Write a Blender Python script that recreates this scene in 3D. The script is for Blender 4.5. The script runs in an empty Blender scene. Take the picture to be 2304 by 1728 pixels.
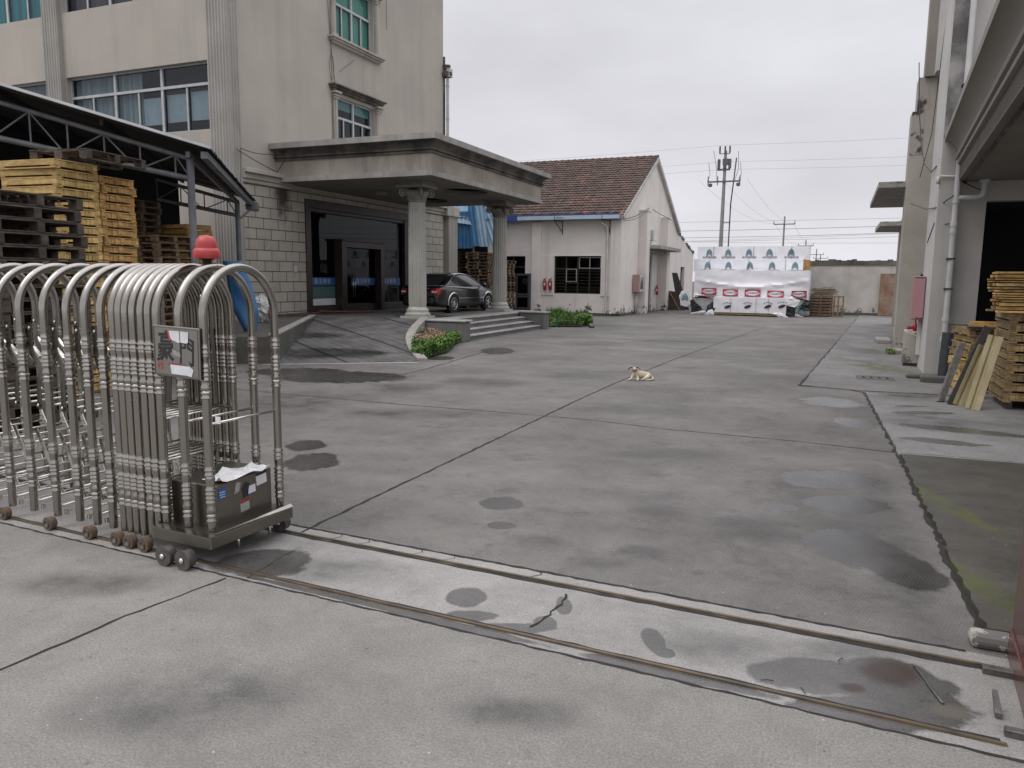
import bpy, bmesh, math, random
from mathutils import Vector, Matrix, noise as mnoise
RN = random.Random(11)
SC = bpy.context.scene
COL = SC.collection
WL = {}
V = Vector
def rad(a): return math.radians(a)

# ------------------------------------------------------------------ objects
def props(o, label=None, cat=None, group=None, kind=None):
    if label: o['label'] = label
    if cat: o['category'] = cat
    if group: o['group'] = group
    if kind: o['kind'] = kind
    return o
def thing(name, label, cat, loc=(0, 0, 0), rz=0.0, group=None):
    o = bpy.data.objects.new(name, None); COL.objects.link(o)
    o.empty_display_size = 0.2
    o.location = loc; o.rotation_euler = (0, 0, rz)
    WL[o.name] = V(loc)
    return props(o, label, cat, group)
def copy_tree(o, parent=None):
    c = o.copy(); COL.objects.link(c); WL[c.name] = WL.get(o.name, V((0, 0, 0)))
    if parent: c.parent = parent
    for ch in list(o.children): copy_tree(ch, c)
    return c

class MB:
    def __init__(self):
        self.v = []; self.f = []; self.m = []; self.xf = Matrix.Identity(4); self.mi = 0; self.col = None
    def add(self, vs, fs, mi=None):
        n = len(self.v); X = self.xf
        self.v += [X @ V(p) for p in vs]
        for f in fs:
            self.f.append([i + n for i in f]); self.m.append(self.mi if mi is None else mi)
    def box(self, x0, y0, z0, x1, y1, z1, mi=None):
        a = [(x0, y0, z0), (x1, y0, z0), (x1, y1, z0), (x0, y1, z0), (x0, y0, z1), (x1, y0, z1), (x1, y1, z1), (x0, y1, z1)]
        self.add(a, [(0, 3, 2, 1), (4, 5, 6, 7), (0, 1, 5, 4), (1, 2, 6, 5), (2, 3, 7, 6), (3, 0, 4, 7)], mi)
    def obox(self, M, sx, sy, sz, mi=None):
        o = self.xf; self.xf = o @ M
        self.box(-sx / 2, -sy / 2, -sz / 2, sx / 2, sy / 2, sz / 2, mi); self.xf = o
    def bar(self, p, q, w, h, up=(0, 0, 1), mi=None):
        p = V(p); q = V(q); d = (q - p); L = d.length; d.normalize(); u = V(up)
        s = d.cross(u)
        if s.length < 1e-4: s = d.cross(V((1, 0, 0)))
        s.normalize(); t = s.cross(d)
        a = []
        for e in (p, q):
            for i, j in ((-1, -1), (1, -1), (1, 1), (-1, 1)): a.append(e + s * (i * w / 2) + t * (j * h / 2))
        self.add(a, [(0, 1, 2, 3), (7, 6, 5, 4), (0, 4, 5, 1), (1, 5, 6, 2), (2, 6, 7, 3), (3, 7, 4, 0)], mi)
    def loft(self, rings, caps=True, closed=True, mi=None):
        n = len(rings[0]); vs = [p for r in rings for p in r]; fs = []
        for k in range(len(rings) - 1):
            for i in range(n if closed else n - 1):
                j = (i + 1) % n
                fs.append((k * n + i, k * n + j, (k + 1) * n + j, (k + 1) * n + i))
        if caps:
            fs.append(tuple(range(n - 1, -1, -1))); fs.append(tuple((len(rings) - 1) * n + i for i in range(n)))
        self.add(vs, fs, mi)
    def tube(self, pts, r, seg=8, mi=None, caps=True, ph=0.0):
        pts = [V(p) for p in pts]; rings = []; prev = None
        for i, p in enumerate(pts):
            if i == 0: d = pts[1] - p
            elif i == len(pts) - 1: d = p - pts[i - 1]
            else: d = (pts[i + 1] - p).normalized() + (p - pts[i - 1]).normalized()
            if d.length < 1e-9: d = V((0, 0, 1))
            d.normalize()
            if prev is None:
                a = V((0, 0, 1)) if abs(d.z) < .9 else V((0, 1, 0))
                s = d.cross(a).normalized()
            else:
                s = (prev - d * prev.dot(d)).normalized()
            prev = s; t = d.cross(s)
            rr = r[i] if isinstance(r, (list, tuple)) else r
            rings.append([p + s * (rr * math.cos(2 * math.pi * k / seg + ph)) + t * (rr * math.sin(2 * math.pi * k / seg + ph)) for k in range(seg)])
        self.loft(rings, caps, True, mi)
    def lathe(self, prof, seg=20, c=(0, 0, 0), mi=None, flute=0, fa=0.0, caps=True):
        rings = []
        for r, z in prof:
            ring = []
            for k in range(seg):
                a = 2 * math.pi * k / seg; q = r
                if flute: q = r * (1 - fa * (0.5 - 0.5 * math.cos(a * flute)) ** 0.7)
                ring.append((c[0] + q * math.cos(a), c[1] + q * math.sin(a), c[2] + z))
            rings.append(ring)
        self.loft(rings, caps, True, mi)
    def prism(self, poly, vec, mi=None):
        v = V(vec); a = [V(p) for p in poly]; self.loft([a, [p + v for p in a]], True, True, mi)
    def poly(self, pts, mi=None): self.add(pts, [tuple(range(len(pts)))], mi)
    def frame(self, o, ux, n):
        ux = V(ux).normalized(); n = V(n).normalized(); o = V(o)
        self.xf = Matrix(((ux.x, n.x, 0, o.x), (ux.y, n.y, 0, o.y), (ux.z, n.z, 1, o.z), (0, 0, 0, 1)))
        return self
    def wall(self, x0, z0, x1, z1, holes, th, mi=None, back=False):
        # sheet in the local x-z plane (y = 0 is the outer face) with rectangular holes and reveals of depth th
        xs = sorted({x0, x1} | {h[0] for h in holes} | {h[2] for h in holes}); zs = sorted({z0, z1} | {h[1] for h in holes} | {h[3] for h in holes})
        xs = [x for x in xs if x0 <= x <= x1]; zs = [z for z in zs if z0 <= z <= z1]
        for i in range(len(xs) - 1):
            for j in range(len(zs) - 1):
                cx = (xs[i] + xs[i + 1]) / 2; cz = (zs[j] + zs[j + 1]) / 2
                if any(h[0] < cx < h[2] and h[1] < cz < h[3] for h in holes): continue
                self.add([(xs[i], 0, zs[j]), (xs[i + 1], 0, zs[j]), (xs[i + 1], 0, zs[j + 1]), (xs[i], 0, zs[j + 1])], [(0, 1, 2, 3)], mi)
        for h in holes:
            a, b, c, d = h
            for p, q in (((a, b), (c, b)), ((c, b), (c, d)), ((c, d), (a, d)), ((a, d), (a, b))):
                self.add([(p[0], 0, p[1]), (q[0], 0, q[1]), (q[0], -th, q[1]), (p[0], -th, p[1])], [(0, 1, 2, 3)], mi)
    def build(self, name, mats, parent=None, smooth=False, bevel=0, local=False, seg=1, recalc=True, merge=0, auto=None):
        me = bpy.data.meshes.new(name)
        sh = V((0, 0, 0))
        if parent is not None and not local: sh = WL[parent.name]
        me.from_pydata([tuple(p - sh) for p in self.v], [], self.f)
        if not isinstance(mats, (list, tuple)): mats = [mats]
        for m in mats: me.materials.append(m)
        if len(mats) > 1: me.polygons.foreach_set('material_index', self.m)
        if recalc or merge:
            bm = bmesh.new(); bm.from_mesh(me)
            if merge: bmesh.ops.remove_doubles(bm, verts=bm.verts, dist=merge)
            bmesh.ops.recalc_face_normals(bm, faces=bm.faces); bm.to_mesh(me); bm.free()
        if smooth: me.polygons.foreach_set('use_smooth', [True] * len(me.polygons))
        o = bpy.data.objects.new(name, me); COL.objects.link(o)
        if parent is not None:
            o.parent = parent; WL[o.name] = WL[parent.name]
        else: WL[o.name] = V((0, 0, 0))
        if smooth and auto:
            try:
                bm = bmesh.new(); bm.from_mesh(me)
                for e in bm.edges:
                    if len(e.link_faces) == 2 and e.calc_face_angle(0) > rad(auto): e.smooth = False
                bm.to_mesh(me); bm.free()
            except Exception: pass
        if bevel:
            b = o.modifiers.new('bevel', 'BEVEL'); b.width = bevel; b.segments = seg; b.limit_method = 'ANGLE'; b.angle_limit = rad(40)
        return o

def T(x, y, z, rz=0, rx=0, ry=0):
    return Matrix.Translation((x, y, z)) @ Matrix.Rotation(rz, 4, 'Z') @ Matrix.Rotation(ry, 4, 'Y') @ Matrix.Rotation(rx, 4, 'X')

def text_mb(mb, s, size, o, ux, n, depth=0.002, mi=None, align='CENTER', shear=0.0, fat=0.0, sx=1.0, warp=None):
    cu = bpy.data.curves.new('lettering_curve', 'FONT'); cu.body = s; cu.size = size; cu.align_x = align; cu.align_y = 'CENTER'
    cu.extrude = depth; cu.shear = shear; cu.offset = fat; cu.resolution_u = 3
    ob = bpy.data.objects.new('lettering_curve', cu); COL.objects.link(ob)
    dg = bpy.context.evaluated_depsgraph_get(); me = bpy.data.meshes.new_from_object(ob.evaluated_get(dg))
    ux = V(ux).normalized(); n = V(n).normalized(); up = n.cross(ux); o = V(o)
    vs = []
    for v in me.vertices:
        x, y, z = v.co.x * sx, v.co.y, v.co.z
        if warp: x, y, z = warp(x, y, z)
        vs.append(o + ux * x + up * y + n * z)
    fs = [tuple(p.vertices) for p in me.polygons]
    mb.add(vs, fs, mi)
    COL.objects.unlink(ob); bpy.data.objects.remove(ob); bpy.data.curves.remove(cu); bpy.data.meshes.remove(me)

# ------------------------------------------------------------------ materials
class NT:
    def __init__(self, name):
        self.mat = bpy.data.materials.new(name); self.mat.use_nodes = True
        self.t = self.mat.node_tree; self.n = self.t.nodes; self.l = self.t.links
        self.b = self.n['Principled BSDF']; self.pos = self.n.new('ShaderNodeNewGeometry').outputs['Position']
    def lk(self, a, b): self.l.new(a, b)
    def inp(self, node, key, val):
        s = node.inputs[key]
        if hasattr(val, 'links') or isinstance(val, bpy.types.NodeSocket): self.lk(val, s)
        elif isinstance(val, (tuple, list)) and len(val) == 3 and s.type == 'RGBA': s.default_value = (*val, 1)
        else: s.default_value = val
    def noise(self, scale, detail=4, rough=.55, vec=None, dist=0.0, out='Fac'):
        n = self.n.new('ShaderNodeTexNoise'); self.inp(n, 'Vector', vec if vec is not None else self.pos)
        n.inputs['Scale'].default_value = scale; n.inputs['Detail'].default_value = detail; n.inputs['Roughness'].default_value = rough; n.inputs['Distortion'].default_value = dist
        return n.outputs[out]
    def mapping(self, loc=(0, 0, 0), rot=(0, 0, 0), scale=(1, 1, 1), vec=None, typ='POINT'):
        n = self.n.new('ShaderNodeMapping'); n.vector_type = typ; self.inp(n, 'Vector', vec if vec is not None else self.pos)
        n.inputs['Location'].default_value = loc; n.inputs['Rotation'].default_value = rot; n.inputs['Scale'].default_value = scale
        return n.outputs[0]
    def mr(self, v, a, b, c=0.0, d=1.0, smooth=False):
        n = self.n.new('ShaderNodeMapRange'); self.inp(n, 0, v); n.interpolation_type = 'SMOOTHSTEP' if smooth else 'LINEAR'
        for i, q in enumerate((a, b, c, d)): n.inputs[i + 1].default_value = q
        return n.outputs[0]
    def mix(self, f, a, b, mode='MIX'):
        n = self.n.new('ShaderNodeMix'); n.data_type = 'RGBA'; n.blend_type = mode; n.clamp_factor = True
        self.inp(n, 0, f); self.inp(n, 6, a); self.inp(n, 7, b); return n.outputs[2]
    def math(self, op, a, b=0.0, c=None):
        n = self.n.new('ShaderNodeMath'); n.operation = op; self.inp(n, 0, a); self.inp(n, 1, b)
        if c is not None: self.inp(n, 2, c)
        return n.outputs[0]
    def vmath(self, op, a, b=None):
        n = self.n.new('ShaderNodeVectorMath'); n.operation = op; self.inp(n, 0, a)
        if b is not None: self.inp(n, 1, b)
        return n.outputs['Value'] if op in ('LENGTH', 'DOT_PRODUCT') else n.outputs[0]
    def sep(self, v=None):
        n = self.n.new('ShaderNodeSeparateXYZ'); self.inp(n, 0, v if v is not None else self.pos); return n.outputs
    def comb(self, x=0.0, y=0.0, z=0.0):
        n = self.n.new('ShaderNodeCombineXYZ'); self.inp(n, 0, x); self.inp(n, 1, y); self.inp(n, 2, z); return n.outputs[0]
    def objrand(self): return self.n.new('ShaderNodeObjectInfo').outputs['Random']
    def tco(self, k='Object'): return self.n.new('ShaderNodeTexCoord').outputs[k]
    def bump(self, h, strength=.3, dist=.01, prev=None):
        n = self.n.new('ShaderNodeBump'); n.inputs['Strength'].default_value = strength; n.inputs['Distance'].default_value = dist
        self.inp(n, 'Height', h)
        if prev is not None: self.lk(prev, n.inputs['Normal'])
        return n.outputs[0]
    def out(self, col=None, rough=None, metal=None, normal=None, spec=None, **kw):
        b = self.b
        if col is not None: self.inp(b, 'Base Color', col)
        if rough is not None: self.inp(b, 'Roughness', rough)
        if metal is not None: self.inp(b, 'Metallic', metal)
        if normal is not None: self.lk(normal, b.inputs['Normal'])
        if spec is not None: self.inp(b, 'Specular IOR Level', spec)
        for k, v in kw.items(): self.inp(b, k, v)
        return self.mat
    def ell(self, ells, lo=.8, hi=1.1, dist=.35, dscale=3.0, smooth=.3):
        # soft union of ellipses lying on the ground (cx, cy, rx, ry[, rot]); edges broken by noise
        wob = self.vmath('SUBTRACT', self.noise(dscale, 4, .6, out='Color'), (.5, .5, .5))
        acc = None
        for e in ells:
            cx, cy, rx, ry = e[:4]; rot = e[4] if len(e) > 4 else rad(22.9)
            m = self.mapping(loc=(cx, cy, 0), rot=(0, 0, rot), scale=(rx, ry, 1000), typ='TEXTURE')
            m2 = self.vmath('ADD', m, self.vmath('SCALE_', wob) if False else self.vmath('MULTIPLY', wob, (dist * 2, dist * 2, 0)))
            L = self.vmath('LENGTH', m2)
            acc = L if acc is None else self.math('SMOOTH_MIN', acc, L, smooth)
        return self.mr(acc, lo, hi, 1.0, 0.0, True)

def pm(name, c1, c2=None, rough=.8, metal=0.0, scale=2.0, detail=5, bump=0.0, bscale=40.0, spec=.5, fine=0.0, streak=0.0, stc=None, stscale=(6, 6, .35), obj=False, rnd=0.0, coat=0.0, lo=.35, hi=.65, rvar=0.0):
    t = NT(name); vec = t.tco() if obj else None
    c2 = c2 or tuple(x * .75 for x in c1)
    nf = t.noise(scale, detail, .6, vec); col = t.mix(t.mr(nf, lo, hi), c1, c2)
    if streak:
        sv = t.mapping(scale=stscale, vec=vec); s = t.mr(t.noise(1.0, 4, .6, sv), .52, .75, 0, streak)
        col = t.mix(s, col, stc or tuple(x * .35 for x in c1))
    if fine:
        g = t.mr(t.noise(90, 3, .7, vec), .3, .7, 1 - fine, 1 + fine); col = t.mix(1.0, col, t.comb(g, g, g), 'MULTIPLY')
    if rnd:
        r = t.mr(t.objrand(), 0, 1, 1 - rnd, 1 + rnd); col = t.mix(1.0, col, t.comb(r, r, r), 'MULTIPLY')
    nrm = t.bump(t.noise(bscale, 4, .6, vec), bump, .01) if bump else None
    rg = rough
    if rvar: rg = t.mr(nf, .3, .7, max(rough - rvar, .02), min(rough + rvar, 1))
    return t.out(col, rg, metal, nrm, spec, **({'Coat Weight': coat, 'Coat Roughness': .08} if coat else {}))

def glass_mat(name, tint=(.75, .8, .8), refl=.12, rough=.02):
    t = NT(name); t.n.remove(t.b)
    tr = t.n.new('ShaderNodeBsdfTransparent'); tr.inputs[0].default_value = (*tint, 1)
    gl = t.n.new('ShaderNodeBsdfGlossy'); gl.inputs['Roughness'].default_value = rough; gl.inputs['Color'].default_value = (.9, .93, .95, 1)
    lw = t.n.new('ShaderNodeLayerWeight'); lw.inputs[0].default_value = .5
    f = t.math('ADD', t.math('MULTIPLY', t.math('POWER', lw.outputs['Facing'], 5.0), .9), refl)
    mx = t.n.new('ShaderNodeMixShader'); t.inp(mx, 0, f); t.lk(tr.outputs[0], mx.inputs[1]); t.lk(gl.outputs[0], mx.inputs[2])
    t.lk(mx.outputs[0], t.n['Material Output'].inputs[0]); return t.mat

M = {}
M['cream'] = pm('cream_render', (.47, .43, .375), (.41, .375, .33), .9, scale=.5, bump=.15, bscale=60, fine=.06, streak=.3, stc=(.27, .25, .225), stscale=(2.2, 2.2, .12))
M['cream2'] = pm('cream_render_trim', (.46, .43, .38), (.36, .335, .30), .85, scale=1.3, bump=.2, bscale=30, fine=.06, streak=.6, stc=(.16, .15, .135), stscale=(5, 5, .25))
M['pilaster'] = pm('grey_fluted_stucco', (.40, .38, .345), (.33, .315, .29), .85, scale=1.2, fine=.06, streak=.45, stc=(.2, .185, .165), stscale=(9, 9, .15))
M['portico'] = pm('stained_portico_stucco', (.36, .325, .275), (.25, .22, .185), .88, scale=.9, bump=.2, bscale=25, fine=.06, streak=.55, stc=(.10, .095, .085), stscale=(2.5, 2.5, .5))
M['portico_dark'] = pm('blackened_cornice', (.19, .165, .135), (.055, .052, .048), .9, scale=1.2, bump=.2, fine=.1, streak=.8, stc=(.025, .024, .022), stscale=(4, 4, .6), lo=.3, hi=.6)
M['slab'] = pm('weathered_slab_edge', (.36, .35, .325), (.26, .25, .235), .9, scale=2, bump=.2, fine=.08, streak=.5, stc=(.12, .11, .1), stscale=(7, 7, .5))
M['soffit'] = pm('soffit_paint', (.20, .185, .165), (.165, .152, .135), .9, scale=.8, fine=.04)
M['recess_shade'] = pm('shaded_recess_back', (.05, .048, .044), (.038, .036, .034), .9, scale=1)  # shade of the deep ceiling recesses put into the colour
M['column'] = pm('silver_column_paint', (.44, .43, .39), (.36, .35, .315), .45, scale=1.5, fine=.05, streak=.5, stc=(.24, .225, .19), stscale=(14, 14, .2), spec=.6, rvar=.1)
M['capital'] = pm('grey_capital_paint', (.27, .255, .225), (.18, .17, .15), .6, scale=5, bump=.2, fine=.05)
def stone_mat():
    t = NT('stone_cladding'); x, y, z = t.sep()
    uv = t.comb(t.math('ADD', y, x), t.math('ADD', z, .26), 0.0)
    br = t.n.new('ShaderNodeTexBrick'); t.lk(uv, br.inputs['Vector'])
    br.inputs['Color1'].default_value = (.44, .405, .35, 1); br.inputs['Color2'].default_value = (.37, .34, .295, 1); br.inputs['Mortar'].default_value = (.045, .042, .04, 1)
    br.inputs['Scale'].default_value = 1; br.inputs['Mortar Size'].default_value = .013; br.inputs['Mortar Smooth'].default_value = .1; br.inputs['Bias'].default_value = 0
    br.inputs['Brick Width'].default_value = .672; br.inputs['Row Height'].default_value = .3235; br.offset = .5
    nz = t.noise(1.7, 5, .65); col = t.mix(t.mr(nz, .52, .72, 0, .55), br.outputs['Color'], (.22, .2, .175))
    # leak stain under the left end of the canopy: a real dirt mark
    st = t.n.new('ShaderNodeVectorMath'); st.operation = 'LENGTH'
    m = t.mapping(loc=(-16.5, 20.05, 4.5), scale=(3, .42, 1.0), typ='TEXTURE'); t.lk(t.vmath('ADD', m, t.vmath('MULTIPLY', t.vmath('SUBTRACT', t.noise(4, 4, .6, out='Color'), (.5, .5, .5)), (0, 1.2, 1.2))), st.inputs[0])
    col = t.mix(t.mr(st.outputs['Value'], .25, 1.25, .93, 0, True), col, (.03, .028, .026))
    g = t.mr(t.noise(70, 3), .3, .7, .92, 1.08); col = t.mix(1.0, col, t.comb(g, g, g), 'MULTIPLY')
    h = t.math('SUBTRACT', 1.0, br.outputs['Fac']); return t.out(col, .85, 0.0, t.bump(h, .6, .012))
M['stone'] = stone_mat()
M['alu'] = pm('window_aluminium', (.52, .53, .54), (.42, .43, .44), .45, .2, scale=4, fine=.03)
M['alu_dark'] = pm('dark_window_gasket', (.08, .085, .09), None, .5, 0, scale=4)
M['glass'] = glass_mat('window_glass', (.55, .62, .66), .045)
M['glass_green'] = glass_mat('green_window_glass', (.42, .66, .60), .06)
M['glass_dark'] = glass_mat('dark_lobby_glass', (.16, .19, .185), .02)
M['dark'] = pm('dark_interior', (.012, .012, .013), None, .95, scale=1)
M['room'] = pm('dim_room', (.10, .105, .11), (.07, .075, .08), .95, scale=1)
M['curtain'] = pm('pale_curtain', (.50, .53, .53), (.24, .26, .265), .9, scale=1, stscale=(1, 1, 1), streak=.0)
def curtain_mat(n, a, b, sx=11):
    t = NT(n); v = t.mapping(scale=(sx, sx, .12)); return t.out(t.mix(t.mr(t.noise(1, 3, .5, v), .35, .65), a, b), .9)
M['curtain'] = curtain_mat('pale_curtain', (.46, .50, .50), (.20, .225, .23))
M['curtain_teal'] = curtain_mat('turquoise_curtain', (.10, .42, .42), (.05, .24, .26), 9)
M['curtain_maroon'] = curtain_mat('maroon_curtain', (.085, .05, .06), (.14, .10, .115), 7)
M['curtain_green'] = curtain_mat('green_blind', (.34, .60, .55), (.22, .47, .43), 3)
M['board'] = pm('white_board', (.62, .65, .66), (.52, .55, .56), .6, scale=3)
M['brown_frame'] = pm('dark_brown_door_frame', (.035, .022, .018), (.022, .015, .013), .4, scale=3, fine=.05)
M['steel'] = None
def steel_mat(name, base, r, dirt=.25):
    t = NT(name); v = t.mapping(scale=(60, 60, 2.5)); st = t.noise(1, 3, .6, v); big = t.noise(5, 5, .65)
    col = t.mix(t.mr(big, .35, .75, 0, dirt), base, tuple(x * .45 for x in base)); col = t.mix(t.mr(st, .4, .7, 0, .16), col, tuple(x * .7 for x in base))
    rg = t.mr(big, .3, .7, r - .06, r + .12)
    return t.out(col, rg, 1.0, t.bump(st, .015, .002))
M['steel'] = steel_mat('brushed_stainless_steel', (.40, .375, .34), .17, .3)
M['steel_dull'] = steel_mat('dull_dirty_steel', (.25, .232, .205), .33, .4)
M['steel_bright'] = steel_mat('polished_flat_bar', (.75, .73, .68), .18, .12)
M['rust_wheel'] = pm('rusty_wheel_steel', (.20, .12, .07), (.10, .085, .07), .7, .3, scale=25, bump=.2)
M['iron'] = pm('grey_cast_iron', (.17, .16, .15), (.09, .085, .08), .5, .6, scale=18, bump=.2)
M['black'] = pm('black_rubber', (.012, .012, .012), None, .7, scale=5)
M['paper'] = pm('torn_white_paper', (.72, .73, .75), (.6, .6, .62), .7, scale=12)
M['ink'] = pm('black_ink', (.02, .02, .02), None, .5)
M['red_ink'] = pm('red_ink', (.52, .07, .06), None, .5)
M['blue_ink'] = pm('blue_sticker', (.035, .13, .34), (.02, .07, .2), .5, scale=30)
M['white_ink'] = pm('white_lettering', (.55, .6, .75), None, .6)
M['beacon'] = None
t = NT('red_beacon_plastic'); M['beacon'] = t.out(t.mix(t.mr(t.noise(20, 3), .35, .7), (.45, .045, .045), (.36, .04, .04)), .38, 0, None, .5, **{'Subsurface Weight': .15})
# ------------------------------------------------------------------ ground
AR = rad(2.37)
UG = V((math.cos(AR), -math.sin(AR), 0)); NG = V((math.sin(AR), math.cos(AR), 0))
def UN(u, n, z=0.0): return UG * u + NG * n + V((0, 0, z))
WET_Y = [(0.04,7.82,0.54,0.40),(0.19,7.0,0.41,0.3),(0.22,5.84,0.36,0.46),(0.53,5.51,0.25,0.40),(-2.52,5.76,0.21,0.2,rad(60)),(-2.28,5.22,0.12,0.1),(-1.22,6.56,0.10,0.07),(-0.32,6.66,0.15,0.12),
 (-8.53,11.95,1.40,.9),(-9.75,12.19,1.12,0.7),(-5.41,6.88,0.25,0.3),(-4.86,6.25,0.32,0.41),(-8.06,18.14,0.50,1.0),(-8.52,15.82,0.4,0.5),(0.31,11.15,0.25,0.44),(0.02,12.99,0.5,0.6)]
SOFT_Y = [(-1.20,6.10,0.26,0.2),(-1.13,5.09,0.22,0.16),(-1.93,5.00,0.22,0.14),(-1.36,4.80,0.26,0.14),(-0.37,6.03,0.6,0.34),(.1,6.5,.55,1.1),(-6.43,21.30,1.12,0.76),(-8.75,29.53,1.37,2.86),(-3.92,24.16,1.87,1.34),(-2.54,19.88,1.51,1.19),
 (-4.56,14.11,0.87,0.51),(-1.39,15.76,0.91,0.55),(-5.77,12.59,0.81,0.60),(-6.81,11.27,0.64,0.67),(.5,6.2,.22,2.6,rad(2)),(.38,12.4,.4,1.6),(-5.3,9.2,1.2,.5),(-2.6,10.8,1.3,.4),(-7.6,9,1.2,1.2),(-1.6,8.2,.7,.25)]
WET_S = [(-1.93,3.91,0.13,0.15),(-1.80,3.69,0.18,0.08),(-1.52,3.65,0.24,0.07),(-1.38,3.78,0.07,0.10),(-1.36,4.04,0.05,0.14),(-0.78,3.83,0.07,0.15),(-0.70,3.72,0.06,0.06),(-0.00,3.80,0.32,0.20),(0.37,3.86,0.30,0.30),(-0.65,3.52,0.5,0.06,rad(-2)),(-3.41,3.86,0.36,0.28),(0.27,3.55,0.5,0.16),(-2.6,3.60,.9,.035,rad(-2)),(-1.9,3.56,.7,.04,rad(-2))]
def concrete(name, c_lo, c_hi, wet=None, soft=None, wetc=.38, tread=None, stain=None, fine=.24, green=None, big=.55, rough=.85, patch=.5):
    t = NT(name)
    n1 = t.noise(big, 6, .62); n2 = t.noise(2.6, 6, .68); n3 = t.noise(14, 5, .7); n4 = t.noise(85, 4, .85)
    f = t.math('ADD', t.math('MULTIPLY', n1, .5), t.math('ADD', t.math('MULTIPLY', n2, .33), t.math('MULTIPLY', n3, .17)))
    col = t.mix(t.mr(f, .40, .60), c_lo, c_hi)
    # worn pale scuffs and dark oil freckles
    sc = t.noise(1.1, 7, .72, t.mapping(rot=(0, 0, .5), scale=(1, 2.4, 1)), .6)
    col = t.mix(t.mr(sc, .60, .74, 0, .45), col, tuple(min(1, x * 1.35) for x in c_hi))
    col = t.mix(t.mr(t.noise(1.7, 8, .78, t.mapping(loc=(9, 4, 0))), .53, .66, 0, patch), col, tuple(x * .55 for x in c_lo))
    col = t.mix(t.mr(t.noise(7, 6, .75, t.mapping(loc=(3, 1, 0))), .60, .70, 0, .6), col, tuple(x * .5 for x in c_lo))
    g = t.mr(n4, .32, .68, 1 - fine * 1.7, 1 + fine * 1.7); col = t.mix(1.0, col, t.comb(g, g, g), 'MULTIPLY')
    # sparse grit: pale chips and black specks
    vo = t.n.new('ShaderNodeTexVoronoi'); t.lk(t.pos, vo.inputs['Vector']); vo.inputs['Scale'].default_value = 16
    keep = t.mr(t.noise(5, 2), .55, .6, 0, 1); chip = t.math('MULTIPLY', t.mr(vo.outputs['Distance'], .06, .11, 1, 0), keep)
    cs = t.sep(vo.outputs['Color'])[0]
    col = t.mix(t.math('MULTIPLY', chip, .7), col, t.mix(t.mr(cs, .49, .51), (.03, .03, .03), (.5, .48, .45)))
    rg = t.mr(n2, .3, .7, rough - .12, rough + .08)
    h = t.math('ADD', t.math('MULTIPLY', n4, .35), t.math('MULTIPLY', n3, .65)); nrm_h = h
    if tread:
        x, y, z = t.sep(); tm = t.ell(tread, .6, 1.25, .5, 2.0)
        w = t.math('MULTIPLY', t.math('SINE', t.math('MULTIPLY', t.math('ADD', x, t.math('MULTIPLY', y, .35)), 300.0)), t.math('SINE', t.math('MULTIPLY', y, 190.0)))
        brk = t.mr(t.noise(3.2, 4, .6), .42, .6)
        tr = t.math('MULTIPLY', t.math('MULTIPLY', t.mr(w, .25, .7), tm), brk)
        col = t.mix(t.math('MULTIPLY', tr, .55), col, tuple(x * .45 for x in c_lo)); nrm_h = t.math('SUBTRACT', nrm_h, t.math('MULTIPLY', tr, .9))
    if green:
        gm = t.math('MULTIPLY', t.ell(green, .5, 1.2, .6, 2.5), t.mr(t.noise(4, 5), .3, .6)); col = t.mix(t.math('MULTIPLY', gm, .85), col, (.075, .082, .022))
    if stain:
        for c, e in stain: col = t.mix(t.math('MULTIPLY', t.ell(e, .5, 1.2, .5, 3), .8), col, c)
    bstr = .35
    if soft:
        sm = t.math('MULTIPLY', t.ell(soft, .35, 1.35, .55, 1.6), t.mr(t.noise(2.2, 6, .7), .28, .62)); k = t.mr(sm, 0, 1, 1, .42); col = t.mix(1.0, col, t.comb(k, k, k), 'MULTIPLY')
        rg = t.math('MULTIPLY', rg, t.mr(sm, 0, 1, 1, .6))
    if wet:
        wm = t.ell(wet, .82, 1.0, .38, 5.0, .25); k = t.mr(wm, 0, 1, 1, wetc); col = t.mix(1.0, col, t.comb(k, k, k), 'MULTIPLY')
        rg = t.math('MULTIPLY', rg, t.mr(wm, 0, 1, 1, .33)); nrm_h = t.math('MULTIPLY', nrm_h, t.mr(wm, 0, 1, 1, .45))
    # general damp sheen in broken patches
    dm = t.mr(t.noise(.9, 6, .7, t.mapping(loc=(5, 2, 0))), .5, .72, 0, 1); rg = t.math('MULTIPLY', rg, t.mr(dm, 0, 1, 1, .72))
    return t.out(col, rg, 0.0, t.bump(nrm_h, bstr, .006), .45)
M['yard'] = concrete('damp_yard_concrete', (.098, .092, .085), (.172, .163, .150), WET_Y, SOFT_Y, .42, [(-.35, 5.6, .9, 1.1), (.2, 5.2, .6, .8), (-1.9, 5.6, .35, .3), (.1, 7.3, .5, .8)])
M['road'] = concrete('road_concrete', (.165, .158, .145), (.235, .227, .208), None, [(-2.6, 2.4, .5, .3), (-1.2, 2.9, .3, .15), (0.5, 3.0, .6, .16), (-4.2, 3.1, .5, .2), (-.9, 2.2, .3, .3)], .5, fine=.26, patch=.22)
M['strip'] = concrete('gate_strip_concrete', (.20, .193, .18), (.315, .305, .288), WET_S, [(-.45, 3.9, .35, .2), (-2.9, 3.95, .5, .2), (.1, 4.1, .6, .12)], .36, stain=[((.10, .055, .035), [(.36, 3.98, .16, .14), (.18, 3.74, .07, .05)]), ((.36, .315, .26), [(.595, 3.70, .10, .07)])], patch=.2)
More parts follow.
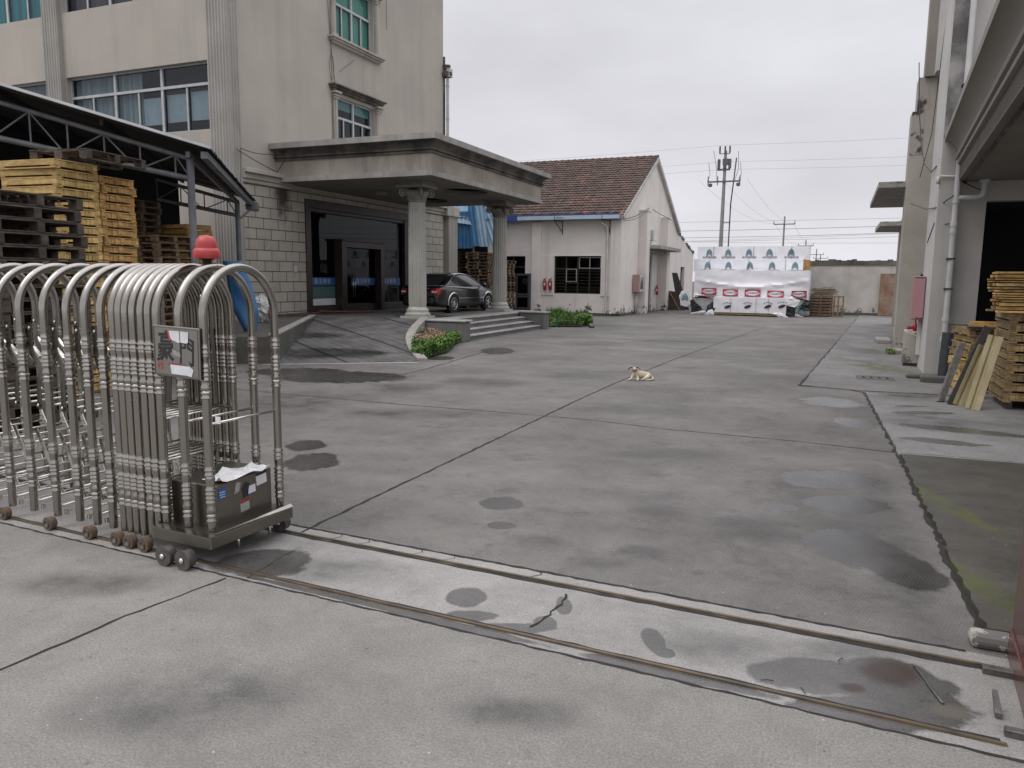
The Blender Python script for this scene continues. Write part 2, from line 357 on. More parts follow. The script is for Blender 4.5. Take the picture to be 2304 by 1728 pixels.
M['apron'] = concrete('apron_concrete', (.16, .155, .15), (.24, .235, .225), [(1.57,11.05,0.83,0.22,rad(-8)),(1.25,10.15,0.5,0.18,rad(-5)),(1.23,12.3,0.5,0.16),(1.3,14.2,.6,.3),(1.15,12.9,.28,.1)], [(1.2, 11.6, .8, .6), (1, 13.8, .6, .4)], .5)
M['apron_dark'] = concrete('mossy_wet_apron', (.046, .043, .036), (.075, .07, .056), None, None, .5, green=[(.88, 5.4, .12, 1.0), (.85, 7.4, .12, 1.2)], rough=.55, fine=.15)
M['apron_far'] = concrete('far_apron_concrete', (.13, .127, .12), (.21, .205, .195), [(.3, 19.3, .5, .3), (.2, 16.9, .35, .3), (1, 26.6, .6, .6), (.6, 20.6, .5, .5), (.9, 24.4, .5, .7)], [(.5, 23, .6, 1.5), (.8, 30, .6, 3)], .4, green=[(.82, 18.9, .5, 1.9), (.95, 22.9, .45, .7)])
M['soil'] = pm('dull_earth', (.11, .10, .08), (.06, .065, .04), .95, scale=.2, bump=.3, bscale=3)
M['crack'] = pm('dirt_filled_joint', (.018, .017, .016), (.03, .028, .025), .95, scale=8)
M['rail'] = pm('rusty_rail_steel', (.20, .145, .085), (.09, .08, .07), .45, .6, scale=6, bump=.1)

b = MB(); b.poly([(-400, -200, -.06), (400, -200, -.06), (400, 700, -.06), (-400, 700, -.06)])
props(b.build('terrain', M['soil']), kind='structure')
NJ0, NJ1 = 3.432, 4.402
def sheet(name, pts, m, z=0.0):
    b = MB(); b.poly([(p[0], p[1], z) for p in pts]); return props(b.build(name, m), kind='structure')
far = 60
sheet('road', [UN(-40, -25), UN(20, -25), UN(20, NJ0), UN(-40, NJ0)], M['road'])
sheet('gate_strip', [UN(-40, NJ0), UN(20, NJ0), UN(20, NJ1), UN(-40, NJ1)], M['strip'])
sheet('yard', [UN(-60, NJ1), UN(20, NJ1), UN(30, far), UN(-60, far)], M['yard'])
# raised aprons along the right-hand building, with a broken edge
def ragged(p, q, n, amp, seed):
    r = random.Random(seed); p = V((*p, 0)); q = V((*q, 0)); d = (q - p); s = V((-d.y, d.x, 0)).normalized(); out = []
    for i in range(n + 1):
        k = i / n; a = amp * (r.uniform(-1, 1) if 0 < i < n else 0); out.append(p + d * k + s * a)
    return out
def apron(name, edge, right, z, m):
    b = MB(); b.prism([(p.x, p.y, -.05) for p in edge] + [(p[0], p[1], -.05) for p in right], (0, 0, z + .05)); return props(b.build(name, m), kind='structure')
apron('apron', ragged((.55, 14.2), (.735, 9.18), 40, .012, 3), [(6, 9.4), (6, 14.2)], .03, M['apron'])
apron('apron_near', ragged((.74, 9.15), (.86, 4.62), 60, .016, 5), [(6, 4.7), (6, 9.35)], .045, M['apron_dark'])
apron('apron_far', ragged((1.5, 52), (-.5, 14.75), 60, .02, 7), [(.5, 14.5), (6, 14.9), (6, 52)], .02, M['apron_far'])
def joint(name, pts, w, jit=.006, z=.0035, seed=1, step=.08):
    r = random.Random(seed); b = MB(); L = []; R_ = []
    P = [V((p[0], p[1], 0)) for p in pts]; dense = []
    for i in range(len(P) - 1):
        n = max(2, int((P[i + 1] - P[i]).length / step))
        for k in range(n): dense.append(P[i].lerp(P[i + 1], k / n))
    dense.append(P[-1])
    for i, p in enumerate(dense):
        d = dense[min(i + 1, len(dense) - 1)] - dense[max(i - 1, 0)]; s = V((-d.y, d.x, 0)).normalized()
        o = s * r.uniform(-jit, jit); ww = w * r.uniform(.45, 1.25) / 2
        L.append(p + o + s * ww + V((0, 0, z))); R_.append(p + o - s * ww + V((0, 0, z)))
    n = len(L); b.add(L + R_, [(i, i + 1, n + i + 1, n + i) for i in range(n - 1)])
    return props(b.build(name, M['crack']), kind='structure')
joint('expansion_joint', [UN(-12, NJ0), UN(1, NJ0)], .018, .006, seed=2, step=.05)
joint('expansion_joint', [UN(-12, NJ1), UN(.55, NJ1)], .026, .006, seed=3, step=.05)
joint('expansion_joint', [(-3.57, 4.45), (-3.62, 8.57), (-3.65, 11.35), (-3.65, 13.4), (-3.49, 18.4), (-3.2, 23.5), (-2.62, 33)], .03, .008, seed=4)
joint('expansion_joint', [(-12, 9.9), (-5.92, 9.74), (-4.1, 9.79), (-3.09, 9.8), (-1.9, 9.6), (-.3, 9.55), (.7, 9.4)], .018, .008, seed=5)
joint('expansion_joint', [(-8.6, 23.45), (-3.22, 23.65)], .05, .012, seed=6)
joint('expansion_joint', [(-7.71, 11.76), (-7.75, 13.82), (-8.3, 18)], .035, .02, seed=7)
joint('expansion_joint', [(-.52, 14.75), (.3, 14.62), (.55, 14.3)], .05, .03, seed=8)
joint('expansion_joint', [(.54, 14.3), (.735, 9.2), (.86, 4.5)], .055, .016, seed=9)
joint('expansion_joint', [(-.52, 14.7), (.3, 29.5), (1.5, 52)], .09, .02, z=.003, seed=10)
joint('expansion_joint', [(.8, 9.2), (5, 9.3)], .02, .006, z=.05, seed=12)
joint('expansion_joint', [UN(-3.58, 3.40), (-3.55, 2.9), (-3.6, 2.2), (-3.65, 0)], .016, .006, seed=13)
joint('crack', [(-1.39, 4.2), (-1.38, 4.05), (-1.40, 3.85), (-1.43, 3.7)], .014, .012, seed=14, step=.04)
joint('crack', [(-3.38, 4.2), (-3.37, 4.0), (-3.35, 3.82), (-3.32, 3.6)], .006, .01, seed=15, step=.04)
for i, u in enumerate((-3.45, -3.2, -2.75, -2.5, -1.85)):
    joint('crack', [UN(u, NJ1 - .01), UN(u + .03, 4.35), UN(u - .02, 4.29)], .006, .006, seed=20 + i, step=.03)
for nm, n_, m_, lab in (('gate_rail', 4.262, M['rail'], 'rusty steel gate rail set in the concrete nearer to the yard'), ('gate_rail', 3.53, M['rail'], 'worn gate rail nearer to the road, half under wet dirt')):
    b = MB()
    for q in (0,): b.prism([UN(-12, n_ - .012, -.02), UN(-12, n_ + .012, -.02), UN(-12, n_ + .009, .011), UN(-12, n_ - .009, .011)], UG * 12.62)
    props(b.build(nm, m_), lab, 'rail', 'gate rails')
joint('rail_groove', [UN(-12, 4.262 - .03), UN(.65, 4.262 - .03)], .035, .003, z=.003, seed=30, step=.1)
joint('rail_groove', [UN(-12, 3.53 + .028), UN(.6, 3.53 + .028)], .022, .004, z=.003, seed=31, step=.1)
# tan mud pool at the end of the rails is in the strip material; twigs and chips lie loose
for i, (x, y, l, a) in enumerate(((-.22, 3.62, .06, .3), (.12, 3.97, .05, 1.1), (-.02, 3.58, .05, 2.0))):
    b = MB(); d = V((math.cos(a), math.sin(a), 0)) * l; p = V((x, y, .008)); b.tube([p, p + d * .5 + V((0, 0, .004)), p + d], .0025, 5)
    props(b.build('twig', M['ink']), ('bent dark twig in the middle of the wet patch', 'dark twig lying beside the yard-side gate rail', 'thin dark twig near the road-side gate rail')[i], 'twig', 'twigs on the wet gate strip')
# ------------------------------------------------------------------ office block with its portico
XF = -16.5; YL = 17.9
OB = thing('office_building', 'tall cream office block with fluted pilasters and a columned entrance canopy', 'building', (XF, YL, 0))
def P(mb, name, m, par=OB, **k): return mb.build(name, m, par, **k)
ZT = 17.0
HX = [(5.23, 10.03, 7.6, 12.0), (5.23, 6.0, 7.6, 8.1), (5.23, 13.9, 7.6, 15.9)]         # facade facing the yard (local x = Y - 17.9)
b = MB().frame((XF, YL, 0), (0, 1, 0), (1, 0, 0)); b.wall(0, 0, 13.1, ZT, [h for h in HX] + [(3.25, .6, 9.85, 4.4)], .3)
b.box(0, -.3, 4.40, 13.1, -.29, 4.41)
LH = []
for k in range(5):                                                                           # long face, bays of windows (local x = distance from the corner)
    x0 = .74 + k * 6.65
    for z0 in (6.1, 10.0, 13.9): LH.append((x0, z0, x0 + 5.87, z0 + 1.95))
b.frame((XF, YL, 0), (-1, 0, 0), (0, -1, 0)); b.wall(0, 0, 36, ZT, LH, .22)
b.xf = Matrix.Identity(4)
b.add([(XF, 31, 0), (XF - 36, 31, 0), (XF - 36, 31, ZT), (XF, 31, ZT)], [(0, 1, 2, 3)]); b.add([(XF, YL, ZT), (XF, 31, ZT), (XF - 36, 31, ZT), (XF - 36, YL, ZT)], [(0, 1, 2, 3)])
P(b, 'wall', M['cream'], recalc=False)
b = MB(); b.box(-28, YL + 1.2, .5, XF - 1.6, 30.8, ZT - .2); P(b, 'interior', M['room'])
def hframe(b, x0, z0, x1, z1, w, d0, d1):
    b.box(x0, d0, z0, x1, d1, z0 + w); b.box(x0, d0, z1 - w, x1, d1, z1); b.box(x0, d0, z0 + w, x0 + w, d1, z1 - w); b.box(x1 - w, d0, z0 + w, x1, d1, z1 - w)
def window(par, o, ux, n, x0, z0, x1, z1, trans, cols, subs=2, glass='glass', depth=.12, curtains=None, lab=None, mid=True):
    b = MB().frame(o, ux, n); d0, d1 = -depth - .05, -depth + .02
    hframe(b, x0, z0, x1, z1, .05, d0, d1)
    W = (x1 - x0) / cols
    if trans: b.box(x0 + .05, d0 + .004, trans - .04, x1 - .05, d1 + .012, trans + .04)
    for c in range(1, cols): b.box(x0 + c * W - .045, d0 + .002, z0 + .05, x0 + c * W + .045, d1 + .006, z1 - .05)
    zt = trans - .04 if trans else z1 - .05
    for c in range(cols):
        for s in range(1, subs): b.box(x0 + c * W + W * s / subs - .028, d0 + .008, z0 + .05, x0 + c * W + W * s / subs + .028, d1 - .004, zt)
    fr = b.build('window', M['alu'], par)
    if lab: fr['label'] = lab
    b = MB().frame(o, ux, n)                                   # black gaskets round the sliding sashes
    for c in range(cols):
        for s in range(subs):
            xa = x0 + c * W + (.05 if s == 0 else W * s / subs + .028); xb = x0 + c * W + (W * (s + 1) / subs - .03 if s < subs - 1 else W - .05)
            hframe(b, xa, z0 + .052, xb, zt - .002, .018, -depth - .03, -depth - .012)
    b.build('gasket', M['alu_dark'], fr)
    b = MB().frame(o, ux, n); b.add([(x0 + .04, -depth - .035, z0 + .04), (x1 - .04, -depth - .035, z0 + .04), (x1 - .04, -depth - .035, z1 - .04), (x0 + .04, -depth - .035, z1 - .04)], [(0, 1, 2, 3)])
    b.build('pane', M[glass], fr)
    for cm, a, c0, c, d, off in (curtains or []):
        b = MB().frame(o, ux, n); nn = 40; top = []; bot = []
        for i in range(nn + 1):
            x = a + (c - a) * i / nn; y = -depth - off - .025 * math.sin(i * 1.9) * (1 if 'curtain' in cm else .15)
            top.append((x, y, d)); bot.append((x, y, c0))
        b.add(top + bot, [(i, i + 1, nn + 2 + i, nn + 1 + i) for i in range(nn)])
        b.build('board' if cm == 'board' else 'curtain', M[cm], fr, smooth=True)
    b = MB().frame(o, ux, n); b.box(x0 - .1, -depth - .75, z0 - .1, x1 + .1, -depth - .72, z1 + .1); b.build('room_back', M['room'], fr)
    return fr
oL, uL, nL = (XF, YL, 0), (-1, 0, 0), (0, -1, 0); oF, uF, nF = (XF, YL, 0), (0, 1, 0), (1, 0, 0)
def bay(k): return .74 + k * 6.65
a = bay(0)
window(OB, oL, uL, nL, a, 6.1, a + 5.87, 8.05, 7.44, 3, 2, 'glass', .17, [('curtain', a + 2.9, 6.15, a + 5.8, 8.0, .12), ('board', a + .06, 6.45, a + .93, 7.28, .09), ('board', a + 1.0, 6.45, a + 1.9, 7.26, .10), ('board', a + 2.04, 6.42, a + 2.86, 7.22, .09)], 'lower window with white boards behind the sliding panes and pale curtains')
a = bay(1); window(OB, oL, uL, nL, a, 6.1, a + 5.87, 8.05, 7.44, 3, 2, 'glass', .17, [('curtain', a, 6.15, a + 5.8, 8.0, .12)], 'lower window closed with pale curtains')
a = bay(0); window(OB, oL, uL, nL, a, 10.0, a + 5.87, 11.95, 11.34, 3, 2, 'glass', .17, [('curtain_maroon', a + .1, 10.05, a + 5.8, 11.9, .12)], 'upper window with maroon curtains')
a = bay(1); window(OB, oL, uL, nL, a, 10.0, a + 5.87, 11.95, 11.34, 3, 2, 'glass', .17, [('curtain_teal', a + .1, 10.05, a + 5.8, 11.9, .12)], 'upper window with turquoise curtains')
for k in (2, 3):
    for z0 in (6.1, 10.0):
        a = bay(k); window(OB, oL, uL, nL, a, z0, a + 5.87, z0 + 1.95, z0 + 1.34, 3, 2, 'glass', .17, [('curtain', a, z0 + .05, a + 5.8, z0 + 1.9, .12)])
window(OB, oF, uF, nF, 5.23, 6.0, 7.6, 8.1, 7.42, 2, 2, 'glass', .16, [('curtain_green', 5.25, 7.75, 7.58, 8.08, .1)], 'lower facade window with a green blind half raised')
window(OB, oF, uF, nF, 5.23, 10.03, 7.6, 12.0, 11.22, 2, 2, 'glass_green', .16, [('curtain_green', 5.25, 10.05, 7.58, 11.98, .1)], 'upper facade window filled with green blinds')
# moulded window surrounds on the facade
for z0, z1, sill in ((6.0, 8.1, False), (10.03, 12.0, True)):
    for x0 in (4.98, 7.66):
        b = MB().frame(oF, uF, nF); b.box(x0, 0, z0, x0 + .2, .09, z1 - .02); b.box(x0 + .04, .09, z0, x0 + .16, .115, z1 - .1)
        for k, (e, zz) in enumerate(((.03, z1 - .10), (.05, z1 - .02), (.09, z1 + .08))): b.box(x0 - e, 0, zz - .045, x0 + .2 + e, .10 + e * 1.3, zz + .03)
        b.box(x0 - .05, 0, z0 - .0, x0 + .25, .15, z0 + .09)
        b.build('window_surround', M['cream2'], OB, bevel=.012)
    b = MB().frame(oF, uF, nF)
    for k, (e, za, zb) in enumerate(((.02, z1 + .11, z1 + .2), (.07, z1 + .2, z1 + .27), (.14, z1 + .27, z1 + .33))): b.box(4.9 - e, 0, za, 7.94 + e, .13 + e, zb)
    b.build('window_cornice', M['portico_dark'] if z0 < 7 else M['cream2'], OB, bevel=.012)
    if sill:
        b = MB().frame(oF, uF, nF)
        for e, za, zb in ((.16, z0 - .1, z0 - .02), (.1, z0 - .17, z0 - .1), (.03, z0 - .24, z0 - .17)): b.box(4.95 - e, 0, za, 7.89 + e, .1 + e, zb)
        b.build('window_sill', M['cream2'], OB, bevel=.012)
# fluted pilasters
def fluted(b, x0, x1, z0, z1, d, nfl):
    w = (x1 - x0) / nfl; prof = [(x0, 0)]
    for i in range(nfl):
        xa = x0 + i * w
        for t_, dd in ((.0, d), (.16, d), (.34, d - .028), (.66, d - .028), (.84, d), (1.0, d)): prof.append((xa + t_ * w, dd))
    prof.append((x1, 0)); pts = [(p[0], p[1], z0) for p in prof]; b.prism(pts, (0, 0, z1 - z0))
b = MB().frame(oF, uF, nF); fluted(b, -.12, .33, 0, ZT, .12, 4); P(b, 'corner_pilaster', M['pilaster'], recalc=True)
b = MB().frame(oL, uL, nL); fluted(b, -.11, .56, 0, ZT, .16, 6); P(b, 'corner_pilaster', M['pilaster'])
for k in range(1, 5):
    x = bay(k) - .77 + .02
    b = MB().frame(oL, uL, nL); fluted(b, x, x + .68, 0, ZT, .17, 6); P(b, 'pilaster', M['pilaster'])
b = MB().frame(oF, uF, nF); fluted(b, 13.1, 13.95, .0, 4.6, .28, 6); P(b, 'corner_pilaster', M['pilaster'])
b = MB().frame(oF, uF, nF); b.box(12.9, -.5, 4.6, 14.05, .33, 5.0); P(b, 'pilaster_cap', M['cream2'])
# stone facing of the ground storey and the band above it
b = MB().frame(oF, uF, nF); b.wall(.33, .3, 12.95, 4.62, [(3.24, .3, 9.86, 4.42)], .08); b.xf = b.xf @ Matrix.Translation((0, .06, 0)); 
for v in b.v: v.x += .06
P(b, 'stone_facing', M['stone'], recalc=False)
for y0, y1 in ((.33, 2.55), (10.9, 12.95)):
    b = MB().frame(oF, uF, nF)
    for e, za, zb in ((.12, 4.62, 4.74), (.18, 4.74, 4.9), (.3, 4.9, 5.03)): b.box(y0, 0, za, y1, e, zb)
    P(b, 'string_course', M['cream2'], bevel=.01)
b = MB().frame(oF, uF, nF); b.box(.33, .06, .3, 3.24, .16, .66); b.box(9.86, .06, .3, 12.95, .16, .66); P(b, 'plinth', M['portico_dark'], bevel=.01)
# lobby screen: brown frame, dark glass, door
b = MB().frame(oF, uF, nF); hframe(b, 3.25, .6, 9.85, 4.41, .27, -.2, .1); b.box(3.52, -.12, 4.02, 9.58, .06, 4.14); P(b, 'lobby_frame', M['brown_frame'], bevel=.01)
b = MB().frame(oF, uF, nF)
for x0, x1 in ((3.52, 5.0), (7.75, 9.58)): b.add([(x0, -.05, .87), (x1, -.05, .87), (x1, -.05, 4.14), (x0, -.05, 4.14)], [(0, 1, 2, 3)])
b.add([(5.0, -.05, 3.1), (7.75, -.05, 3.1), (7.75, -.05, 4.14), (5.0, -.05, 4.14)], [(0, 1, 2, 3)])
lg = P(b, 'lobby_glass', M['glass_dark'])
b = MB().frame(oF, uF, nF); b.box(3.3, -1.6, .6, 9.8, -1.55, 4.4); P(b, 'lobby_back', M['dark'])
b = MB().frame(oF, uF, nF); b.box(4.98, -.15, .6, 5.27, .28, 3.12); b.box(7.5, -.15, .6, 7.76, .28, 3.12); b.box(5.27, -.15, 2.9, 7.5, .28, 3.12); b.box(4.94, -.15, 3.12, 7.8, .33, 3.18)
dr = P(b, 'door_frame', M['brown_frame'], bevel=.01)
b = MB().frame(oF, uF, nF); b.add([(5.27, .0, .6), (7.5, .0, .6), (7.5, .0, 2.9), (5.27, .0, 2.9)], [(0, 1, 2, 3)]); dg = P(b, 'door', M['glass_dark'])
b = MB().frame(oF, uF, nF)
for x in (5.92, 6.05): b.tube([(x, .07, 1.1), (x, .07, 1.95)], .018, 8)
b.build('door_handle', M['steel'], dg, smooth=True)
for par, x0, x1 in ((lg, 3.52, 4.98), (dg, 5.9, 7.45), (lg, 7.8, 9.4)):
    b = MB().frame(oF, uF, nF); d = .012 if par is dg else -.04
    b.box(x0, d - .004, 1.55, x1, d, 1.83); b.build('blue_band', M['blue_ink'], par)
    b = MB(); text_mb(b, '鑫 达 制 衣', .19, (XF + d + .004, YL + (x0 + x1) / 2, 1.69), (0, 1, 0), (1, 0, 0), .001); b.build('lettering', M['white_ink'], par)
M['frost'] = pm('frosted_pane_film', (.30, .36, .36), (.22, .30, .29), .6, scale=9, fine=.1)
M['teal_film'] = pm('mottled_green_film', (.10, .19, .175), (.03, .06, .055), .6, scale=26, lo=.45, hi=.55)
b = MB().frame(oF, uF, nF); b.box(3.54, -.044, 1.12, 4.97, -.04, 1.52); b.build('window_film', M['teal_film'], lg)
b = MB().frame(oF, uF, nF); b.box(3.54, -.044, .64, 4.97, -.036, 1.10); b.build('white_panel', M['board'], lg)
# portico
PX, PY0, PY1, PZ = -10.97, 19.85, 28.7, 4.78
def cornice(b, prof, m=None):
    # prof: list of (outset, z): one moulding run round the three free sides, back to the wall at XF
    rings = []
    for e, z in prof: rings.append([(XF, PY0 - e, z), (PX + e, PY0 - e, z), (PX + e, PY1 + e, z), (XF, PY1 + e, z)])
    b.loft(rings, caps=False, closed=False, mi=m)
cu = bpy.data.curves.new('soffit_curve', 'CURVE'); cu.dimensions = '2D'; cu.fill_mode = 'BOTH'; cu.extrude = .06
def spl(pts):
    s = cu.splines.new('POLY'); s.points.add(len(pts) - 1); s.use_cyclic_u = True
    for p, q in zip(s.points, pts): p.co = (q[0], q[1], 0, 1)
spl([(XF, PY0 + .02), (PX - .02, PY0 + .02), (PX - .02, PY1 - .02), (XF, PY1 - .02)])
CIR = [(-11.95, 24.0, .72), (-14.75, 26.2, .8)]
for x, y, r in CIR: spl([(x + r * math.cos(i * math.pi / 20), y + 1.35 * r * math.sin(i * math.pi / 20)) for i in range(40)])
so = bpy.data.objects.new('soffit_curve', cu); COL.objects.link(so)
me = bpy.data.meshes.new_from_object(so.evaluated_get(bpy.context.evaluated_depsgraph_get()))
COL.objects.unlink(so); bpy.data.objects.remove(so); bpy.data.curves.remove(cu)
b = MB(); b.add([(v.co.x, v.co.y, v.co.z + PZ + .06) for v in me.vertices], [tuple(p.vertices) for p in me.polygons]); bpy.data.meshes.remove(me)
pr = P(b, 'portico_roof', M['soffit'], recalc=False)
b = MB(); b.box(XF, PY0 + .1, PZ + .2, PX - .1, PY1 - .1, PZ + .24); b.build('soffit_recess', M['recess_shade'], pr)
b = MB(); cornice(b, [(0, PZ), (0.05, PZ), (.05, PZ + .15), (0, PZ + .155)]); b.build('edge_band', M['slab'], pr)
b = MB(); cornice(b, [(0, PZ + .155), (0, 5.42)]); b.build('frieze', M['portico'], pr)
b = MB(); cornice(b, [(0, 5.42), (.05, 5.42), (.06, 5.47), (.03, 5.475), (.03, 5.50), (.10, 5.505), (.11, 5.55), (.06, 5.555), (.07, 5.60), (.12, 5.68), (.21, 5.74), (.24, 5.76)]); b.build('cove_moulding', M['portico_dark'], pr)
b = MB(); cornice(b, [(.22, 5.755), (.32, 5.755), (.32, 5.92), (.0, 5.925)]); b.poly([(XF, PY0 - .32, 5.92), (PX + .32, PY0 - .32, 5.92), (PX + .32, PY1 + .32, 5.92), (XF, PY1 + .32, 5.92)]); b.build('top_slab', M['slab'], pr)
b = MB(); b.lathe([(.0, 0), (.19, 0), (.24, .05), (.24, .1), (.2, .12)], 20, (-14.75, 23.1, PZ - .11)); b.build('ceiling_lamp', M['capital'], pr)
# columns
def column(x, y, z0, z1):
    b = MB(); h = z1 - z0
    b.lathe([(.275, .34), (.285, .5), (.285, 1.2), (.262, h - .62)], 96, (x, y, z0), flute=20, fa=.13, caps=False)
    c = b.build('column', M['column'], OB, smooth=True, auto=35)
    b = MB(); b.box(x - .40, y - .40, z0, x + .40, y + .40, z0 + .07)
    b.lathe([(.39, .07), (.405, .10), (.395, .15), (.35, .18), (.345, .20), (.355, .23), (.35, .27), (.31, .30), (.29, .35)], 40, (x, y, z0)); b.build('column_base', M['column'], c, smooth=True, auto=40)
    b = MB(); zc = z1 - .62
    b.lathe([(.255, 0), (.29, .03), (.29, .06), (.262, .08), (.27, .15), (.33, .24), (.37, .30), (.33, .34)], 32, (x, y, zc))
    for a in (0, 1, 2, 3):                                   # corner volutes
        ang = rad(45 + 90 * a); cxy = V((math.cos(ang), math.sin(ang), 0)); ctr = V((x, y, zc + .27)) + cxy * .44; side = V((-cxy.y, cxy.x, 0)); pts = []; rr = []
        for i in range(26):
            tt = i / 25; q = .125 * (1 - .8 * tt); th = rad(120) - tt * rad(610)
            pts.append(ctr + cxy * (q * math.cos(th)) + V((0, 0, q * math.sin(th)))); rr.append(.034 * (1 - .45 * tt))
        b.tube(pts, rr, 6); b.tube([ctr - side * .05, ctr + side * .05], .045, 8)
        b.tube([V((x, y, zc + .34)) + cxy * .22, V((x, y, zc + .40)) + cxy * .42, ctr + V((0, 0, .12))], [.05, .05, .03], 6)
    for a in range(4):                                      # leaves between the volutes
        ang = rad(90 * a); cxy = V((math.cos(ang), math.sin(ang), 0)); side = V((-cxy.y, cxy.x, 0)); o = V((x, y, zc + .08)) + cxy * .25
        for s in (-.09, -.03, .03, .09): b.tube([o + side * s, o + side * s * 1.5 + cxy * .03 + V((0, 0, .16)), o + side * s * 2 + cxy * .12 + V((0, 0, .25))], [.03, .032, .018], 6)
    b.box(x - .47, y - .47, zc + .42, x + .47, y + .47, zc + .50); b.box(x - .42, y - .42, zc + .50, x + .42, y + .42, zc + .62); b.build('capital', M['capital'], c, smooth=True, auto=40)
    return c
column(-12.15, 21.1, .6, PZ + .002); column(-12.15, 27.45, .6, PZ + .002)
# rain pipe at the far corner, loose cables
b = MB(); px, py = XF + .16, 31.12
b.tube([(px, py, 4.9), (px, py, 10.6)], .065, 10); 
for z in (5.6, 7.2, 8.8, 10.2): b.tube([(px, py, z - .05), (px, py, z + .05)], .08, 10)
b.box(px - .16, py - .16, 10.55, px + .16, py + .16, 10.9)
M['pvc'] = pm('grey_white_pvc_pipe', (.55, .55, .54), (.45, .45, .44), .5, scale=3, streak=.35, stc=(.25, .24, .23))
P(b, 'downpipe', M['pvc'], smooth=True, auto=40)
b = MB(); b.box(XF + .0, 31.0, 4.9, XF + .08, 31.05, 11.4); b.lathe([(.2, 0), (.26, .08), (.26, .2), (.18, .24), (.2, .5)], 14, (XF + .1, 31.1, 10.55), flute=12, fa=.1); P(b, 'rainwater_head', M['portico_dark'])
M['cable'] = pm('black_cable', (.03, .03, .032), None, .6)
M['cable_grey'] = pm('grey_cable', (.12, .115, .11), None, .6)
def sag(p, q, s, n=12):
    p = V(p); q = V(q); return [p.lerp(q, i / n) - V((0, 0, s * 4 * (i / n) * (1 - i / n))) for i in range(n + 1)]
b = MB(); xo = XF + .03
b.tube([(xo, 22.72, 12.6), (xo, 22.66, 11.4), (xo, 22.78, 10.2), (xo, 22.83, 9.7), (xo, 22.84, 8.4), (xo, 22.83, 7.2), (xo, 22.86, 6.0)], .009, 5)
b.tube([(xo, 22.9, 12.6), (xo, 22.8, 10.6), (xo, 22.84, 9.6), (xo, 22.93, 9.0), (xo, 23.05, 8.35)], .008, 5)
lp = [(xo + .02, 22.82 + .13 * math.sin(i * math.pi / 8), 9.35 - .32 + .34 * math.cos(i * math.pi / 8) - (0.12 if 4 < i < 12 else 0)) for i in range(17)]
b.tube(lp, .008, 5); P(b, 'wall_cable', M['cable_grey']); b = MB(); b.tube([(xo, 23.3, 8.95), (xo, 24.2, 9.55)], .007, 5); P(b, 'wall_cable', M['cable_grey']); b = MB(); b.tube([(xo, 26.4, 11.2), (xo, 26.4, 12.6)], .008, 5); P(b, 'wall_cable', M['cable_grey'])
b = MB(); b.tube(sag((XF + .2, 18.1, 5.55), (XF + .5, 20.3, 5.95), .22), .012, 5); b.tube(sag((XF + .2, 17.9, 5.5), (XF + .25, 19.6, 5.05), .02) + sag((XF + .25, 19.6, 5.05), (XF + .4, 20.2, 5.9), .0), .012, 5); b.tube(sag((-15.3, 16.9, 4.05), (XF + .2, 18.1, 5.55), .05), .012, 5)
P(b, 'wall_cable', M['cable'])
b = MB(); b.box(XF + .0, 20.5, 2.0, XF + .1, 20.62, 2.2); P(b, 'socket_box', M['pvc'])
# ------------------------------------------------------------------ porch floor, steps, ramp, planters
M['slate'] = concrete('slate_porch_paving', (.085, .083, .08), (.135, .13, .125), [(-12.5, 22.3, 1.2, .8), (-13.8, 24.5, 1.0, .5)], None, .55, rough=.6, fine=.14)
def ramp_mat():
    t = NT('grooved_ramp_paving'); x, y, z = t.sep()
    v = t.mapping(rot=(0, 0, rad(33))); vx, vy, vz = t.sep(v)
    ln = t.mr(t.math('SINE', t.math('MULTIPLY', vy, 26.0)), .55, .9); brk = t.mr(t.noise(1.2, 4, .7, t.mapping(scale=(1.1, .5, 1), vec=v)), .42, .56)
    joint_ = t.mr(t.math('ABSOLUTE', t.math('SUBTRACT', t.math('FRACT', t.math('MULTIPLY', vy, .55)), .5)), .018, .03, 1, 0)
    joint2 = t.mr(t.math('ABSOLUTE', t.math('SUBTRACT', t.math('FRACT', t.math('MULTIPLY', vx, .8)), .5)), .012, .02, 1, 0)
    col = t.mix(t.mr(t.noise(1.6, 6, .65), .38, .62), (.075, .073, .071), (.135, .13, .125))
    col = t.mix(t.math('MULTIPLY', t.math('MULTIPLY', ln, brk), .55), col, (.03, .03, .03)); col = t.mix(t.math('MAXIMUM', joint_, t.math('MULTIPLY', joint2, .6)), col, (.02, .02, .02))
    wet = t.ell([(-11, 14.8, 1.6, .8, rad(33)), (-10.2, 15.2, .8, .4, rad(33)), (-13.2, 16.8, 1.2, .6)], .5, 1.1, .5, 2); k = t.mr(wet, 0, 1, 1, .5); col = t.mix(1.0, col, t.comb(k, k, k), 'MULTIPLY')
    return t.out(col, t.mr(wet, 0, 1, .62, .25), 0.0, t.bump(t.math('SUBTRACT', t.noise(40, 4), t.math('MULTIPLY', ln, .8)), .4, .01))
M['ramp'] = ramp_mat()
M['kerbstone'] = pm('pale_kerb_stone', (.33, .315, .285), (.24, .23, .21), .85, scale=4, bump=.2, fine=.1, streak=.3, stc=(.12, .115, .1), stscale=(5, 5, 2))
M['kerb_wet'] = pm('wet_dark_masonry', (.10, .098, .088), (.055, .056, .042), .6, scale=2.5, bump=.3, fine=.1, streak=.5, stc=(.09, .085, .04), stscale=(6, 6, .4))
M['granite'] = pm('grey_render_cheek', (.17, .165, .16), (.125, .122, .118), .75, scale=2, bump=.15, fine=.1, streak=.3, stc=(.07, .07, .066), stscale=(4, 4, .6))
b = MB(); b.box(XF, 20.25, -.05, -11.02, 28.6, .6); props(b.build('porch_floor', M['slate']), kind='structure')
Lp = []; Rp = []
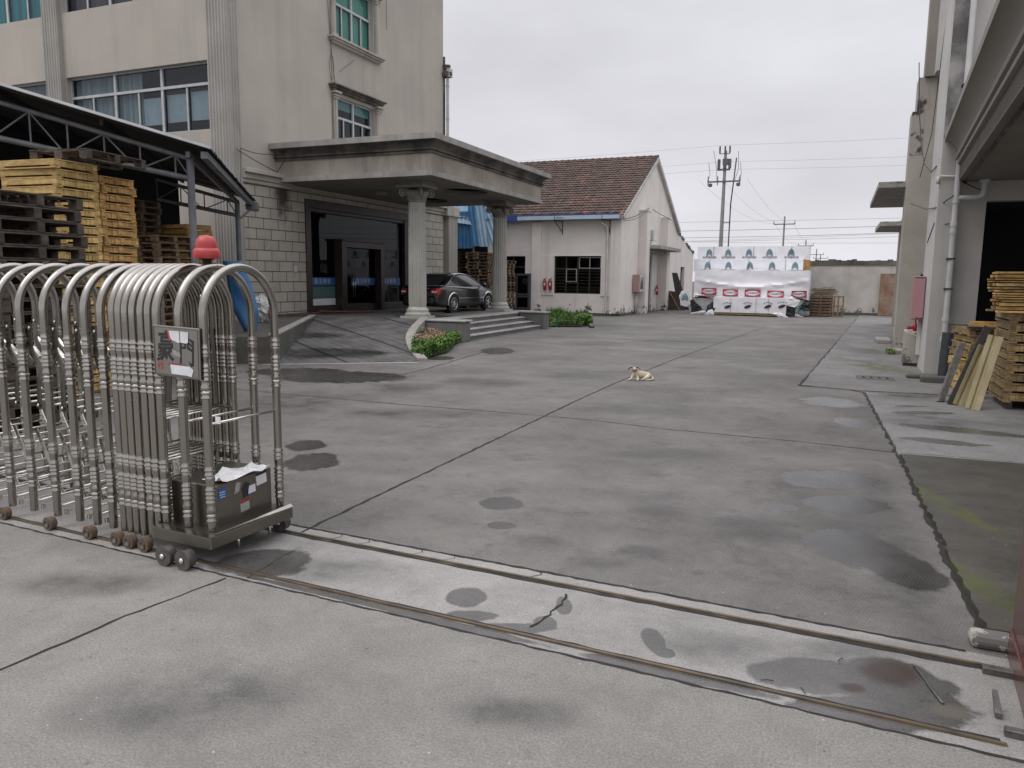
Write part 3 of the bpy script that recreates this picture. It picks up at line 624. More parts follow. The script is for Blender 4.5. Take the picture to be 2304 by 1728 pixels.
for i in range(17):
    k = i / 16; z = .6 * (1 - k) ** 1.15 + .012
    Lp.append(V((-15.75, 20.3, 0)).lerp(V((-11.25, 12.95, 0)), k) + V((0, 0, z)))
    q = V((-11.6, 20.3, 0)).lerp(V((-8.55, 14.85, 0)), k) + V((.35 * math.sin(k * math.pi), .12 * math.sin(k * math.pi), 0)) * -1; Rp.append(q + V((0, 0, z)))
b = MB(); nn = 12
rows = [[Lp[i].lerp(Rp[i], j / nn) for j in range(nn + 1)] for i in range(17)]
b.loft([[p for p in r] for r in rows], caps=False, closed=False)
b.poly([(XF, 20.3, .61), Lp[0], Rp[0], (-11.05, 20.26, .605), (-11.05, 20.5, .605), (XF, 20.5, .61)])
props(b.build('ramp', M['ramp'], recalc=False), kind='structure')
# curved kerb right of the ramp, in stones
b = MB()
for i in range(16):
    a_, c_ = Rp[i], Rp[i + 1]; d = (c_ - a_).normalized(); s = V((-d.y, d.x, 0)).normalized() * -1 if False else V((d.y, -d.x, 0)).normalized() * -1
    a2 = a_ + d * .012; c2 = c_ - d * .012; h = .07
    if i == 15: c2 = c2 - d * .1
    for p, q in ((a2, c2),):
        A = [p, p + s * .24, q + s * .24, q]; b.add([(v.x, v.y, -.02) for v in A] + [(v.x, v.y, v.z + h) for v in A], [(0, 3, 2, 1), (4, 5, 6, 7), (0, 1, 5, 4), (1, 2, 6, 5), (2, 3, 7, 6), (3, 0, 4, 7)])
props(b.build('kerb', M['kerbstone'], bevel=.02), kind='structure')
b = MB(); b.poly([Lp[16] + V((0, 0, -.006)), Rp[16] + V((0, 0, -.006)), Rp[16] + V((.1, -.2, -.006)), Lp[16] + V((.1, -.2, -.006))]); props(b.build('ramp_edge', M['kerbstone']), kind='structure')
# raised terrace left of the ramp (its wet retaining face closes off the view under the gate)
ter = [(-11.05, 13.15), (-15.55, 20.45), (XF, 20.45), (XF, YL), (-24, YL), (-24, 15.5), (-12.1, 12.45)]
b = MB(); b.prism([(x, y, -.02) for x, y in ter], (0, 0, .60)); props(b.build('terrace', M['kerb_wet']), kind='structure')
b = MB(); d = (V((-15.55, 20.45, 0)) - V((-11.05, 13.15, 0))); s = V((-d.y, d.x, 0)).normalized()
for i in range(12):
    p = V((-11.05, 13.15, .58)) + d * (i / 12 + .002); q = V((-11.05, 13.15, .58)) + d * ((i + 1) / 12 - .002); A = [p, q, q + s * .2, p + s * .2]
    b.add([v + V((0, 0, 0)) for v in A] + [v + V((0, 0, .06)) for v in A], [(0, 3, 2, 1), (4, 5, 6, 7), (0, 1, 5, 4), (1, 2, 6, 5), (2, 3, 7, 6), (3, 0, 4, 7)])
props(b.build('kerb', M['kerbstone'], bevel=.015), kind='structure')
# steps and cheek walls
b = MB()
for i in range(3): b.box(-11.02, 20.5, -.02, -10.12 - .3 * i, 26.65, .15 * (i + 1) - .04, 0)
for i in range(3): b.box(-11.02, 20.5, .15 * (i + 1) - .04, -10.09 - .3 * i, 26.65, .15 * (i + 1), 1)
b.box(-11.6, 20.3, .56, -10.99, 28.5, .604, 1)
props(b.build('steps', [M['granite'], M['slab']], bevel=.012), kind='structure')
def cheek(y0, y1, x0, label, nm='cheek_wall'):
    b = MB(); b.box(x0, y0, -.02, -9.98, y1, .585); o = b.build(nm, M['granite'], bevel=.05, seg=2); props(o, label, 'wall', 'low walls beside the entrance steps')
    b = MB(); b.box(x0 - .03, y0 - .04, .585, -9.93, y1 + .04, .64); b.build('coping', M['slab'], o, bevel=.015)
cheek(19.95, 20.48, -11.45, 'grey rendered low wall between the flower bed and the entrance steps')
cheek(26.68, 27.25, -11.0, 'grey rendered low wall at the far end of the entrance steps')
# ------------------------------------------------------------------ retractable stainless gate
GT = thing('sliding_gate', 'stainless steel folding gate of arched frames with a nameplate and a red beacon', 'gate', UN(-3.8, 3.9), -AR)
# local frame: x along the rails, y towards the yard, origin on the ground at u = -3.8, n = 3.9
YF, YR, GH = -.33, .31, 1.975
def legprof():
    P_ = [(.02, .028)]; r0 = .0285
    def ring(z): P_.extend([(z - .0105, r0), (z - .006, .0355), (z + .001, .0355), (z + .0105, r0)])
    for z in (.29, .322): ring(z)
    P_.append((.35, .034)); P_.append((.365, .0345)); P_.append((.385, .028))
    for z in (.415, .443, .471, .499): ring(z)
    P_.append((.53, .0275)); P_.append((.56, .032)); P_.append((.575, .032)); 
    for z in (.60, .632): ring(z)
    P_.append((.66, .0285)); P_.append((1.08, .0285))
    for z in (1.11, 1.142): ring(z)
    P_.append((1.165, .035)); P_.append((1.18, .034)); P_.append((1.195, .027))
    for z in (1.228, 1.256, 1.284, 1.312): ring(z)
    P_.append((1.34, .026)); P_.append((1.37, .031)); P_.append((1.385, .031))
    for z in (1.402, 1.434): ring(z)
    P_.append((1.46, .0285)); return P_
LEGP = legprof()
def arch_mesh(z0):
    b = MB(); R0 = (YR - YF) / 2; zc = GH - R0 - .028; pts = []; rr = []
    for z, r in LEGP:
        zz = z0 + z if z < .1 else z
        if z < .1 or zz > z0 + .03: pts.append((0, YF, zz)); rr.append(r)
    pts.append((0, YF, zc)); rr.append(.0285)
    for i in range(1, 22):
        a = math.pi - math.pi * i / 22; pts.append((0, (YF + YR) / 2 + R0 * math.cos(a), zc + R0 * math.sin(a))); rr.append(.0285)
    pts.append((0, YR, zc)); rr.append(.0285)
    for z, r in reversed(LEGP):
        zz = z0 + z if z < .1 else z
        if z < .1 or zz > z0 + .03: pts.append((0, YR, zz)); rr.append(r)
    b.tube(pts, rr, 12, ph=rad(15)); return b
def rod(b, p, q, r=.009): b.tube([p, q], r, 6)
UA = [-8.3, -8.0, -7.7, -7.38, -7.06, -6.78, -6.52, -6.25, -5.985, -5.72, -5.445, -5.19, -5.0, -4.83, -4.71, -4.645, -4.58, -4.51, -4.43, -4.36]
UC = [-4.285, -4.08, -3.865]
def mk(z0, bars):
    ar = arch_mesh(z0).build('arch_frame', M['steel'], GT, smooth=True, auto=50, local=True)
    for z in bars:
        b = MB(); rod(b, (0, YF, z), (0, YR, z)); b.build('cross_bar', M['steel_bright'], ar, smooth=True, local=True)
    return ar
a0 = mk(.07, (.16, .34, .62, .93))
arches = []
for i, u in enumerate(UA):
    a_ = a0 if i == 0 else copy_tree(a0, GT); a_.location = (u + 3.8, 0, 0); arches.append(a_)
a1 = mk(.20, (.93,))
for i, u in enumerate(UC):
    a_ = a1 if i == 0 else copy_tree(a1, GT); a_.location = (u + 3.8, 0, 0)
# small rusty wheels under every other frame, front and rear
def wheel_mesh(r, w, fl):
    b = MB(); o = Matrix.Rotation(rad(90), 4, 'X'); b.xf = o
    b.lathe([(r * .35, 0), (r * .9, 0), (r, .008), (r, w - .02), (r + fl, w - .016), (r + fl, w), (r * .4, w)], 24); return b
w0 = wheel_mesh(.046, .055, .004).build('wheel', M['rust_wheel'], GT, smooth=True, auto=40, local=True)
b = MB(); b.xf = Matrix.Rotation(rad(90), 4, 'X'); b.lathe([(.0, .0), (.024, .0), (.026, .004), (.026, -.004), (.02, -.008), (0, -.009)], 14, (0, 0, .06)); b.build('hub_cap', M['iron'], w0, smooth=True, local=True)
first = True
for u in (-8.0, -7.38, -6.78, -6.25, -5.985, -5.445, -5.0, -4.71, -4.58, -4.43):
    for y in (YF - .035, YR + .10):
        w = w0 if first else copy_tree(w0, GT); first = False; w.location = (u + 3.8, y, .05)
# bolts and ties low on every frame
b = MB(); rod(b, (0, YF + .03, .12), (0, YR - .03, .12), .006); b.xf = T(0, YF + .04, .12); b.lathe([(0, -.02), (.016, -.02), (.016, .012), (0, .012)], 10)
tb = b.build('tie_bolt', M['steel_bright'], GT, smooth=True, auto=40, local=True)
for i, u in enumerate(UA):
    t_ = tb if i == 0 else copy_tree(tb, GT); t_.location = (u + 3.845, 0, 0)
# scissor linkages between neighbouring frames
def flatbar(b, pts, w, th, y):
    L = []
    for i, p in enumerate(pts):
        q0 = V((pts[max(i - 1, 0)][0], 0, pts[max(i - 1, 0)][1])); q1 = V((pts[min(i + 1, len(pts) - 1)][0], 0, pts[min(i + 1, len(pts) - 1)][1]))
        d = (q1 - q0).normalized(); s = V((-d.z, 0, d.x)) * w / 2; c = V((p[0], y, p[1]))
        L.append([c - s, c + s, c + s + V((0, th, 0)), c - s + V((0, th, 0))])
    b.loft(L)
def catm(pts, n=6):
    out = []
    for i in range(len(pts) - 1):
        p0, p1, p2, p3 = pts[max(i - 1, 0)], pts[i], pts[i + 1], pts[min(i + 2, len(pts) - 1)]
        for k in range(n):
            t = k / n; out.append(tuple(.5 * (2 * p1[j] + (p2[j] - p0[j]) * t + (2 * p0[j] - 5 * p1[j] + 4 * p2[j] - p3[j]) * t * t + (3 * p1[j] - p0[j] - 3 * p2[j] + p3[j]) * t ** 3) for j in range(2)))
    out.append(pts[-1]); return out
for i in range(len(UA) - 1):
    x0, x1 = UA[i] + 3.8, UA[i + 1] + 3.8; g = x1 - x0
    if g < .1:
        if i % 2: continue
        for y in (YF + .035, YR - .05):
            b = MB(); flatbar(b, [(x0 + .01, 1.5), (x0 + .03, 1.2), (x0 + .02, .9)], .03, .006, y); b.build('scissor_link', M['steel_dull'], GT, local=True)
        continue
    for y in (YF + .035, YR - .05):
        b = MB(); flatbar(b, catm([(x0 + .045, 1.53), (x0 + .05, 1.40), (x0 + .05, 1.33), (x0 + g * .5, 1.22), (x1 - .01, 1.12)]), .052, .006, y); b.build('scissor_link', M['steel_dull'], GT, local=True)
        b = MB(); flatbar(b, catm([(x1 - .03, 1.30), (x0 + g * .62, 1.19), (x0 + .10, 1.10), (x0 + .09, .98), (x0 + .085, .88)]), .048, .006, y + .008); b.build('scissor_link', M['steel_dull'], GT, local=True)
        b = MB(); flatbar(b, [(x0 + .03, .72), (x0 + g * .55, .5), (x1 + .01, .26)], .034, .006, y + .004); b.build('scissor_link', M['steel_bright'], GT, local=True)
        b = MB(); flatbar(b, [(x0 + .03, 1.34), (x0 + g * .45, 1.27)], .035, .03, y + .004); b.build('link_end', M['steel_bright'], GT, local=True)
        for px, pz in ((x0 + .045, 1.49), (x0 + .085, .91)):
            b = MB(); b.xf = T(px, y - .006, pz, 0, rad(90)); b.lathe([(0, -.012), (.014, -.01), (.016, .0), (0, .004)], 10); b.build('pivot_bolt', M['steel'], GT, smooth=True, local=True)
# posts with ball finials inside the folded stack
for u in (-5.1, -4.9, -4.2):
    b = MB(); x = u + 3.8; b.tube([(x, -.02, .1), (x, -.02, 1.66)], .017, 8); b.lathe([(.017, 1.66), (.024, 1.67), (.024, 1.69), (.012, 1.70), (.02, 1.712), (.03, 1.735), (.02, 1.76), (0, 1.767)], 14, (x, -.02, 0)); b.build('finial_post', M['steel'], GT, smooth=True, auto=50, local=True)
# carriage
b = MB(); b.box(-.50, -.44, .13, .035, .335, .215); cb = b.build('carriage', M['steel_dull'], GT, bevel=.006, local=True)
b = MB(); b.add([(-.5, -.442, .2155), (.04, -.442, .2155), (.04, -.40, .219), (-.5, -.40, .219)], [(0, 1, 2, 3)]); b.add([(.036, -.44, .216), (.036, .335, .216), (.015, .335, .235), (.012, 0, .225), (.015, -.2, .23), (.013, -.44, .22)], [(0, 1, 2, 3, 4, 5)]); b.build('lip', M['steel'], cb, local=True)
for (x, y) in ((-.30, -.47), (-.125, -.47), (-.32, .39), (-.1, .39)):
    o = wheel_mesh(.058, .075, .009).build('carriage_wheel', M['iron'], GT, smooth=True, auto=40, local=True); o.location = (x, y + .01, .068)
    b = MB(); b.xf = Matrix.Rotation(rad(90), 4, 'X'); b.lathe([(0, .078), (.018, .078), (.02, .085), (.012, .09), (0, .09)], 12); b.build('hub_cap', M['steel_bright'], o, smooth=True, local=True)
for x, y in ((-.02, -.15), (-.03, .16)):
    b = MB(); b.tube([(x, y, .05), (x, y, .14)], .01, 8); b.build('bolt_end', M['steel_bright'], GT, smooth=True, local=True)
b = MB(); hb = [(-.50, .535), (-.46, .54), (-.10, .525)]
b.add([(-.50, -.27, .21), (-.085, -.27, .21), (-.085, .25, .21), (-.50, .25, .21), (-.50, -.27, .50), (-.085, -.27, .50), (-.085, .25, .52), (-.50, .25, .52)], [(0, 3, 2, 1), (4, 5, 6, 7), (0, 1, 5, 4), (1, 2, 6, 5), (2, 3, 7, 6), (3, 0, 4, 7)])
mbx = b.build('motor_box', M['steel_dull'], GT, bevel=.008, seg=2, local=True)
def patch(name, m, poly, y, z, par=mbx, x=-.0845, tilt=0):
    b = MB(); c = [(x, y + p[0] * math.cos(tilt) - p[1] * math.sin(tilt), z + p[0] * math.sin(tilt) + p[1] * math.cos(tilt)) for p in poly]
    b.prism(c, (.0012, 0, 0)); return b.build(name, m, par, local=True)
R4 = lambda w, h: [(-w / 2, -h / 2), (w / 2, -h / 2), (w / 2, h / 2), (-w / 2, h / 2)]
M['dirty_paper'] = pm('grey_peeling_sticker', (.33, .33, .32), (.24, .24, .23), .7, scale=40)
st = patch('sticker', M['blue_ink'], [(-.035, -.038), (.03, -.033), (.036, .036), (-.03, .042)], -.215, .435)
b = MB()
for k in range(3): b.box(-.0832, -.243 + .004 * k, .445 - k * .017, -.0828, -.19, .450 - k * .017)
b.build('lettering', M['white_ink'], st, local=True)
patch('sticker', M['dirty_paper'], [(-.03, -.04), (.015, -.03), (.035, .03), (-.01, .04)], -.08, .445); patch('sticker', M['paper'], R4(.07, .055), .055, .405, tilt=.06)
patch('sticker', M['dirty_paper'], R4(.085, .06), -.015, .295, tilt=.08); st = patch('sticker', M['paper'], R4(.1, .075), .15, .455, tilt=.10)
b = MB(); b.prism([(-.083, .1, .482), (-.083, .2, .492), (-.083, .2, .510), (-.083, .1, .50)], (.001, 0, 0)); b.build('printed_band', M['ink'], st, local=True)
patch('sticker', M['ink'], [(-.02, -.05), (.02, -.03), (.04, .05), (0, .07), (-.035, .03)], -.005, .40); patch('sticker', M['blue_ink'], [(-.01, -.03), (.008, -.03), (.012, .03), (-.008, .02)], .012, .39)
b = MB(); text_mb(b, '专修门业', .026, tuple(M_ for M_ in (-.083, -.012, .338)), (0, 1, .08), (1, 0, 0), .0006); b.build('lettering', M['red_ink'], mbx, local=True)
b = MB(); b.add([(-.33, -.10, .5112), (-.26, -.14, .510), (-.22, -.08, .512), (-.28, -.03, .514)], [(0, 1, 2, 3)]); b.build('sticker', M['red_ink'], mbx, local=True)
M['pe_sheet'] = pm('crumpled_white_plastic', (.70, .70, .69), (.56, .56, .55), .35, scale=20, spec=.6)
b = MB(); r = random.Random(4); G_ = []
for i in range(12):
    row = []
    for j in range(8): row.append((-.265 + .19 * j / 7 + .05 * (i / 11), -.22 + .40 * i / 11, .512 + .0015 * i + .05 * max(0, mnoise.noise(V((i * .45, j * .5, 2.3)))) + .02 * r.random() * (1 if 0 < j < 7 else 0)))
    G_.append(row)
b.loft(G_, caps=False, closed=False); b.build('plastic_sheet', M['pe_sheet'], mbx, local=True, recalc=False)
# nameplate wired to the front legs
M['plate'] = steel_mat('grey_brushed_plate', (.34, .325, .30), .42, .12)
b = MB(); b.box(-.22, -.011, -.165, .22, .0, .165); pl = b.build('nameplate', M['plate'], GT, bevel=.008, seg=2, local=True); pl.location = (-.255, YF - .045, 1.40); pl.rotation_euler = (0, rad(1.2), rad(-3))
b = MB(); hframe(b, -.212, -.157, .212, .157, .006, -.0135, -.011); b.build('rim', M['steel_dull'], pl, local=True)
b = MB(); text_mb(b, '豪', .20, (-.105, -.0125, .015), (1, 0, 0), (0, -1, 0), .0006, shear=.12, fat=.0035, sx=.78, warp=lambda x, y, z: (x * (1 + .25 * (y < 0) * abs(y) / .1), y * 1.06 + .06 * x, z)); text_mb(b, '門', .19, (.10, -.0125, .005), (1, 0, 0), (0, -1, 0), .0006, shear=.05, fat=.0015, sx=.8, warp=lambda x, y, z: (x, y + .05 * x - .02 * (x > .03), z)); b.build('lettering', M['ink'], pl, local=True)
def flat(name, m, pts, y=-.0136): b = MB(); b.prism([(p[0], y, p[1]) for p in pts], (0, -.0008, 0)); return b.build(name, m, pl, local=True)
flat('torn_paper', M['paper'], [(-.06, .135), (.04, .137), (.042, .065), (.03, .06), (.0, .07), (-.03, .075), (-.045, .09)]); flat('torn_paper', M['paper'], [(.048, .137), (.125, .135), (.12, .07), (.105, .062), (.05, .064)])
flat('torn_paper', M['red_ink'], [(-.075, .137), (-.06, .135), (-.045, .09), (-.035, .07), (-.055, .07), (-.066, .1)]); flat('torn_paper', M['paper'], [(-.055, -.085), (.13, -.085), (.165, -.105), (.145, -.15), (.10, -.145), (-.045, -.145)])
flat('tape', M['dirty_paper'], [(-.03, .02), (.04, .0), (.045, -.03), (.0, -.025), (-.03, -.01)])
b = MB(); cx_, cz_ = -.155, -.10
for i in range(24):
    a0_, a1_ = 2 * math.pi * i / 24, 2 * math.pi * (i + 1) / 24
    b.add([(cx_ + .026 * math.cos(a0_), -.0138, cz_ + .03 * math.sin(a0_)), (cx_ + .026 * math.cos(a1_), -.0138, cz_ + .03 * math.sin(a1_)), (cx_ + .021 * math.cos(a1_), -.0138, cz_ + .025 * math.sin(a1_)), (cx_ + .021 * math.cos(a0_), -.0138, cz_ + .025 * math.sin(a0_))], [(0, 1, 2, 3)])
text_mb(b, '門', .03, (cx_, -.0128, cz_), (1, 0, 0), (0, -1, 0), .0006); text_mb(b, '一三门业有限公司', .026, (-.015, -.0128, -.085), (1, 0, 0), (0, -1, 0), .0005); b.build('emblem', M['red_ink'], pl, local=True)
b = MB(); b.tube([(-.06, YF - .03, .985), (-.06, YF - .03, 1.03)], .024, 6); 
b = MB(); b.box(.045, YF - .038, .955, .085, YF - .033, 1.0); b.build('sticker', M['paper'], GT, local=True)
# beacon on the middle carriage arch
b = MB(); b.lathe([(.085, 0), (.09, .012), (.09, .05), (.082, .062), (.072, .07), (.071, .10), (.062, .13), (.04, .152), (.0, .16)], 28, (-.36, .0, 2.005)); bc = b.build('beacon', M['beacon'], GT, smooth=True, auto=45, local=True)
b = MB(); b.lathe([(.02, -.035), (.03, -.03), (.03, -.004), (.05, -.001), (.05, .006)], 16, (-.36, .0, 2.0)); b.build('beacon_mount', M['black'], bc, smooth=True, auto=40, local=True)
b = MB(); b.bar((-.40, .03, 1.962), (-.26, -.02, 1.962), .03, .006); b.build('beacon_bracket', M['steel_dull'], bc, local=True)
# ------------------------------------------------------------------ pallets
def wood(name, a, b_, rnd=.18, rough=.8, dark=None, dk=0.0, grain=True):
    t = NT(name); o = t.tco(); v = t.mapping(scale=(3, 30, 30), vec=o)
    rv = t.objrand(); off = t.comb(t.math('MULTIPLY', rv, 37.0), t.math('MULTIPLY', rv, 11.0), 0.0); v2 = t.vmath('ADD', v, off)
    n = t.noise(1, 4, .6, v2); big = t.noise(2.3, 3, .6, t.vmath('ADD', o, off))
    col = t.mix(t.mr(n, .3, .7), a, b_); col = t.mix(t.mr(big, .4, .7, 0, .5), col, tuple(x * .62 for x in b_))
    bd = t.noise(1, 1, .5, t.vmath('ADD', t.mapping(scale=(9, 9, 13), vec=o), off)); k = t.mr(bd, .35, .65, 1 - rnd, 1 + rnd); col = t.mix(1.0, col, t.comb(k, k, k), 'MULTIPLY')
    k = t.mr(rv, 0, 1, 1 - rnd, 1 + rnd); col = t.mix(1.0, col, t.comb(k, k, k), 'MULTIPLY')
    # knots
    vo = t.n.new('ShaderNodeTexVoronoi'); t.lk(t.vmath('ADD', t.mapping(scale=(5, 9, 9), vec=o), off), vo.inputs['Vector']); col = t.mix(t.mr(vo.outputs['Distance'], .07, .16, .7, 0), col, tuple(x * .3 for x in b_))
    if dark: col = t.mix(t.mr(t.noise(1.3, 4, .7, t.vmath('ADD', o, off)), .45, .65, 0, dk), col, dark)
    return t.out(col, rough, 0.0, t.bump(n, .2, .004))
M['pine'] = wood('new_pine_wood', (.66, .47, .20), (.50, .32, .11))
M['pine2'] = wood('honey_pine_wood', (.58, .37, .13), (.40, .22, .07))
M['oldwood'] = wood('grey_brown_old_wood', (.115, .09, .07), (.06, .048, .038), .25, .85, (.02, .018, .016), .6)
M['brownwood'] = wood('brown_used_wood', (.27, .19, .115), (.15, .10, .06), .25, .85, (.05, .038, .028), .5)
M['rawpine'] = wood('raw_stacked_pine', (.40, .28, .13), (.22, .15, .07), .3)
PAL = {}
def pallet_proto(key, m, L, W, H, seed, blocks=False, ends=False):
    # L along local x, W along local y; lower boards, three bearers, deck boards
    r = random.Random(seed); root = bpy.data.objects.new('pallet', None); COL.objects.link(root); WL[root.name] = V((0, 0, 0))
    t = .018; hb = H - 3 * t if blocks else H - 2 * t - .004
    b = MB(); n = 7; w = W / n * .80
    for i in range(n):
        y = -W / 2 + w / 2 + (W - w) * i / (n - 1); e = r.uniform(-.012, .012); b.box(-L / 2 + e, y - w / 2, H - t - .004, L / 2 + e, y + w / 2, H - .004)
    b.build('deck', m, root, local=True)
    for k in range(3):
        x = -L / 2 + .05 + (L - .10) * k / 2; b = MB()
        if blocks:
            for y in (-W / 2 + .07, 0, W / 2 - .07): b.box(x - .05, y - .07, t, x + .05, y + .07, H - 2 * t - .004)
            b.box(x - .05, -W / 2, H - 2 * t - .004, x + .05, W / 2, H - t - .004)
        else: b.box(x - .045, -W / 2 + r.uniform(0, .02), t, x + .045, W / 2 - r.uniform(0, .02), H - t - .004)
        b.build('bearer', m, root, local=True)
    b = MB()
    for y in (-W / 2 + .06, 0, W / 2 - .06): b.box(-L / 2, y - .05, 0, L / 2, y + .05, t)
    b.build('base_boards', m, root, local=True); PAL[key] = root; root['unused'] = 1; return root
def put_pallet(key, x, y, z, rz, label, group, used=set()):
    src = PAL[key]
    o = src if key not in used else copy_tree(src)
    if key not in used:
        used.add(key); del o['unused']
    o.location = (x, y, z); o.rotation_euler = (0, 0, rz); return props(o, label, 'pallet', group)
pallet_proto('pine', M['pine'], 1.15, .80, .138, 1); pallet_proto('pine2', M['pine2'], 1.15, .80, .138, 2)
pallet_proto('old', M['oldwood'], 1.25, 1.05, .155, 3, True); pallet_proto('brown', M['brownwood'], 1.15, 1.0, .15, 4, True); pallet_proto('raw', M['rawpine'], 1.1, 1.1, .125, 5)
pallet_proto('end', M['rawpine'], 1.2, .9, .135, 8)
def stack(keys, x, y, z, rz, n, label, top, group, jit=.02, seed=0, H=None, lean=(0, 0)):
    r = random.Random(seed)
    for i in range(n):
        k = keys[r.randrange(len(keys))]; h = H
        put_pallet(k, x + r.uniform(-jit, jit) + lean[0] * i, y + r.uniform(-jit, jit) + lean[1] * i, z + i * h, rz + r.uniform(-.02, .02), top if (top and i == n - 1) else label, group)
SR = math.atan2(.995, -.10)                                # the shed stacks all sit at this angle
dx, dy = V((-.10, .995, 0)), V((-.995, -.10, 0))
# end-boarded new pine pallets: closed blocks on the short face, slats on the long face
def end_pallet(key, m, L, W, H, seed):
    r = random.Random(seed); root = bpy.data.objects.new('pallet', None); COL.objects.link(root); WL[root.name] = V((0, 0, 0)); g = .006
    b = MB(); b.box(-L / 2, -W / 2, H - .022, L / 2, W / 2, H - g); b.build('deck', m, root, local=True)
    for k in range(3):
        y = -W / 2 + .04 + (W - .08) * k / 2; b = MB()
        b.box(-L / 2 + r.uniform(0, .015), y - .04, .045, L / 2 - r.uniform(0, .015), y + .04, H - .024); b.build('bearer', m, root, local=True)
    nb = 11; w = W / nb
    for s in (-1, 1):
        b = MB()
        for i in range(nb):
            e = r.uniform(0, .02); xa, xb = sorted((s * (L / 2 + .004 - e), s * (L / 2 - .09))); b.box(xa, -W / 2 + i * w + .002, .022 + r.uniform(0, .008), xb, -W / 2 + (i + 1) * w - .002, H - .03)
        b.build('end_blocks', m, root, local=True)
    b = MB()
    for y in (-W / 2 + .05, W / 2 - .05): b.box(-L / 2, y - .05, 0, L / 2, y + .05, .02)
    b.build('base_boards', m, root, local=True); PAL[key] = root; root['unused'] = 1
end_pallet('e1', M['pine'], 1.10, .78, .138, 21); end_pallet('e2', M['pine2'], 1.10, .72, .138, 22)
end_pallet('e3', M['rawpine'], 1.15, .85, .145, 23)
c0 = V((-10.85, 8.15, 0))
RZP = math.atan2(dy.y, dy.x)                               # long axis runs away to the left
pA = c0 + dx * .38 + dy * .56; pB = c0 + dx * 1.17 + dy * .56
stack(['e1'], pA.x, pA.y, .0, RZP, 26, 'bright pine pallet in the nearer half of the tall yellow shed stack', 'topmost bright pine pallet of the tall yellow shed stack', 'new pine pallets of the tall shed stack', .022, 5, .138)
stack(['e2'], pB.x, pB.y, .0, RZP, 25, 'honey coloured pallet in the farther half of the tall yellow shed stack', 'topmost honey coloured pallet of the tall yellow shed stack', 'new pine pallets of the tall shed stack', .022, 6, .138)
put_pallet('old', pA.x + .35, pA.y + .45, 3.60, SR + .05, 'dark old pallet lying on top of the tall yellow stack', 'dark pallets in the shed')
# dark pile nearest the gate
p = V((-8.95, 7.1, 0)) - dx * .64 + dy * .55
stack(['old'], p.x, p.y, 0, SR, 18, 'dark weathered pallet in the black pile just behind the arched gate', 'topmost pallet of the black pile just behind the arched gate', 'dark pallets in the shed', .03, 7, .158)
p = V((-9.55, 5.75, 0)) - dx * .64 + dy * .55
stack(['old'], p.x, p.y, 0, SR, 16, 'dark weathered pallet in the pile behind the gate farthest from the post', None, 'dark pallets in the shed', .03, 8, .158)
p = V((-10.8, 6.3, 0)) + dy * .6
stack(['old'], p.x, p.y, 0, SR + .06, 23, 'dark pallet of the highest old stack under the shed roof', 'topmost dark pallet of the highest old stack under the roof', 'dark pallets in the shed', .03, 9, .158)
p = V((-13.2, 9.3, 0)) + dy * .5
stack(['brown'], p.x, p.y, 0, SR, 14, 'brown pallet in the shaded stack behind the yellow pine pallets', None, 'pallets deep in the shed', .03, 10, .15)
p = V((-13.6, 12.3, 0)) + dx * .2
stack(['brown'], p.x, p.y, 0, SR, 18, 'brown pallet in the dim middle stack inside the shed', None, 'pallets deep in the shed', .03, 11, .15)
p = V((-14.5, 14.5, 0)) + dy * .35
stack(['e2'], p.x, p.y, .6, RZP - .2, 18, 'pine pallet in the stack by the far post behind the beacon', 'topmost pine pallet of the stack by the far shed post', 'pine pallets by the far shed post', .03, 12, .138)
p = V((-15.6, 13.4, 0))
stack(['brown'], p.x, p.y, .6, SR, 20, 'brown pallet in the rear stack at the back of the shed', None, 'pallets deep in the shed', .03, 13, .15)
# ------------------------------------------------------------------ open pallet shed
SH = thing('pallet_shed', 'open lean-to pallet shed with a dark corrugated roof and welded truss', 'shed', (-11.0, 10.9, 0))
M['tube'] = pm('grey_painted_pipe', (.17, .18, .195), (.11, .115, .12), .55, .1, scale=4, fine=.05)
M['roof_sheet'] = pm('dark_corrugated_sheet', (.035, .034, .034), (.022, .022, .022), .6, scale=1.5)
M['sky_edge'] = pm('skylit_roof_edge', (.62, .63, .64), (.5, .5, .52), .5, .2, scale=3)  # pale colour paints sky light catching the roof's top edge
E1, E2 = V((-11.0, 10.9, 0)), V((-15.25, 16.75, 0)); WV = V((-.805, -.594, 0)); EV = (E2 - E1)
def rz_(s): return 4.2 + .268 * s
b = MB(); NS, NE = 2, 150; top = []
for i in range(NE + 1):
    k = -.055 + 1.11 * i / NE; p = E1 + EV * k; h = .02 * math.sin(i * 2.0); dz = -.14 * k
    jj = .05 * RN.random() * (1 if RN.random() < .25 else .2); q0 = p - WV * (.42 + jj); q1 = p + WV * 9.5
    top.append([V((q0.x, q0.y, rz_(-.42) + h + dz)), V((q1.x, q1.y, rz_(9.5) + h + dz))])
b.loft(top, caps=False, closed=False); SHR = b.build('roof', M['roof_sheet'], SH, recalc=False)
b = MB(); a_ = E1 - EV * .06
q0, q1 = a_ - WV * .42, a_ + WV * 9.5
b.bar((q0.x, q0.y, rz_(-.42) + .035), (q1.x, q1.y, rz_(9.5) + .035), .04, .045); b.build('skylit_edge', M['sky_edge'], SHR)  # added bar draws the skylit line along the verge
def sp(s, k, z): p = E1 + WV * s + EV * k; return (p.x, p.y, z)
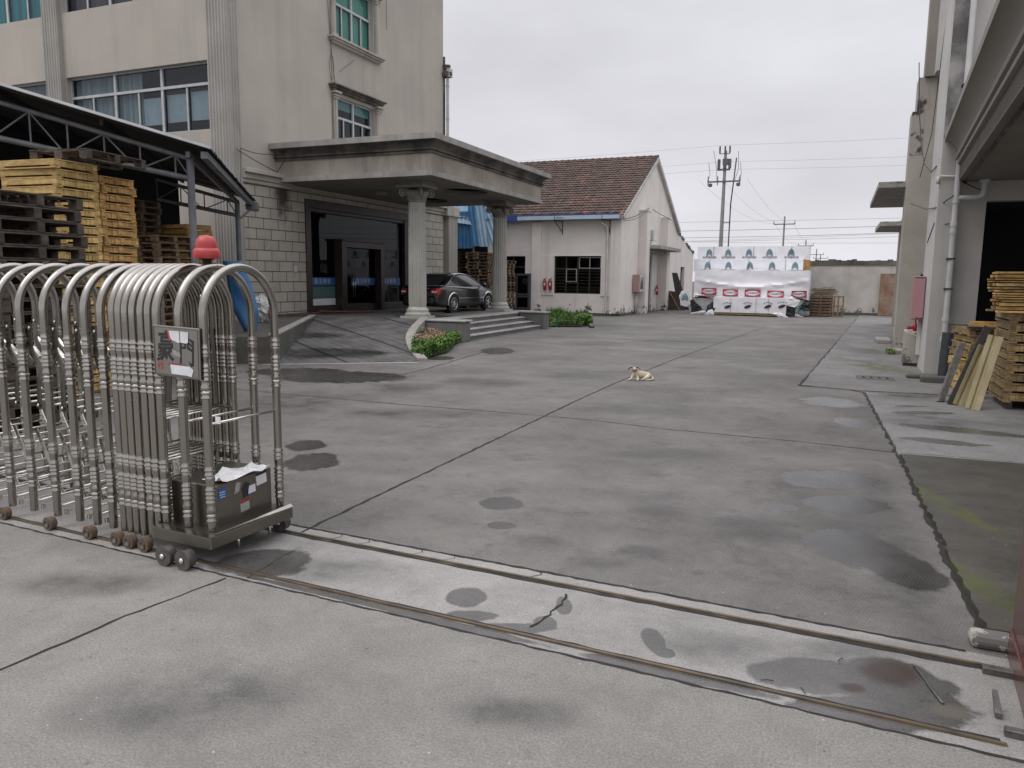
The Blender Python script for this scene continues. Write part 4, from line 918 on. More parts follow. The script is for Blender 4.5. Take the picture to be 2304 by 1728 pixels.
for ki, k in enumerate((.0, .97)):
    b = MB(); b.tube([sp(0, k, 0 if k < .5 else .55), sp(0, k, rz_(0) - .24 - .14 * k)], .066, 14); b.build('post', M['tube'], SH, smooth=True, auto=50)
    b = MB(); zc = -.14 * k - .10
    SE = 9 if k < .5 else 2.0; b.tube([sp(-.05, k, rz_(0) - .14 + zc), sp(SE, k, rz_(SE) - .14 + zc)], .045, 8)
    b.tube([sp(0, k, 3.62 + zc + .1), sp(SE, k, 3.62 + .183 * SE + zc + .1)], .052, 8)
    ss = [-.02 + .58 * i for i in range(16)]; lo = lambda s: 3.62 + .183 * s + zc + .1; hi = lambda s: rz_(s) - .14 + zc
    if k > .5: ss = ss[:4]
    for i, s in enumerate(ss):
        s = s + .27
        b.tube([sp(s, k, lo(s)), sp(s, k, hi(s))], .016, 6)
        if i % 2 == 0 : b.tube([sp(s, k, hi(s)), sp(s + .58, k, lo(s + .58))], .015, 6); b.tube([sp(s, k, hi(s)), sp(max(0, s - .5), k, lo(max(0, s - .5)))], .015, 6)
    b.build('truss', M['tube'], SH, smooth=True, auto=50)
b = MB(); b.bar(sp(0, -.03, 4.02), sp(0, 1.0, 3.84), .07, .10); b.build('eave_beam', M['tube'], SH)
b = MB(); b.bar(sp(-.3, -.05, 4.0), sp(-.3, 1.06, 3.86), .12, .12); b.bar(sp(-.32, 1.03, 3.80), sp(-.32, 1.12, 3.79), .3, .2); b.build('gutter', M['tube'], SH)
for s in (1.4, 3.0, 4.6, 6.2, 7.8):
    b = MB(); b.bar(sp(s, -.02, rz_(s) - .06), sp(s, 1.02, rz_(s) - .2), .06, .1); b.build('purlin', M['roof_sheet'], SHR)
b = MB(); b.tube([sp(0, .97, 3.35), sp(-.35, 1.05, 3.75)], .03, 6); b.build('brace', M['tube'], SH)
M['shed_shade'] = pm('shade_dark_shed_wall', (.022, .021, .020), (.014, .013, .013), .95, scale=2)  # near-black colour stands for the shade inside the shed
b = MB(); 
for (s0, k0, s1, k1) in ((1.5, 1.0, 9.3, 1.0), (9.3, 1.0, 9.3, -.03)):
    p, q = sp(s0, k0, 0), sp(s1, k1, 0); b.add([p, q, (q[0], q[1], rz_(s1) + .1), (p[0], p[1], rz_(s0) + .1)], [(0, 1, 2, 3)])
b.build('shade_backing', M['shed_shade'], SH, recalc=False)  # added sheets close the shed so its inside stays dark
# ------------------------------------------------------------------ junk on the terrace
M['blue_tarp'] = pm('blue_plastic_sheet', (.055, .20, .42), (.035, .13, .30), .5, scale=3, fine=.05)
b = MB(); rows = []
c = V((-12.45, 13.75, 0)); sx_ = Rt_ = V((.9215, .3885, 0)); 
for i in range(15):
    k = i / 14; z = .60 + 1.6 * k; ce = c + sx_ * (-.05 - .22 * k ** 1.4 + .12 * (1 - k)); wv = .30 - .20 * max(0, .3 - k) / .3 * .8 if k < .3 else .30 - .10 * (k - .3)
    row = []
    for j in range(9):
        a = j / 8 - .5; p = ce + sx_ * (a * 2 * wv) + V((-.3885, .9215, 0)) * (.12 * (a * 2) ** 2 + .02 * math.sin(j + i * .7)); row.append((p.x, p.y, z))
    rows.append(row)
b.loft(rows, caps=False, closed=False); o = b.build('plastic_board', M['blue_tarp'], smooth=True, recalc=False); m_ = o.modifiers.new('thick', 'SOLIDIFY'); m_.thickness = .012
props(o, 'curved blue plastic board standing on the terrace edge behind the gate', 'board')
b = MB(); rr = random.Random(6)
def blob(b, c, r3, seed, n=18, m=12, amp=.22, fr=2.2):
    rings = []
    for j in range(m + 1):
        ph = math.pi * j / m; ring = []
        for i in range(n):
            th = 2 * math.pi * i / n; d = V((math.sin(ph) * math.cos(th), math.sin(ph) * math.sin(th), math.cos(ph))); k = 1 + amp * mnoise.noise(d * fr + V((seed, 0, 0))) + amp * .7 * mnoise.noise(d * fr * 3.1 + V((0, seed, 0)))
            ring.append((c[0] + d.x * r3[0] * k, c[1] + d.y * r3[1] * k, c[2] + d.z * r3[2] * k))
        rings.append(ring)
    b.loft(rings, caps=False)
blob(b, (-14.85, 17.1, .93), (.28, .26, .36), 3, 40, 26, .35, 2.4)
o = b.build('plastic_sack', M['pe_sheet'], merge=.0005); props(o, 'crumpled white plastic sack slumped by the stone wall', 'sack')
b = MB(); blob(b, (-14.5, 17.05, .83), (.07, .07, .22), 5, 20, 14, .2); o = b.build('bag', M['red_ink'], merge=.0005); props(o, 'small red bag beside the white plastic sack', 'bag')
M['red_pipe'] = pm('dark_red_pipe', (.10, .04, .032), None, .6, scale=4)
for i, (p, q, r_) in enumerate((((-15.9, 20.6, .66), (-15.2, 23.2, .66), .035), ((-15.8, 20.9, .72), (-15.2, 21.9, .68), .03))):
    b = MB(); b.tube([p, q], r_, 8); props(b.build('pipe', M['red_pipe'], smooth=True, auto=50), ('long dark red pipe lying along the foot of the lobby glass', 'short dark red pipe lying on the longer one')[i], 'pipe', 'dark red pipes by the lobby')
# ------------------------------------------------------------------ blue sheeted shed between office and house
M['blue_sheet'] = pm('blue_corrugated_sheet', (.075, .25, .50), (.05, .18, .38), .45, scale=1.5, streak=.35, stc=(.035, .10, .2), stscale=(8, 8, .3))
M['pale_sheet'] = pm('faded_blue_white_sheet', (.42, .55, .66), (.25, .42, .58), .45, scale=3, streak=.5, stc=(.10, .24, .42), stscale=(5, 5, .6))
BS = thing('blue_shed', 'shed of loose blue and faded corrugated sheets between office block and tiled house', 'shed', (-16.5, 34, 0))
def corr(b, o, ux, up, w, h, pitch=.2, d=.035, lift=0):
    ux = V(ux).normalized(); up = V(up).normalized(); n = ux.cross(up); N = int(w / pitch * 4); L = []
    for i in range(N + 1):
        x = w * i / N; q = (0, 0, d, d)[i % 4]; L.append([V(o) + ux * x + n * q, V(o) + ux * x + n * q + up * h])
    b.loft(L, caps=False, closed=False)
def sheetpart(name, m, *a): b = MB(); corr(b, *a); return b.build(name, m, BS, recalc=False)
sheetpart('wall_sheet', M['blue_sheet'], (-19.5, 33.6, 3.26), (1, 0, 0), (0, 0, 1), 3.2, 1.75)
sheetpart('roof_sheet', M['pale_sheet'], (-20.5, 33.4, 4.95), (1, 0, -.14), (.0, .35, .6), 4.3, 1.0)
sheetpart('hanging_sheet', M['blue_sheet'], (-16.22, 33.4, 3.36), (1, -.05, -.03), (-.16, .05, 1), .42, 2.0)
sheetpart('hanging_sheet', M['pale_sheet'], (-15.8, 33.35, 3.33), (1, 0, .0), (-.2, .06, 1), .52, 2.1)
sheetpart('hanging_sheet', M['pale_sheet'], (-15.22, 33.45, 3.32), (1, 0, .02), (-.42, .1, 1), .7, 2.0)
b = MB(); b.poly([(-22, 36.0, 0), (-16.6, 36.0, 0), (-16.6, 36.0, 4.9), (-22, 36.0, 5)]); b.poly([(-22, 33.5, 5.2), (-15.3, 33.5, 4.6), (-16.6, 36.2, 4.6), (-22, 37, 5.2)]); b.build('shade_backing', M['dark'], BS, recalc=False)  # black sheets paint the shade inside the opening
for x in (-16.4, -15.0):
    b = MB(); b.tube([(x, 33.9, 0), (x, 33.9, 4.4)], .05, 8); b.build('post', M['tube'], BS, smooth=True)
stack(['brown'], -15.6, 33.2, .0, .18, 20, 'brown pallet in the leaning stack under the blue sheets', 'topmost brown pallet of the leaning stack under the blue sheets', 'pallets behind the car', .05, 31, .152, (-.004, 0))
stack(['brown', 'old'], -15.55, 35.2, .0, -.05, 18, 'used pallet in the stack between the leaning one and the house', None, 'pallets behind the car', .04, 32, .152)
stack(['old'], -17.3, 34.6, .0, .05, 20, 'dark pallet in the stack beside the office pilaster', None, 'pallets behind the car', .04, 33, .158)
# ------------------------------------------------------------------ white house with the tiled roof
GX, HY0, HY1, ZE = -10.1, 37.8, 52.0, 5.0; HXL = -34.0; HR = (HY0 + HY1) / 2; ZR = 8.72
HS = thing('tiled_house', 'whitewashed house with a brown tiled gable roof and small door canopy', 'house', (GX, HY0, 0))
def plaster(name, c, c2, peel=True):
    t = NT(name); x, y, z = t.sep(); n = t.noise(1.0, 5, .65); col = t.mix(t.mr(n, .4, .65), c, c2)
    s = t.noise(1, 4, .6, t.mapping(scale=(3, 3, .2))); col = t.mix(t.mr(s, .56, .75, 0, .35), col, tuple(v * .6 for v in c2))
    pz = t.math('ADD', t.noise(2.6, 6, .75), t.mr(z, 0, .9, .11, -.05)); pe = t.math('MULTIPLY', t.mr(pz, .60, .615), t.mr(z, .9, .4, 0, 1))
    pe2 = t.mr(t.noise(3.3, 7, .78, t.mapping(loc=(7, 3, 1))), .695, .71); pe = t.math('MAXIMUM', pe, t.math('MULTIPLY', pe2, .7))
    if peel: col = t.mix(pe, col, (.13, .12, .115))
    g = t.mr(t.noise(60, 3), .3, .7, .95, 1.05); col = t.mix(1.0, col, t.comb(g, g, g), 'MULTIPLY')
    return t.out(col, .9, 0.0, t.bump(t.math('SUBTRACT', t.noise(30, 4), pe), .25, .01))
M['white_wall'] = plaster('peeling_whitewash', (.74, .69, .65), (.67, .62, .585))
M['far_wall'] = plaster('stained_boundary_render', (.50, .475, .44), (.38, .36, .33))
b = MB().frame((GX, HY0, 0), (-1, 0, 0), (0, -1, 0)); b.wall(0, 0, 23, ZE, [(1.02, 1.1, 3.53, 3.02), (5.15, 1.1, 6.6, 3.02), (8.5, 1.1, 11, 3.02)], .16)
b.frame((GX, HY0, 0), (0, 1, 0), (1, 0, 0)); b.wall(0, 0, HY1 - HY0, ZE, [(5.0, 0, 8.95, 3.35)], .3)
b.xf = Matrix.Identity(4); b.poly([(GX, HY0, ZE), (GX, HY1, ZE), (GX, HR, ZR - .05)]); b.poly([(GX, HY1, 0), (HXL, HY1, 0), (HXL, HY1, ZE), (GX, HY1, ZE)])
b.build('wall', M['white_wall'], HS, recalc=False)
b = MB(); b.box(HXL, HY0 - .05, 0, GX + .05, HY0 + .0, .14); b.box(GX, HY0, 0, GX + .06, HY0 + 4.9, .14); b.build('plinth', M['kerb_wet'], HS)
b = MB(); b.box(-14.86, HY0 - .14, .12, -14.34, HY0, ZE - .25); b.build('pier', M['white_wall'], HS, bevel=.01)
b = MB(); b.box(-10.62, HY0 - .10, .12, GX + .02, HY0, ZE - .2); b.build('pier', M['white_wall'], HS, bevel=.01)
b = MB(); 
for x0, x1 in ((-14.34, -13.65), (-11.1, -10.62)): b.box(x0, HY0 - .04, 1.0, x1, HY0, 3.02)
b.box(-14.34, HY0 - .03, 3.02, -10.62, HY0, 3.05); b.build('wall_panel', M['white_wall'], HS, bevel=.006)
def tile_mat():
    t = NT('brown_clay_tiles'); o = t.pos; x, y, z = t.sep()
    cell = t.comb(t.math('FLOOR', t.math('MULTIPLY', x, 4.2)), t.math('FLOOR', t.math('MULTIPLY', z, 6.45)), 0.0)
    wn = t.n.new('ShaderNodeTexWhiteNoise'); wn.noise_dimensions = '3D'; t.lk(cell, wn.inputs['Vector'])
    big = t.noise(.55, 4, .6); v = t.math('ADD', t.math('MULTIPLY', wn.outputs['Value'], .55), t.math('MULTIPLY', big, .6))
    col = t.mix(t.mr(v, .35, .85), (.062, .042, .034), (.115, .074, .058)); low = t.mr(z, 5.0, 6.6, .03, 0)
    col = t.mix(t.mr(t.math('ADD', t.math('ADD', wn.outputs['Value'], t.mr(big, .45, .75, -.04, .06)), low), .985, 1.0), col, (.24, .085, .045))
    col = t.mix(t.mr(t.noise(3, 5, .7), .55, .75, 0, .5), col, (.055, .052, .045))
    return t.out(col, .9, 0.0, t.bump(t.noise(25, 4), .3, .01))
M['tile'] = tile_mat()
b = MB(); NR = 25; xa, xb = GX + .16, HXL; NX = 440
sl = V((0, HR - HY0 + .32, ZR - ZE + .17)); o0 = V((0, HY0 - .32, ZE - .02)); nl = V((0, -sl.z, sl.y)).normalized(); rws = []
rj = random.Random(9)
for r in range(NR):
    p0 = o0 + sl * (r / NR); p1 = o0 + sl * ((r + 1.18) / NR); A = []; B_ = []; C_ = []
    js = [rj.uniform(-.008, .008) for _ in range(NX // 4 + 2)]
    for i in range(NX + 1):
        x = xa + (xb - xa) * i / NX; h = .018 * math.sin(i * math.pi / 2) + js[i // 4]
        A.append((x, p0.y + nl.y * (.012 + h), p0.z + nl.z * (.012 + h))); B_.append((x, p0.y + nl.y * (.055 + h), p0.z + nl.z * (.055 + h))); C_.append((x, p1.y + nl.y * (.006 + h * .6), p1.z + nl.z * (.006 + h * .6)))
    b.loft([A, B_, C_], caps=False, closed=False)
b.poly([(xa, HR, ZR + .12), (xb, HR, ZR + .12), (xb, HY1 + .3, ZE + .15), (xa, HY1 + .3, ZE + .15)]); 
RF = b.build('roof', M['tile'], HS, recalc=False)
b = MB()
for i in range(62):
    x = xa - .385 * i; b.tube([(x, HR, ZR + .14), (x - .41, HR, ZR + .115)], [.10, .085], 8)
b.build('ridge_tiles', M['tile'], RF, smooth=True, auto=50)
M['verge'] = pm('white_verge_board', (.56, .545, .52), (.42, .41, .39), .85, scale=2, streak=.3, stc=(.2, .19, .18))
b = MB()
for ya, za, yb, zb in ((HY0 - .3, ZE - .02, HR, ZR + .08), (HR, ZR + .08, HY1 + .3, ZE + .1)): b.bar((GX + .09, ya, za - .08), (GX + .09, yb, zb - .08), .2, .2)
b.build('verge_board', M['verge'], RF)
M['gutter_paint'] = pm('faded_blue_gutter_paint', (.50, .58, .66), (.40, .50, .60), .5, scale=1.2)
M['gutter_blue'] = pm('strong_blue_gutter_paint', (.03, .09, .33), None, .5)
b = MB(); b.box(-15.55, HY0 - .46, 4.80, GX - .02, HY0 - .40, 5.02); b.box(-15.55, HY0 - .46, 4.80, GX - .02, HY0 - .05, 4.83); gt = b.build('gutter', M['gutter_paint'], HS)
b = MB(); b.box(HXL, HY0 - .46, 4.79, -15.55, HY0 - .40, 5.03); b.box(-17, HY0 - .44, 5.03, GX - .03, HY0 - .41, 5.09); b.build('blue_length', M['gutter_blue'], gt)
for x in (-13.5, -11.0):
    b = MB(); b.bar((x, HY0 - .47, 5.0), (x, HY0 - .47, 4.8), .03, .02); b.bar((x, HY0 - .45, 4.78), (x + .3, HY0 - .03, 4.78), .03, .03); b.bar((x + .3, HY0 - .04, 4.78), (x + .3, HY0 - .04, 4.1), .035, .03); b.bar((x, HY0 - .42, 4.76), (x + .28, HY0 - .05, 4.25), .03, .03); b.build('gutter_bracket', M['ink'], gt)
b = MB(); xx = -10.78; b.tube([(xx - .22, HY0 - .34, 4.80), (xx - .22, HY0 - .34, 4.62), (xx - .08, HY0 - .24, 4.52), (xx, HY0 - .18, 4.40), (xx, HY0 - .18, .15)], .055, 10)
for z in (3.0, 3.7): b.tube([(xx, HY0 - .18, z), (xx, HY0 - .18, z + .09)], .07, 10)
b.build('downpipe', M['pvc'], HS, smooth=True, auto=50)
M['win_dark'] = pm('brown_painted_steel_sash', (.042, .033, .027), (.028, .023, .02), .6, scale=5)
M['oldglass'] = glass_mat('dusty_window_glass', (.20, .21, .20), .03, .08)
def hwin(x0, x1, lab, white):
    b = MB().frame((GX, HY0, 0), (-1, 0, 0), (0, -1, 0)); a_, c_ = GX - x1, GX - x0
    hframe(b, a_, 1.1, c_, 3.02, .05, -.14, -.08); W = (c_ - a_) / 4 if c_ - a_ > 2 else (c_ - a_) / 2
    n = 4 if c_ - a_ > 2 else 2
    for k in range(1, n): b.box(a_ + k * W - .03, -.14, 1.15, a_ + k * W + .03, -.085, 2.97)
    for z in ((2.38,) if n == 4 else (2.45,)): b.box(a_ + .05, -.14, z - .03, c_ - .05, -.084, z + .03)
    if n == 4:
        for z in (1.3, 1.45, 1.62, 1.78, 1.94, 2.12, 2.26): b.box(a_ + .05, -.13, z - .01, c_ - .05, -.1, z + .01)
    w = b.build('window', M['win_dark'], HS); w['label'] = lab
    b = MB().frame((GX, HY0, 0), (-1, 0, 0), (0, -1, 0)); b.add([(a_, -.118, 1.12), (c_, -.118, 1.12), (c_, -.118, 3.0), (a_, -.118, 3.0)], [(0, 1, 2, 3)]); b.build('pane', M['oldglass'], w)
    b = MB().frame((GX, HY0, 0), (-1, 0, 0), (0, -1, 0)); b.box(a_ - .1, -.6, 1.0, c_ + .1, -.58, 3.1); b.build('room_back', M['dark'], w)
    if white:
        b = MB().frame((GX, HY0, 0), (-1, 0, 0), (0, -1, 0)); hframe(b, a_ + .03, 2.40, a_ + 1.18, 2.95, .022, -.10, -.07); b.box(a_ + .6, -.1, 2.42, a_ + .622, -.072, 2.93); hframe(b, a_ + 1.31, 1.70, a_ + 1.87, 2.36, .02, -.10, -.072); b.build('white_sash', M['verge'], w)
        b = MB().frame((GX, HY0, 0), (-1, 0, 0), (0, -1, 0)); b.box(a_ + .1, -.3, 1.12, c_ - .7, -.16, 1.42); b.build('stored_boards', M['brownwood'], w)
hwin(-13.63, -11.12, 'wide barred brown window with two white sashes', True); hwin(-16.7, -15.25, 'narrow dark brown window beside the fire cabinet', False); hwin(-21.1, -18.6, 'dark window behind the blue shed', False)
# gable end: fins, door recess, canopy
b = MB(); b.box(GX, 41.4, 0, GX + .45, 42.2, 5.5); b.box(GX - .02, 41.36, 5.5, GX + .5, 42.24, 5.6); b.build('fin_wall', M['white_wall'], HS, bevel=.01)
b = MB(); b.box(GX, 46.9, 0, GX + .45, 47.7, 5.5); b.box(GX - .02, 46.86, 5.5, GX + .5, 47.74, 5.6); b.build('fin_wall', M['white_wall'], HS, bevel=.01)
b = MB(); b.box(GX - .1, 42.2, 3.55, GX + 1.0, 48.3, 3.75); b.box(GX, 42.25, 3.35, GX + .3, 46.9, 3.55); b.build('door_canopy', M['slab'], HS, bevel=.015)
b = MB(); b.box(GX - .28, 42.8, 0, GX - .25, 46.75, 3.35); b.build('dark_doorway', M['dark'], HS)
b = MB(); b.box(GX - .27, 45.3, 0, GX - .1, 46.75, 3.35); b.build('door_side', M['white_wall'], HS)
b = MB(); b.box(GX - .2, 43.0, .02, GX - .15, 43.12, 3.3); b.box(GX - .2, 45.18, .02, GX - .15, 45.3, 3.3); b.box(GX - .2, 43.0, 3.2, GX - .15, 45.3, 3.32); b.build('door_frame', M['verge'], HS)
M['signblue'] = pm('pale_blue_sign', (.22, .42, .62), (.5, .6, .7), .5, scale=9)
b = MB(); b.box(GX + .02, 42.9, 4.75, GX + .06, 43.75, 5.35); b.build('sign', M['signblue'], HS)
b = MB(); b.box(GX + .02, 44.0, 4.1, GX + .2, 44.35, 4.65); b.bar((GX + .05, 44.1, 4.1), (GX + .3, 44.4, 4.05), .06, .03); b.build('meter_box', M['pvc'], HS)
b = MB(); lp = [(GX + .09, 42.75 + .18 * math.sin(i * math.pi / 8), 4.95 + .28 * math.cos(i * math.pi / 8)) for i in range(17)]; b.tube(lp, .03, 6)
b.tube(sag((GX + .05, 37.9, 4.85), (GX + .5, 41.4, 5.66), .12), .018, 5); b.tube(sag((GX + .05, 37.9, 4.8), (GX + .5, 41.5, 5.60), .2), .014, 5); b.tube(sag((GX + .5, 42.2, 5.66), (GX + .5, 47, 5.5), .03), .018, 5)
b.tube([(GX + .06, 43.8, 5.3), (GX + .06, 43.82, 4.2), (GX + .06, 43.75, 3.95), (GX + .06, 43.95, 3.8), (GX + .06, 44.15, 4.0), (GX + .06, 44.15, 4.2)], .014, 5); b.tube(sag((-13.4, HY0 - .5, 4.95), (GX, HY0 - .1, 4.8), .05), .012, 5)
b.build('wall_cable', M['cable'], HS)
# fire boxes and extinguishers
M['fire_red'] = pm('fire_red_enamel', (.38, .018, .03), (.30, .014, .025), .35, scale=8)
M['cab_grey'] = pm('dark_grey_cabinet', (.055, .06, .062), (.04, .044, .046), .5, scale=6)
def extinguisher(x, y, z, label, n=(0, -1, 0)):
    t_ = thing('fire_extinguisher', label, 'extinguisher', (x, y, z), 0, 'red fire extinguishers')
    b = MB(); b.lathe([(.0, 0), (.075, 0), (.085, .02), (.085, .40), (.07, .46), (.035, .50), (.03, .53), (0, .53)], 16); b.build('cylinder', M['fire_red'], t_, smooth=True, auto=50, local=True)
    b = MB(); b.lathe([(0, .53), (.028, .53), (.028, .57), (0, .57)], 10); b.bar((-.02, 0, .58), (.1, 0, .62), .02, .015); b.bar((-.02, 0, .56), (.09, 0, .57), .02, .012); b.build('valve', M['ink'], t_, local=True)
    b = MB(); b.tube([(-.02, 0, .56), (-.09, 0, .52), (-.11, -.01, .35), (-.1, -.01, .2)], .014, 6); b.build('hose', M['black'], t_, smooth=True, local=True)
    b = MB()
    for i in range(7): pass
    r_ = .087; pts = [(r_ * math.cos(rad(a)), r_ * math.sin(rad(a)), zz) for zz in (.22, .36) for a in range(-120, -59, 12)]
    b.add(pts, [(i, i + 1, i + 7, i + 6) for i in range(5)]); b.build('label_sticker', M['paper'], t_, local=True); return t_
extinguisher(-14.09, HY0 - .12, 1.28, 'red wall extinguisher nearer the grey fire cabinet')
extinguisher(-13.79, HY0 - .12, 1.28, 'red wall extinguisher close to the barred brown window')
extinguisher(GX + .05, 46.2, .95, 'red fire extinguisher in the shaded doorway of the white house')
FC = thing('fire_cabinet', 'dark grey double fire cabinet with glass doors beside the white pier', 'cabinet', (-15.22, HY0 - .2, .2))
b = MB(); x0, x1 = -15.62, -14.86; y0 = HY0 - .34
b.box(x0, HY0 - .06, .22, x1, HY0 - .03, 2.1); b.box(x0, y0, .22, x0 + .04, HY0 - .06, 2.1); b.box(x1 - .04, y0, .22, x1, HY0 - .06, 2.1)
for z in (.22, .93, 2.06): b.box(x0 + .04, y0, z, x1 - .04, HY0 - .06, z + .05)
b.build('case', M['cab_grey'], FC)
for z0, z1 in ((.25, .95), (.98, 2.08)):
    b = MB(); hframe_y = y0 - .02; b.frame((x0, hframe_y, 0), (1, 0, 0), (0, -1, 0)); hframe(b, 0, z0, x1 - x0, z1, .09, 0, .03); d = b.build('door', M['cab_grey'], FC, bevel=.006)
    b = MB().frame((x0, hframe_y, 0), (1, 0, 0), (0, -1, 0)); b.add([(.08, .01, z0 + .08), (x1 - x0 - .08, .01, z0 + .08), (x1 - x0 - .08, .01, z1 - .08), (.08, .01, z1 - .08)], [(0, 1, 2, 3)]); b.build('pane', M['oldglass'], d)
b = MB(); ctr = V((-15.15, HY0 - .26, 1.72))
for k in range(5): b.tube([ctr + V(((.15 - .025 * k) * math.cos(i * math.pi / 10), 0, (.15 - .025 * k) * math.sin(i * math.pi / 10))) for i in range(21)], .016, 6)
b.build('hose_reel', M['paper'], FC, smooth=True); b = MB(); b.tube([ctr - V((0, .03, 0)), ctr + V((0, .03, 0))], .05, 10); b.tube([ctr + V((-.25, 0, -.18)), ctr + V((.16, 0, -.2))], .05, 8); b.build('valve', M['fire_red'], FC, smooth=True)
b = MB(); b.tube([ctr + V((0, -.02, -.15)), ctr + V((.06, -.02, -.3)), ctr + V((.12, -.02, -.55))], .035, 8); b.tube([ctr + V((-.15, 0, -.3)), ctr + V((-.05, 0, -.55))], .04, 8); b.build('nozzle', M['brownwood'], FC, smooth=True)
b = MB(); b.lathe([(0, .3), (.09, .3), (.09, .68), (.03, .78), (0, .8)], 14, (-15.25, HY0 - .22, 0)); b.build('cylinder', M['fire_red'], FC, smooth=True, auto=50)
HB = thing('hydrant_box', 'pale pink glazed hydrant box on legs by the white house door', 'box', (GX + .2, 40.9, .9))
M['pink'] = pm('faded_pink_paint', (.42, .27, .255), (.36, .22, .21), .6, scale=4)
b = MB(); b.box(GX + .02, 40.3, 1.2, GX + .38, 41.25, 2.12); b.build('case', M['pink'], HB, bevel=.01); b = MB().frame((GX + .385, 40.3, 0), (0, 1, 0), (1, 0, 0)); hframe(b, .02, 1.22, .93, 2.1, .12, 0, .02); b.build('door', M['pvc'], HB); b = MB(); b.box(GX + .386, 40.4, 1.3, GX + .388, 41.15, 2.0); b.build('pane', M['oldglass'], HB)
b = MB(); b.tube([(GX + .12, 40.7, 0), (GX + .12, 40.7, 1.2)], .05, 8); b.tube([(GX + .12, 40.95, 0), (GX + .12, 40.95, 1.2)], .05, 8); b.build('pipe', M['pvc'], HB, smooth=True)
# ------------------------------------------------------------------ annex wall, boundary wall
b = MB(); r = random.Random(2); top = [(GX, 52.05, 5.0)]; n = 46
pts = []
for i in range(n + 1):
    k = i / n; pts.append((GX, 52.05 + 6.6 * k, 5.0 - 1.25 * k + r.uniform(-.07, .05)))
AN = thing('annex_wall', 'crumbling whitewashed annex wall with ragged top behind the tiled house', 'wall', (GX, 52, 0))
b = MB(); b.prism([(GX, 52.05, 0)] + [(GX, 52.05 + 1.7, 0), (GX, 53.75, 2.75), (GX, 55.2, 2.75), (GX, 55.2, 0)] + [(GX, 58.65, 0)] + pts[::-1], (-.3, 0, 0)); b.build('wall', M['white_wall'], AN)
b = MB()
for i in range(0, n, 2):
    p = pts[i]; q = pts[min(i + 2, n)]; h = r.uniform(.06, .18)
    if r.random() < .85: b.box(GX - .34, p[1], p[2] - .05, GX + .05, q[1] - .02, p[2] + h)
b.build('coping', M['portico_dark'], AN)
b = MB(); b.box(GX - .25, 53.7, 0, GX - .2, 55.3, 2.8); b.build('doorway', M['dark'], AN)
FA, FB = V((-7.2, 47.6, 0)), V((12.8, 45.8, 0)); FD = (FB - FA).normalized(); FN = V((FD.y, -FD.x, 0))
FW = thing('boundary_wall', 'stained pale boundary wall with broken brick coping across the yard end', 'wall', FA)
b = MB().frame(FA, FD, FN); b.box(0, -.25, 0, 20.1, 0, 2.78); b.build('wall', M['far_wall'], FW)
b = MB().frame(FA, FD, FN); b.box(0, -.3, 2.78, 20.1, .06, 2.86); x = 0
while x < 20:
    w = r.uniform(.18, .4); h = .2 + r.uniform(-.05, .05) - (.12 if r.random() < .2 and x > 12 else 0); b.box(x, -.28, 2.86, x + w - .012, .03 + r.uniform(-.02, .02), 2.86 + h); x += w
b.build('coping', M['portico_dark'], FW)
b = MB().frame(FA, FD, FN); b.box(0, 0, 0, 20.1, .12, .16); b.build('footing', M['kerb_wet'], FW)
M['rust_panel'] = pm('rust_stained_door_panel', (.30, .215, .165), (.20, .115, .07), .75, scale=2.2, streak=.6, stc=(.14, .06, .03), stscale=(5, 5, .5), fine=.1)
b = MB().frame(FA, FD, FN); b.box(9.35, .125, .04, 10.1, .17, 2.32); o = b.build('door_panel', M['rust_panel']); props(o, 'rust stained board panel leaning flat against the boundary wall', 'panel')
